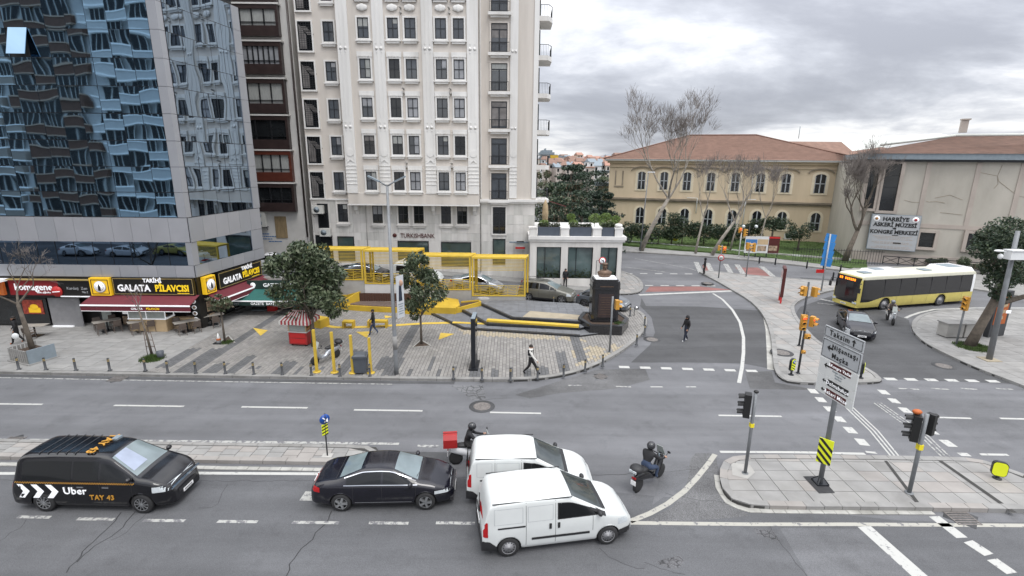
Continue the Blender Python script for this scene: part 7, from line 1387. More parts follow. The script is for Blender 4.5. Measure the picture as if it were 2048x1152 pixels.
q_ = MB(); q_.bx(a.x, c.x, 260, 280, 0, c.z-2); q_.obj('wall', 'far_grey', t); q_ = MB(); q_.bx(a.x-1, c.x-4, 259, 280, c.z-1.6, c.z-.4); q_.bx(a.x+2, c.x-8, 262, 280, c.z+.6, c.z+1.6); q_.bx(a.x, c.x-5, 260, 280, c.z-.4, c.z+.6); q_.obj('roof', 'far_grey', t); q_ = MB(); q_.bx(a.x+4, a.x+8, 258.9, 259, c.z-3.5, c.z-1.8); q_.obj('yellow_panel', 'yellow', t); q_ = MB(); q_.bx(a.x, c.x-1, 259.8, 260, c.z-5, c.z-3.8); q_.obj('windows', 'window_glass', t)
t = thing('blue_roof_house', 'far house with a bright blue roof cover among the red roofs', 'house', (0, 0, 0)); a = atY(1178, 321, 230); q_ = MB(); q_.bx(a.x, a.x+2.4, 230, 236, 0, a.z-.2); q_.obj('wall', 'house_c', t); q_ = MB(); q_.bx(a.x-.2, a.x+2.6, 229.8, 236, a.z-.2, a.z+.7); q_.obj('roof', 'far_blue', t)
# ================================================================== VEHICLES
def lerp_tab(tab, x):
    if x <= tab[0][0]: return tab[0][1]
    for (a, u), (b, v) in zip(tab, tab[1:]):
        if x <= b: return u+(v-u)*(x-a)/(b-a)
    return tab[-1][1]
def soft(tab, x, w=.09): return sum(lerp_tab(tab, x+d)*k for d, k in ((-w, .25), (-w*.5, .25), (w*.5, .25), (w, .25)))
class Car:
    # local frame: x forward, y left, z up; tables run from the tail (negative x) to the nose
    def __init__(s, L, W, top, belt, wt, plan, wheels, R_, sill=.24):
        s.L, s.W, s.top, s.belt, s.wt, s.plan, s.wh, s.R, s.sill = L, W, top, belt, wt, plan, wheels, R_, sill; s.cache = {}
    def sec(s, x, clip=True):
        wb = s.W/2*lerp_tab(s.plan, x); tp = soft(s.top, x); bl = min(soft(s.belt, x), tp-.03); wt = min(wb*.97, s.W/2*lerp_tab(s.wt, x)*lerp_tab(s.plan, x)); z0 = s.sill
        h = bl-z0; g_ = tp-bl
        P_ = [(wb*.93, z0), (wb*.99, z0+.12*h), (wb, z0+.45*h), (wb*.995, z0+.75*h), (wb*.965, bl), (wt+(wb*.965-wt)*.12, bl+g_*.80), (wt*.94, bl+g_*.93), (wt*.72, tp-.005), (wt*.35, tp+.008), (0, tp+.012)]
        for _ in range(2):
            q = [P_[0]]
            for a, c in zip(P_, P_[1:]): q += [(a[0]*.75+c[0]*.25, a[1]*.75+c[1]*.25), (a[0]*.25+c[0]*.75, a[1]*.25+c[1]*.75)]
            P_ = q+[P_[-1]]
        if clip:
            zb = z0
            for xw in s.wh:
                dx = abs(x-xw); Ra = s.R*1.16
                if dx < Ra: zb = max(zb, s.R+math.sqrt(max(0, Ra*Ra-dx*dx)))
            P_ = [(y, max(z, zb) if z < zb else z) for y, z in P_]
        return P_
    def y_at(s, x, z):
        P_ = s.sec(x, False); last = P_[0]
        for p in P_[1:]:
            if p[1] >= z: t = (z-last[1])/max(1e-6, p[1]-last[1]); return last[0]+(p[0]-last[0])*t
            last = p
        return P_[-1][0]
    def z_at(s, x, y):
        P_ = s.sec(x, False)[::-1]; last = P_[0]; y = abs(y)
        for p in P_[1:]:
            if p[0] >= y: t = (y-last[0])/max(1e-6, p[0]-last[0]); return last[1]+(p[1]-last[1])*t
            last = p
        return P_[-1][1]
    def body(s, par, m, name='body', split=None):
        h = s.L/2; xs = [-h+s.L*i/64 for i in range(65)]
        for xw in s.wh: xs += [xw+s.R*1.16*math.cos(PI*k/12) for k in range(13)]
        xs = sorted(set(round(x, 3) for x in xs)); b = MB(); V = []; n = None
        for x in xs: P_ = s.sec(x); n = len(P_); V += [(x, y, z) for y, z in P_]+[(x, -y, z) for y, z in P_[-2::-1]]
        k = 2*n-1; F = [(i*k+j, i*k+j+1, (i+1)*k+j+1, (i+1)*k+j) for i in range(len(xs)-1) for j in range(k-1)]
        b.add(V, F, 0, True)
        if split: b.m = [1 if sum(V[i][2] for i in f)/4 > split else 0 for f in F]
        b.add(V[:k], [tuple(range(k))]); b.add(V[-k:], [tuple(range(k-1, -1, -1))]); return b.obj(name, m, par)
    def side(s, par, name, m, x0, x1, lo, hi, side, off=.004, n=14, nz=5):
        b = MB(); V = []
        for i in range(n+1):
            x = x0+(x1-x0)*i/n; a = lo(x) if callable(lo) else lo; c = hi(x) if callable(hi) else hi; c = max(a+.002, c)
            for j in range(nz+1): z = a+(c-a)*j/nz; V.append((x, side*(s.y_at(x, z)+off), z))
        k = nz+1; b.add(V, [(i*k+j, (i+1)*k+j, (i+1)*k+j+1, i*k+j+1) for i in range(n) for j in range(nz)], 0, True); return b.obj(name, m, par)
    def topf(s, par, name, m, x0, x1, f0, f1=None, off=.006, n=12, ny=12, ya=-1, yb=1):
        b = MB(); V = []; f1 = f1 or f0
        for i in range(n+1):
            t = i/n; x = x0+(x1-x0)*t; f = f0+(f1-f0)*t; wb = s.W/2*lerp_tab(s.wt, x)*lerp_tab(s.plan, x)
            for j in range(ny+1): y = wb*f*(ya+(yb-ya)*j/ny); V.append((x, y, s.z_at(x, y)+off))
        k = ny+1; b.add(V, [(i*k+j, (i+1)*k+j, (i+1)*k+j+1, i*k+j+1) for i in range(n) for j in range(ny)], 0, True); return b.obj(name, m, par)
    def seam(s, par, x, side, z0, z1, w=.012): return s.side(par, 'door_seam', 'black_plastic', x-w/2, x+w/2, z0, z1, side, .0035, 1, 10)
    def glasshi(s, fr=.80): return lambda x: (lambda bl, tp: bl+(tp-bl)*fr)(min(soft(s.belt, x), soft(s.top, x)-.03), soft(s.top, x))
def wheel(par, x, y, R_, side, rim='rim', spokes=5, w=.21):
    t = bpy.data.objects.new('wheel', None); C.objects.link(t); t.parent = par; t.location = (x, y, R_)
    b = MB(); b.lathe((0, 0, 0), [(R_*.66, -w/2), (R_*.9, -w/2), (R_, -w/2+.03), (R_, w/2-.03), (R_*.9, w/2), (R_*.66, w/2)], 28, axis='Y', caps=False); b.obj('tyre', 'tyre', t)
    b = MB(); o_ = side*w/2; b.lathe((0, o_*.30, 0), [(R_*.66, -.01), (R_*.66, .01)], 24, 0, axis='Y'); b.obj('hub', 'black_plastic', t)
    b = MB()
    if spokes:
        for k in range(spokes):
            a = 2*PI*k/spokes; u = Vector((math.cos(a), 0, math.sin(a))); b.bar(u*R_*.1+Vector((0, o_*.92, 0)), u*R_*.66+Vector((0, o_*.86, 0)), .03 if spokes > 6 else .075, .03 if spokes > 6 else .075)
    else:
        b.lathe((0, o_*.72, 0), [(R_*.62, -.01), (R_*.62, .01)], 22, axis='Y'); b.lathe((0, o_*.84, 0), [(R_*.36, -.012), (R_*.36, .012)], 16, axis='Y')
        for k in range(12): a = 2*PI*k/12; b.ball((math.cos(a)*R_*.5, o_*.83, math.sin(a)*R_*.5), (.022, .008, .022), mi=1, n=6, k=3)
    b.lathe((0, o_*.9, 0), [(R_*.16, -.015), (R_*.16, .015)], 10, axis='Y'); V = []
    for k in range(24): a = 2*PI*k/24; V += [(math.cos(a)*R_*.70, o_, math.sin(a)*R_*.70), (math.cos(a)*R_*.61, o_*.93, math.sin(a)*R_*.61)]
    b.add(V, [(2*k, 2*k+1, (2*k+3) % 48, (2*k+2) % 48) for k in range(24)], 0, True); b.obj('rim', [rim, 'black_plastic'], t); return t
def common(c, par, rim='rim', spokes=5, wy=.11):
    b = MB(); b.bx(-c.L/2+.18, c.L/2-.18, -c.W/2+.26, c.W/2-.26, .2, .62); b.obj('underbody', 'interior', par)
    for xw in c.wh:
        for sd_ in (-1, 1): wheel(par, xw, sd_*(c.W/2-wy), c.R, sd_, rim, spokes)
def mirror(c, par, x, z, m, s_): b = MB(); y = s_*(c.y_at(x, z)+.11); b.ball((x, y, z+.04), (.08, .12, .085), n=10, k=6); b.bar((x, s_*(c.y_at(x, z)-.02), z), (x, y, z), .05); return b.obj('wing_mirror', m, par)
def plate(par, x, z, tilt=0, txt=None, y=0): b = MB(); b.box((x, y, z), (.02, .50, .115), rot=Matrix.Rotation(tilt, 3, 'Y')); p = b.obj('number_plate', 'plate_white', par); b = MB(); [b.box((x+(.012 if x > 0 else -.012), y-.17+k*.055, z), (.004, .03, .06)) for k in range(7)]; b.obj('plate_digits', 'ink', p)
def put(t, rear, front, c, side, z=0.0, zr=None):   # wheel contact points on the camera's side
    a = at(*rear, z if zr is None else zr).xy; b_ = at(*front, z).xy; d = (b_-a).normalized(); n = Vector((-d.y, d.x))*side; wy = c.W/2-.03; mid = (a+b_)/2-n*wy-d*(c.wh[0]+c.wh[1])/2
    t.location = (mid.x, mid.y, z); t.rotation_euler = (0, 0, math.atan2(d.y, d.x)); return t
def V_(name, label, cat='car', grp=None): return thing(name, label, cat, group=grp)
# ---- sedans
def sedan(label, paint, name='sedan', L=4.8, W=1.84, rim='rim', spokes=5, chromes=True, hi_=1.44, glass='car_glass', cat='car', grp=None):
    h = L/2; c = Car(L, W, [(-h, .62), (-h+.05, .92), (-h+.45, 1.06), (-h+.95, 1.12), (-h+1.75, hi_-.03), (-.05, hi_), (.35, hi_-.03), (1.22, 1.03), (1.7, .93), (h-.35, .80), (h-.06, .66), (h, .52)], [(-h, .60), (-h+.3, .93), (-.5, .95), (1.2, .93), (h-.3, .74), (h, .5)],
            [(-h, .80), (-h+.9, .80), (-h+1.75, .66), (.3, .66), (1.2, .80), (h, .84)], [(-h, .72), (-h+.12, .86), (-h+.5, .97), (-1, 1), (1, 1), (h-.6, .965), (h-.2, .84), (h-.03, .66), (h, .58)], (-h+1.04, h-.93), .325)
    t = V_(name, label, cat, grp); c.body(t, paint); common(c, t, rim, spokes)
    for s_ in (-1, 1):
        lo = lambda x: soft(c.belt, x)+.035
        c.side(t, 'side_window', glass, -h+1.22, -.02, lo, c.glasshi(.78), s_); c.side(t, 'side_window', glass, .05, 1.12, lo, c.glasshi(.78), s_)
        if chromes: c.side(t, 'window_trim', 'chrome', -h+1.15, 1.2, lambda x: soft(c.belt, x)+.012, lambda x: soft(c.belt, x)+.035, s_, .008, 16, 1); c.side(t, 'window_trim', 'chrome', -h+1.15, 1.15, lambda x: c.glasshi(.79)(x), lambda x: c.glasshi(.79)(x)+.022, s_, .008, 16, 1); c.side(t, 'sill_trim', 'chrome', -h+1.5, 1.0, .34, .365, s_, .008, 10, 1)
        for x in (-h+1.45, .02, 1.15): c.seam(t, x, s_, .34, soft(c.belt, x))
        for x in (-.25, .85): b = MB(); z = .84; b.box((x, s_*(c.y_at(x, z)+.015), z), (.2, .03, .035)); b.obj('door_handle', paint, t)
        mirror(c, t, .98, .98, paint, s_); c.side(t, 'headlight', 'clear_lamp', h-.62, h-.12, lambda x: .60, lambda x: .70+.02*(h-x), s_, .006, 6, 3); c.side(t, 'tail_light', 'red_lamp', -h+.03, -h+.35, .72, .88, s_, .006, 6, 3)
    c.topf(t, 'windscreen', 'windscreen_glass' if glass == 'car_glass' else glass, .42, 1.20, .86, .92); c.topf(t, 'rear_window', 'windscreen_glass', -h+.98, -h+1.68, .88, .84)
    c.topf(t, 'bonnet_seam', 'black_plastic', 1.24, 1.27, .93, off=.005, n=1); c.topf(t, 'boot_seam', 'black_plastic', -h+.86, -h+.88, .9, off=.005, n=1)
    b = MB(); b.bx(h-.05, h+.012, -.5, .5, .40, .62); g_ = b.obj('grille', 'black_plastic', t); b = MB(); [b.bx(h+.012, h+.022, -.48, .48, .44+k*.06, .455+k*.06) for k in range(3)]; b.obj('grille_bar', 'chrome', g_); b = MB(); b.bx(h-.12, h+.0, -.7, .7, .24, .36); b.obj('lower_intake', 'black_plastic', t)
    plate(t, h+.02, .36); plate(t, -h-.01, .72); b = MB(); b.bar((1.15, -.55, 1.06), (1.25, .1, 1.03), .02); b.bar((1.15, .1, 1.06), (1.25, .6, 1.03), .02); b.obj('wiper', 'black_plastic', t)
    return t, c
t, c = sedan('glossy black saloon car with chrome window line behind the white vans', 'dark_blue_paint', L=4.78); put(t, (686, 1023), (849, 1020), c, -1)
merc, c2 = sedan('dark blue saloon car turning towards the camera beside the bus', 'dark_blue_paint', L=4.7, chromes=True)
a, b_ = at(1690, 644, 0), at(1724, 698, 0); p = (at(1684, 640).xy+at(1735, 672).xy)/2; merc.location = at(1708, 662, 0); merc.rotation_euler = (0, 0, -1.98)
t, c = sedan('silver saloon parked on the sloping street behind the rightmost yellow frame', 'silver_paint', L=4.7); t.location = (-3.1, 42.6, zs(-3.1)+.02); t.rotation_euler = (0, R(4.5), -.10)
t, c = sedan('black saloon parked on the sloping street behind the tall yellow frame', 'black_paint', L=4.8); t.location = (-13.0, 43.6, zs(-13)+.02); t.rotation_euler = (0, R(3), -.04)
t, c = sedan('white car roof showing far left on the side street by the tower', 'white_paint', L=4.5); t.location = (-22.4, 46.4, 1.56); t.rotation_euler = (0, 0, .3)
for k, (x, y, pnt, lab) in enumerate(((-52, 6.5, 'white_paint', 'white car parked across the avenue, mirrored left in the tower strip window'), (-46, 6.4, 'white_paint', 'white car parked across the avenue, mirrored in the middle of the strip window'), (-40.5, 6.3, 'bus_yellow', 'yellow taxi parked across the avenue, mirrored at the tower corner'))):
    t, c = sedan(lab, pnt, L=4.5, chromes=False); t.location = (x, y, 0)
# ---- hatchback and estate
def wagon(label, paint, name, L, W, H_, wheels, R_, rear=.25, nose=.95, glass='car_glass', rim='rim', spokes=5, belt_=1.0, a0=.95, cat='car', roofrail=False, panel=False, grp=None):
    h = L/2; wx = h-nose  # cowl position
    c = Car(L, W, [(-h, .7), (-h+.04, 1.0), (-h+rear, H_-.16), (-h+rear+.25, H_-.04), (-h+1.4, H_), (wx-a0-.35, H_-.02), (wx-a0, H_-.09), (wx, belt_+.10), (wx+.45, belt_+.0), (h-.25, belt_-.17), (h-.05, belt_-.34), (h, .52)], [(-h, .68), (-h+.15, belt_), (wx, belt_), (h-.25, belt_-.2), (h, .5)],
            [(-h, .91 if panel else .76), (0, .89 if panel else .70), (wx-a0, .84 if panel else .68), (wx, .84), (h, .86)], [(-h, .90), (-h+.08, .95), (-h+.4, 1), (h-1, 1), (h-.5, .95), (h-.15, .82), (h, .64)], wheels, R_)
    t = V_(name, label, cat, grp); c.body(t, paint); common(c, t, rim, spokes); lo = lambda x: soft(c.belt, x)+.03
    for s_ in (-1, 1):
        if not panel:
            c.side(t, 'side_window', glass, -h+.5, -.55, lo, c.glasshi(.76), s_); c.side(t, 'side_window', glass, -.48, .35, lo, c.glasshi(.76), s_)
        mirror(c, t, wx-.15, belt_+.08, 'black_plastic' if panel else paint, s_)
        c.side(t, 'headlight', 'clear_lamp', h-.55, h-.13, lambda x: belt_-.42+.05*(h-x), lambda x: belt_-.24+.08*(h-x), s_, .006, 6, 3)
    c.topf(t, 'windscreen', 'van_glass' if panel else 'windscreen_glass', wx-a0+.02, wx-.03, .86, .92)
    if panel: c.topf(t, 'cowl', 'black_plastic', wx-.03, wx+.10, .94, .93, off=.007, n=2); [c.side(t, 'pillar_trim', 'black_plastic', wx-.42, wx+.06, lambda x: soft(c.top, x)-.14, lambda x: soft(c.top, x)-.03, s_, .006, 6, 2) for s_ in (-1, 1)]
    plate(t, h+.015, .42); b = MB(); b.bx(h-.06, h+.01, -.45, .45, .48, .60); b.obj('grille', 'black_plastic', t)
    return t, c, wx
t, c, wx = wagon('olive grey estate car parked at the end of the retaining wall', 'olive_paint', 'estate_car', 4.75, 1.9, 1.72, (-1.42, 1.44), .36, belt_=1.08, nose=1.35)
for s_ in (-1, 1):
    c.side(t, 'side_window', 'car_glass', .43, wx-.25, lambda x: soft(c.belt, x)+.03, c.glasshi(.74), s_); c.side(t, 'tail_light', 'red_glow' if False else 'red_lamp', -2.34, -2.15, .9, 1.5, s_); c.side(t, 'sill_cladding', 'black_plastic', -1.0, 1.0, .24, .40, s_, .01, 8, 2)
    for x in (-.52, .39): c.seam(t, x, s_, .4, 1.08)
    b = MB(); b.tube([(-1.9, s_*.6, 1.75), (-1.6, s_*.6, 1.79), (.2, s_*.6, 1.78), (.4, s_*.6, 1.73)], .02, 6); b.obj('roof_rail', 'black_plastic', t)
put(t, (1061, 600), (1118, 608), c, -1, .10, .2)
t, c, wx = wagon('grey compact crossover parked behind the monument plinth', 'grey_paint', 'hatchback', 4.25, 1.8, 1.52, (-1.3, 1.38), .35, rear=.75, belt_=.98, nose=1.35, rim='dark_rim')
for s_ in (-1, 1): c.side(t, 'side_window', 'car_glass', .43, wx-.25, lambda x: soft(c.belt, x)+.03, c.glasshi(.72), s_); c.side(t, 'tail_light', 'red_lamp', -2.08, -1.8, .9, .98, s_)
c.topf(t, 'rear_window', 'car_glass', -1.95, -1.5, .85, .8)
put(t, (1168, 615), (1232, 626), c, -1, .0)
# ---- white panel vans
def van(label, L=4.74, wb=3.1, H_=1.85, hit=False):
    h = L/2; fx = h-.86; t, c, wx = wagon(label, 'van_white', 'panel_van', L, 1.84, H_, (fx-wb, fx), .325, rear=.16, nose=1.02, a0=1.02, belt_=1.08, rim='steel_rim', spokes=0, panel=True, cat='van')
    for s_ in (-1, 1):
        c.side(t, 'cab_window', 'car_glass', wx-1.42, wx-.22, lambda x: 1.13, c.glasshi(.70), s_); c.side(t, 'window_frame', 'black_plastic', wx-1.46, wx-.16, lambda x: 1.10, lambda x: c.glasshi(.74)(x), s_, .002)
        for x in (wx-1.52, wx-2.42): c.seam(t, x, s_, .36, c.glasshi(.86)(x))
        c.seam(t, wx-.35, s_, .62, 1.1)
        for x in (wx-1.68, wx-1.42): b = MB(); z = .93; b.box((x, s_*(c.y_at(x, z)+.012), z), (.07, .03, .17)); b.obj('door_handle', 'black_plastic', t)
        c.side(t, 'slide_rail', 'black_plastic', -h+.45, wx-2.44, lambda x: .98, lambda x: 1.03, s_, .01, 6, 1)
        c.side(t, 'side_moulding', 'black_plastic', wx-2.25, wx-.45, lambda x: .53, lambda x: .61, s_, .014, 8, 1)
        for x0, x1 in ((-h+.35, wx-2.52), (wx-2.36, wx-1.6)):
            for z0, z1 in ((1.12, 1.13), (1.60, 1.61)): c.side(t, 'panel_crease', 'sign_grey', x0, x1, z0, z1, s_, .004, 6, 1)
            for x in (x0, x1): c.side(t, 'panel_crease', 'sign_grey', x-.006, x+.006, 1.12, 1.61, s_, .004, 1, 5)
        c.side(t, 'tail_light', 'red_lamp', -h+.02, -h+.16, .74, 1.20, s_, .012, 3, 5)
        c.side(t, 'rear_bumper_side', 'black_plastic', -h+.01, -h+.42, lambda x: .25, lambda x: .60-.25*max(0, (x+h-.2))/.3, s_, .014, 6, 3); c.side(t, 'front_bumper_side', 'black_plastic', h-.52, h-.06, lambda x: .26, lambda x: .50-.02*(h-x), s_, .014, 8, 3)
    b = MB(); b.bx(-h-.03, -h+.06, -.84, .84, .27, .58); b.obj('rear_bumper', 'black_plastic', t); b = MB(); b.bx(-h-.006, -h+.02, -.012, .012, .6, 1.65); b.bx(-h-.02, -h+.0, .05, .55, .95, 1.02); b.obj('rear_door_trim', 'black_plastic', t)
    b = MB(); b.prism([(h-.3, -.72), (h+.0, -.55), (h+.03, 0), (h+.0, .55), (h-.3, .72)], .26, .50); b.obj('front_bumper', 'black_plastic', t)
    for y in (-.78, .78): b = MB(); b.bx(-h+.3, wx-1.0, y-.012, y+.012, c.z_at(-.5, y)-.02, c.z_at(-.5, y)+.006); b.obj('roof_gutter', 'black_plastic', t)
    b = MB(); b.bar((wx-.1, -.6, 1.2), (wx-.02, .1, 1.16), .02); b.bar((wx-.1, .1, 1.2), (wx-.02, .6, 1.16), .02); b.obj('wiper', 'black_plastic', t); plate(t, -h-.03, .82); return t, c
t, c = van('nearest white panel van with black bumpers and dented side'); put(t, (1019, 1113), (1213, 1089), c, -1)
t2, c2 = van('farther white panel van, half hidden behind the nearest van', L=4.4, wb=2.75, H_=1.83); hd = t.rotation_euler.z; t2.rotation_euler = (0, 0, hd-.13); ctr = at(1058, 978, 0); t2.location = (ctr.x, ctr.y, 0)
for s_ in (-1, 1): b = MB(); b.bx(-2.215, -2.20, s_*.06 if s_ > 0 else -.72, .72 if s_ > 0 else -.06, 1.08, 1.55); b.obj('rear_glass', 'car_glass', t2)
t3, c3 = van('white van with roof bars parked uphill behind the street lamp', L=4.4, wb=2.75, H_=1.85); t3.location = (-8.3, 43.4, zs(-8.3)+.02); t3.rotation_euler = (0, R(4), -.05)
for k in range(3): b = MB(); b.bar((-1.4+k*.9, -.7, 1.95), (-1.4+k*.9, .7, 1.95), .05); b.obj('roof_bar', 'white_paint', t3)
for s_ in (-1, 1): c3.side(t3, 'side_window', 'car_glass', -1.75, -.35, lambda x: 1.13, c3.glasshi(.7), s_, .01); c3.side(t3, 'side_window', 'car_glass', -.25, .25, lambda x: 1.13, c3.glasshi(.7), s_, .01)
# ---- black people carrier taxi
L = 5.3; h = L/2; t, c, wx = wagon('black people carrier with white chevrons and orange lettering, front left', 'black_paint', 'people_carrier', L, 1.95, 1.97, (-1.58, 1.70), .35, rear=.2, nose=1.06, a0=.92, belt_=1.16, rim='rim', spokes=10, cat='minivan', glass='car_glass')
for s_ in (-1, 1):
    c.side(t, 'side_window', 'car_glass', .43, wx-.2, lambda x: 1.15, c.glasshi(.70), s_)
    for x in (-.5, .4, wx-.12): c.seam(t, x, s_, .35, 1.12)
    for x in (-.22, .62): b = MB(); b.box((x, s_*(c.y_at(x, .98)+.015), .98), (.22, .03, .04)); b.obj('door_handle', 'chrome', t)
    for k in range(112):
        x = -h+.22+k*.04
        if x < wx-.05: zb = 1.075+.028*(k % 2); c.side(t, 'check_square', 'signal_yellow', x, x+.036, zb, zb+.028, s_, .006, 1, 1) if s_ < 0 else None
    if s_ < 0:
        for k in range(3):
            x0 = -h+.30+k*.48; b = MB()
            def Pz(u, z): xx = x0+u; return (xx, -(c.y_at(xx, z)+.008), z)
            b.add([Pz(0, .55), Pz(.2, .55), Pz(.42, .80), Pz(.2, 1.04), Pz(0, 1.04), Pz(.2, .80)], [(0, 1, 2, 5), (5, 2, 3, 4)]); b.obj('white_chevron', 'letter_white', t)
        text('Uber', .36, Vector((-.42, -(c.W/2+.012), .83)), FR, 'letter_white', t, bold=.002, sp=1.05); text('TAY 43', .24, Vector((.45, -(c.W/2+.01), .60)), FR, 'signal_yellow', t, bold=.004, sp=1.1)
    c.side(t, 'tail_light', 'red_lamp', -h+.02, -h+.12, .9, 1.5, s_, .008, 2, 4)
RT = Matrix(((0, -1, 0), (1, 0, 0), (0, 0, 1))); text('TAY 43', .38, Vector((-.08, 0, 2.0)), Matrix.Rotation(-PI/2, 3, 'Z'), 'signal_yellow', t, bold=.01)
for x in (-1.75, -1.45, -1.15, -.85, -.55): b = MB(); z = c.z_at(x, .4); b.bx(x-.012, x+.012, -.6, .6, z-.005, z+.018); b.obj('roof_rib', 'post_dark', t)
b = MB(); b.bx(h-.02, h+.01, -.75, .75, .80, .815); b.bx(h-.02, h+.01, -.7, .7, .85, .862); b.obj('chrome_line', 'chrome', t)
b = MB(); b.box((.12, .4, 1.98), (.2, .26, .08)); b.obj('roof_sensor', 'far_grey', t); c.topf(t, 'sunshade', 'sunshade', wx-.88, wx-.2, .74, .80, off=.012, ya=-1, yb=.0)
put(t, (89, 1023), (291, 1027), c, -1)
# ---- bus
t = V_('city_bus', 'long yellow and cream city bus with black windows crossing behind the island', 'bus'); L = 12.0; W = 2.5; h = L/2
c = Car(L, W, [(-h, 2.7), (-h+.1, 2.85), (-h+.5, 2.92), (h-.9, 2.92), (h-.25, 2.86), (h-.02, 2.6), (h, 1.2)], [(-h, 2.6), (-h+.1, 2.7), (h-.3, 2.7), (h-.05, 2.3), (h, 1.1)], [(-h, .94), (h, .93)], [(-h, .97), (-h+.15, 1), (h-.5, 1), (h-.12, .95), (h, .90)], (-h+3.4, h-2.75), .48, sill=.30)
c.body(t, ['bus_yellow', 'bus_roof'], split=2.6); common(c, t, 'steel_rim', 0, .16)
wl = lambda x: 1.12 if x < 3.6 else (1.12-.35*(x-3.6)/1.4 if x < 5.0 else .77)
for s_ in (-1, 1):
    c.side(t, 'upper_side', 'bus_roof', -h+.05, h-.2, 2.55, lambda x: c.sec(x, False)[-10][1], s_, .008, 24, 8); c.side(t, 'window_band', 'bus_black', -h+.35, h-.25, wl, lambda x: 2.6, s_, .01, 40, 6)
    for k in range(6): b = MB(); x = -h+1.6+k*1.6; b.bx(x-.012, x+.012, s_*(W/2+.004)-.01, s_*(W/2+.004)+.01, 1.15, 2.55); b.obj('window_joint', 'frame_black', t)
    for x in (-h+1.2, -h+5.0, -h+6.5, -h+8.2): c.seam(t, x, s_, .35, 1.1)
    c.side(t, 'rear_corner', 'white_paint', -h+.02, -h+.34, 1.1, 2.6, s_, .005, 3, 4)
c.topf(t, 'roof_skin', 'bus_roof', -h+.12, h-.2, 1.0, off=.01, n=24, ny=20)
b = MB(); b.prism([(h+.0, -1.08), (h+.05, -.6), (h+.07, 0), (h+.05, .6), (h+.0, 1.08), (h-.2, 1.1), (h-.2, -1.1)], .85, 2.30); b.obj('windscreen', 'bus_black', t); b = MB(); b.prism([(h-.06, -1.08), (h-.0, -.6), (h+.02, 0), (h, .6), (h-.06, 1.08), (h-.2, 1.1), (h-.2, -1.1)], 2.30, 2.72); b.obj('destination_panel', 'bus_black', t)
b = MB(); [b.bx(h+.03, h+.035, -.75+k*.17, -.64+k*.17, 2.42, 2.60) for k in range(9) if k != 2]; b.obj('destination_lights', 'orange_glow', t)
b = MB(); b.prism([(h+.02, -1.1), (h+.09, -.6), (h+.1, 0), (h+.09, .6), (h+.02, 1.1), (h-.3, 1.15), (h-.3, -1.15)], .3, .62); b.obj('front_bumper', 'bus_yellow', t); b = MB(); b.prism([(h+.02, -.9), (h+.08, -.5), (h+.09, 0), (h+.08, .5), (h+.02, .9), (h-.2, 1), (h-.2, -1)], .62, .86); b.obj('front_grille', 'bus_black', t)
for s_ in (-1, 1): b = MB(); b.box((h+.05, s_*.95, .68), (.06, .34, .14)); b.obj('headlight', 'clear_lamp', t); b = MB(); b.tube([(h-.1, s_*1.2, 2.3), (h+.25, s_*1.35, 2.3), (h+.25, s_*1.35, 2.0)], .03, 6); b.box((h+.25, s_*1.36, 1.8), (.08, .2, .4)); b.obj('wing_mirror', 'black_plastic', t)
b = MB(); b.box((2.6, 0, 3.02), (3.0, 1.7, .22), top=.9); b.obj('roof_unit', 'white_paint', t); b = MB(); b.box((3.1, -.2, 3.14), (.9, .7, .05)); b.box((4.6, .1, 2.97), (.8, .7, .08)); b.box((-1.5, .2, 2.97), (.8, .7, .08)); b.obj('roof_hatch', 'far_grey', t); b = MB(); b.box((-4.6, 0, 3.02), (2.4, 2.2, .28), top=.86); b.obj('rear_roof_unit', 'white_paint', t)
b = MB(); b.box((-4.4, 0, 3.165), (1.4, 1.2, .03)); b.obj('roof_grille', 'far_grey', t); plate(t, h+.11, .46)
put(t, (1877, 612), (1768, 620), c, 1)
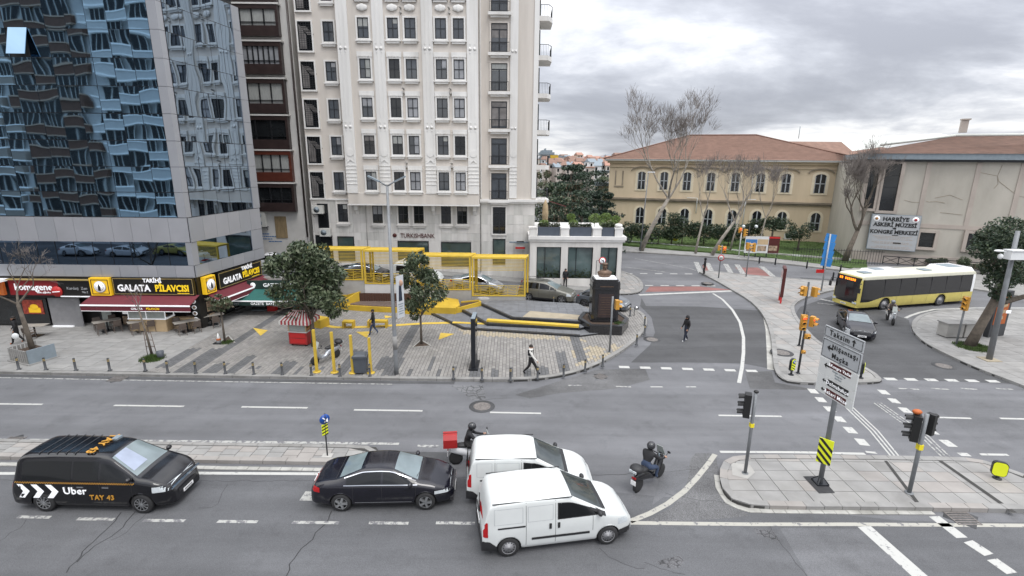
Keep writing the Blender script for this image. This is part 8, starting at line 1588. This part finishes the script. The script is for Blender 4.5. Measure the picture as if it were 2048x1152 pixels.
# ================================================================== PEOPLE
def person(par, name, J, mats, rad=1.18, label=None, fingers=True, parts=()):
    # J: joints; mats: dict part -> material
    E_ = [('pelvis', 'chest'), ('chest', 'neck'), ('neck', 'head'), ('chest', 'shl'), ('shl', 'ell'), ('ell', 'wrl'), ('wrl', 'hal'), ('chest', 'shr'), ('shr', 'elr'), ('elr', 'wrr'), ('wrr', 'har'), ('pelvis', 'hil'), ('hil', 'knl'), ('knl', 'anl'), ('anl', 'tol'), ('pelvis', 'hir'), ('hir', 'knr'), ('knr', 'anr'), ('anr', 'tor')]
    RD = dict(pelvis=.135, chest=.155, neck=.06, head=.10, sh=.075, el=.05, wr=.034, ha=.035, hi=.10, kn=.065, an=.045, to=.04)
    ks = list(J); me = bpy.data.meshes.new('p'); me.from_pydata([J[k] for k in ks], [(ks.index(a), ks.index(b)) for a, b in E_], []); o = bpy.data.objects.new('p', me); C.objects.link(o)
    md = o.modifiers.new('s', 'SKIN'); md.use_smooth_shade = True
    for i, k in enumerate(ks):
        r = RD.get(k, RD.get(k[:2], .05))*rad; sv = me.skin_vertices[0].data[i]; sv.radius = (r, r*(.78 if k in ('chest', 'pelvis') else 1)); sv.use_root = k == 'pelvis'
    o.modifiers.new('u', 'SUBSURF').levels = 1; bpy.context.view_layer.update(); m2 = bpy.data.meshes.new_from_object(o.evaluated_get(bpy.context.evaluated_depsgraph_get())); bpy.data.objects.remove(o)
    reg = {'pelvis': 'legs', 'chest': 'top', 'neck': 'top', 'head': 'skin', 'sh': 'top', 'el': 'top', 'wr': 'top', 'ha': 'skin', 'hi': 'legs', 'kn': 'legs', 'an': 'legs', 'to': 'shoe'}; order = ['top', 'legs', 'skin', 'shoe']; m2.materials.clear()
    for k in order: m2.materials.append(M[mats[k]])
    segs = [(Vector(J[a]), Vector(J[b]), a, b) for a, b in E_]
    for pl in m2.polygons:
        best = None
        for a, b, ka, kb in segs:
            d = b-a; tt = max(0, min(1, (pl.center-a).dot(d)/d.length_squared)); ds = (a+d*tt-pl.center).length
            if best is None or ds < best[0]: kk = kb if tt > (.55 if kb != 'head' else .35) else ka; kk = 'shl' if ka == 'chest' and kb[:2] == 'sh' else kk; best = (ds, kk)
        k = best[1]; pl.material_index = order.index(reg.get(k, reg.get(k[:2], 'top')))
    # fingers joined into the body mesh
    bm = bmesh.new(); bm.from_mesh(m2); mb = MB()
    for sfx in 'lr':
        w = Vector(J['wr'+sfx]); hnd = Vector(J['ha'+sfx]); d = (hnd-w).normalized(); sd = d.cross(Vector((0, 0, 1))).normalized() if abs(d.z) < .95 else Vector((1, 0, 0)); dn = d.cross(sd)
        for k in range(4): b0 = hnd+sd*(.024*(k-1.5)); L_ = (.065, .078, .072, .055)[k]; mb.tube([b0, b0+d*L_*.6+dn*.01, b0+d*L_+dn*.03], [.011, .010, .007], 5)
        b0 = w+(hnd-w)*.5+sd*.03; mb.tube([b0, b0+sd*.03+d*.03, b0+sd*.03+d*.06], [.012, .011, .008], 5)
    hc = Vector(J['head']); f = Vector(J.get('_f', (0, 0, 0))) 
    vv = [bm.verts.new(v) for v in mb.v]
    for fc in mb.f:
        try: nf = bm.faces.new([vv[i] for i in fc]); nf.material_index = 2; nf.smooth = True
        except ValueError: pass
    bm.to_mesh(m2); bm.free(); m2.name = name; return mobj(name, m2, par)
def pose(h=1.72, stride=.0, arm=.2, look=(0, 1), bend=0, phase=1):
    s = h/1.72; P_ = dict(pelvis=(0, 0, .93), chest=(0, bend*.25+.0, 1.30), neck=(0, bend*.3, 1.50), head=(0, bend*.33+.02, 1.62), shl=(-.19, bend*.25, 1.42), shr=(.19, bend*.25, 1.42), ell=(-.25, bend*.2-arm*.35*phase, 1.15), elr=(.25, bend*.2+arm*.35*phase, 1.15), wrl=(-.24, bend*.2-arm*.35*phase+.10, .92), wrr=(.24, bend*.2+arm*.6*phase+.12, .94), hal=(-.235, bend*.2-arm*.3*phase+.14, .84), har=(.235, bend*.2+arm*.65*phase+.17, .86),
        hil=(-.095, 0, .88), hir=(.095, 0, .88), knl=(-.10, stride*.55*phase+.04, .49), knr=(.10, -stride*.35*phase+.06, .49), anl=(-.10, stride*phase, .08), anr=(.10, -stride*phase, .10+.06*min(1, stride*3)), tol=(-.11, stride*phase+.15, .035), tor=(.11, -stride*phase+.13, .04))
    return {k: (v[0]*s, v[1]*s, v[2]*s) for k, v in P_.items()}
def headgear(par, J, hair='hair', kind='hair'):
    hx, hy, hz = J['head']; q_ = MB()
    if kind == 'hair': q_.ball((hx, hy-.02, hz+.045), (.103, .112, .105), n=14, k=8); q_.obj('hair', hair, par)
    if kind == 'hood': q_.ball((hx, hy-.02, hz+.03), (.125, .135, .15), n=14, k=8); q_.obj('hood', hair, par)
    if kind == 'helmet': q_.ball((hx, hy, hz+.03), (.15, .165, .155), n=16, k=10); q_.obj('helmet', hair, par); q_ = MB(); q_.ball((hx, hy+.035, hz+.015), (.125, .135, .075), n=14, k=8); q_.obj('visor', 'car_glass', par); return
    q_ = MB(); q_.ball((hx, hy+.105, hz-.01), (.014, .022, .024), n=6, k=4); [q_.ball((hx+s_*.035, hy+.095, hz+.015), (.012, .01, .008), mi=1, n=6, k=4) for s_ in (-1, 1)]; q_.box((hx, hy+.097, hz-.055), (.05, .012, .012), mi=2); [q_.ball((hx+s_*.1, hy, hz), (.014, .025, .032), n=6, k=4) for s_ in (-1, 1)]; q_.obj('face', ['skin', 'hair', 'red_lamp'], par)
def walker(label, xy, rz, mats, z=.125, kind='hair', hair='hair', grp=None, **kw):
    t = thing('person', label, 'person', at(*xy, z), rz); J = pose(**kw); person(t, 'body', J, mats); headgear(t, J, hair, kind); return t, J
BK = dict(top='jacket_black', legs='trousers_black', skin='skin', shoe='jacket_black')
walker('man in black jacket and blue jeans walking past the yellow stools', (748, 669), PI/2+.25, dict(BK, legs='jeans', shoe='shoe_white'), stride=.26, arm=.15, phase=1)
t, J = walker('woman in cream and black jacket striding along the plaza kerb', (1061, 748), -PI/2-.2, dict(BK, top='coat_white', shoe='jacket_black'), stride=.40, arm=.4, h=1.68)
q_ = MB(); q_.ball((0, 0, 1.45), (.2, .13, .09), n=12, k=6); q_.obj('scarf', 'coat_white', t); q_ = MB(); q_.box((-.16, .0, 1.28), (.12, .24, .34)); q_.box((.16, -.02, 1.3), (.12, .24, .3)); q_.obj('dark_panels', 'jacket_black', t)
walker('hooded person in black crossing the side road with white shoes', (1371, 682), PI/2+.3, dict(BK, legs='navy', shoe='shoe_white'), z=.0, kind='hood', hair='jacket_black', stride=.2, arm=.1)
t, J = walker('person in long black coat walking past the pavilion windows', (1133, 569), PI, BK, kind='hair', stride=.2, h=1.62); t.location = (4.85, 44.9, .42)
walker('person in black waiting at the far tip of the triangular island', (1408, 549), PI/3, BK, stride=.05, kind='hood', hair='jacket_black')
t, J = walker('person in dark clothes with orange shoes and white bag at far left', (38, 686), PI/2+.5, dict(BK, shoe='shoe_orange'), stride=.24); q_ = MB(); q_.ball((-.3, .0, .55), (.1, .18, .2), n=10, k=6); q_.obj('carrier_bag', 'bag_white', t)
walker('man in black standing behind the right end of the food counter', (378, 652), -.4, BK, z=.12, stride=.03)
# ================================================================== SCOOTERS
def scooter(label, loc, rz, bodym='black_paint', seatm='black_plastic', box=None, screen=True, lean=0, name='motor_scooter', white=None):
    t = thing(name, label, 'scooter', loc, rz); t.rotation_euler = (lean, 0, rz)
    for x, nm in ((-.68, 'rear'), (.72, 'front')): q_ = MB(); q_.lathe((x, 0, .27), [(.17, -.055), (.27, -.04), (.27, .04), (.17, .055)], 20, axis='Y'); w = q_.obj('wheel', 'tyre', t); q_ = MB(); q_.lathe((x, 0, .27), [(.165, -.03), (.165, .03)], 14, axis='Y'); q_.obj('rim', 'steel_rim', w)
    q_ = MB(); pr = [(-.95, .62, .05, .10), (-.8, .66, .12, .16), (-.45, .60, .15, .22), (-.1, .5, .15, .22), (.05, .35, .15, .12), (.35, .33, .16, .12), (.5, .55, .17, .26), (.62, .78, .15, .3), (.68, .95, .09, .12)]; n = 10; V = []
    for x, z, w_, hh in pr: V += [(x, math.cos(2*PI*k/n)*w_, z+math.sin(2*PI*k/n)*hh) for k in range(n)]
    q_.add(V, [(i*n+k, i*n+(k+1) % n, (i+1)*n+(k+1) % n, (i+1)*n+k) for i in range(len(pr)-1) for k in range(n)]+[tuple(range(n)), tuple(range(len(V)-1, len(V)-n-1, -1))], 0, True); q_.obj('fairing', bodym, t)
    q_ = MB(); q_.ball((-.35, 0, .82), (.45, .16, .09), n=12, k=6); q_.obj('seat', seatm, t); q_ = MB(); q_.tube([(.70, .0, .35), (.62, 0, .8), (.55, 0, 1.05)], .035, 6); q_.obj('fork', 'far_grey', t); q_ = MB(); q_.tube([(.48, -.33, 1.08), (.56, -.12, 1.03), (.56, .12, 1.03), (.48, .33, 1.08)], .02, 6); q_.obj('handlebar', 'black_plastic', t)
    for s_ in (-1, 1): q_ = MB(); q_.bar((.52, s_*.28, 1.08), (.56, s_*.36, 1.24), .015); q_.ball((.56, s_*.38, 1.27), (.03, .07, .05), n=8, k=5); q_.obj('mirror', 'black_plastic', t)
    if screen: q_ = MB(); q_.slab((.68, -.17, 1.0), (.68, .17, 1.0), (.52, .13, 1.38), (.52, -.13, 1.38), .01); q_.obj('windshield', 'clear_plastic', t)
    q_ = MB(); q_.ball((.72, 0, .88), (.05, .1, .06), n=10, k=5); q_.obj('headlight', 'clear_lamp', t); q_ = MB(); q_.box((-.98, 0, .68), (.04, .16, .06)); q_.obj('tail_light', 'red_lamp', t); q_ = MB(); q_.box((-1.0, 0, .5), (.02, .2, .17)); q_.obj('number_plate', 'plate_white', t)
    if box == 'top': q_ = MB(); q_.ball((-.85, 0, 1.0), (.23, .25, .16), n=14, k=8); q_.obj('top_box', 'black_plastic', t); q_ = MB(); q_.bx(-1.09, -1.06, -.14, .14, .94, 1.02); q_.obj('reflector', 'clear_lamp', t)
    if box == 'red':
        q_ = MB(); P2 = [(-.26, 0), (.26, 0), (.26, .34), (.14, .5), (-.14, .5), (-.26, .34)]; q_.add([(-1.15, y, .85+z) for y, z in P2]+[(-.62, y, .85+z) for y, z in P2], [tuple(range(5, -1, -1)), tuple(range(6, 12))]+[(i, (i+1) % 6, 6+(i+1) % 6, 6+i) for i in range(6)]); q_.obj('delivery_box', 'red_plastic', t); q_ = MB(); q_.bx(-1.16, -.61, -.01, .01, 1.33, 1.36); q_.obj('lid_seam', 'ink', t)
    return t
def rider(label, loc, rz, mats, helmet='helmet', lean=0):
    t = thing('person', label, 'person', loc, rz-PI/2); t.rotation_euler = (0, lean, rz-PI/2)
    J = dict(pelvis=(0, -.28, .92), chest=(0, -.16, 1.24), neck=(0, -.08, 1.44), head=(0, -.04, 1.57), shl=(-.19, -.12, 1.36), shr=(.19, -.12, 1.36), ell=(-.3, .1, 1.14), elr=(.3, .1, 1.14), wrl=(-.31, .38, 1.08), wrr=(.31, .38, 1.08), hal=(-.31, .46, 1.1), har=(.31, .46, 1.1), hil=(-.11, -.26, .86), hir=(.11, -.26, .86), knl=(-.2, .2, .74), knr=(.2, .2, .74), anl=(-.17, .16, .36), anr=(.17, .16, .36), tol=(-.18, .30, .31), tor=(.18, .30, .31))
    person(t, 'body', J, mats); headgear(t, J, helmet, 'helmet'); return t
p = at(1297, 968, 0); rz = .72; scooter('black scooter with rear box ridden through the junction', p, rz, box='top'); rider('rider in black with dark helmet on the black scooter mid junction', p, rz, dict(BK, legs='jeans'), 'helmet')
p = at(947, 926, 0); scooter('white delivery scooter with red box behind the farther van', p, .12, 'white_paint', box='red'); rider('rider in black with dark helmet on the red boxed delivery scooter', p, .12, BK)
p = at(1779, 645, 0); rz = -1.95; scooter('white fronted scooter ridden towards the camera beside the bus', p, rz, 'white_paint', box='top'); rider('rider in brown jacket and grey helmet on the white fronted scooter', p, rz, dict(BK, top='chair_brown'), 'helmet_grey')
p = at(652, 722, .13); t = scooter('silver grey scooter parked on the plaza behind the first yellow post', p, PI+.95, 'silver_paint', box='top'); t.rotation_euler = (-.12, 0, PI+.95)
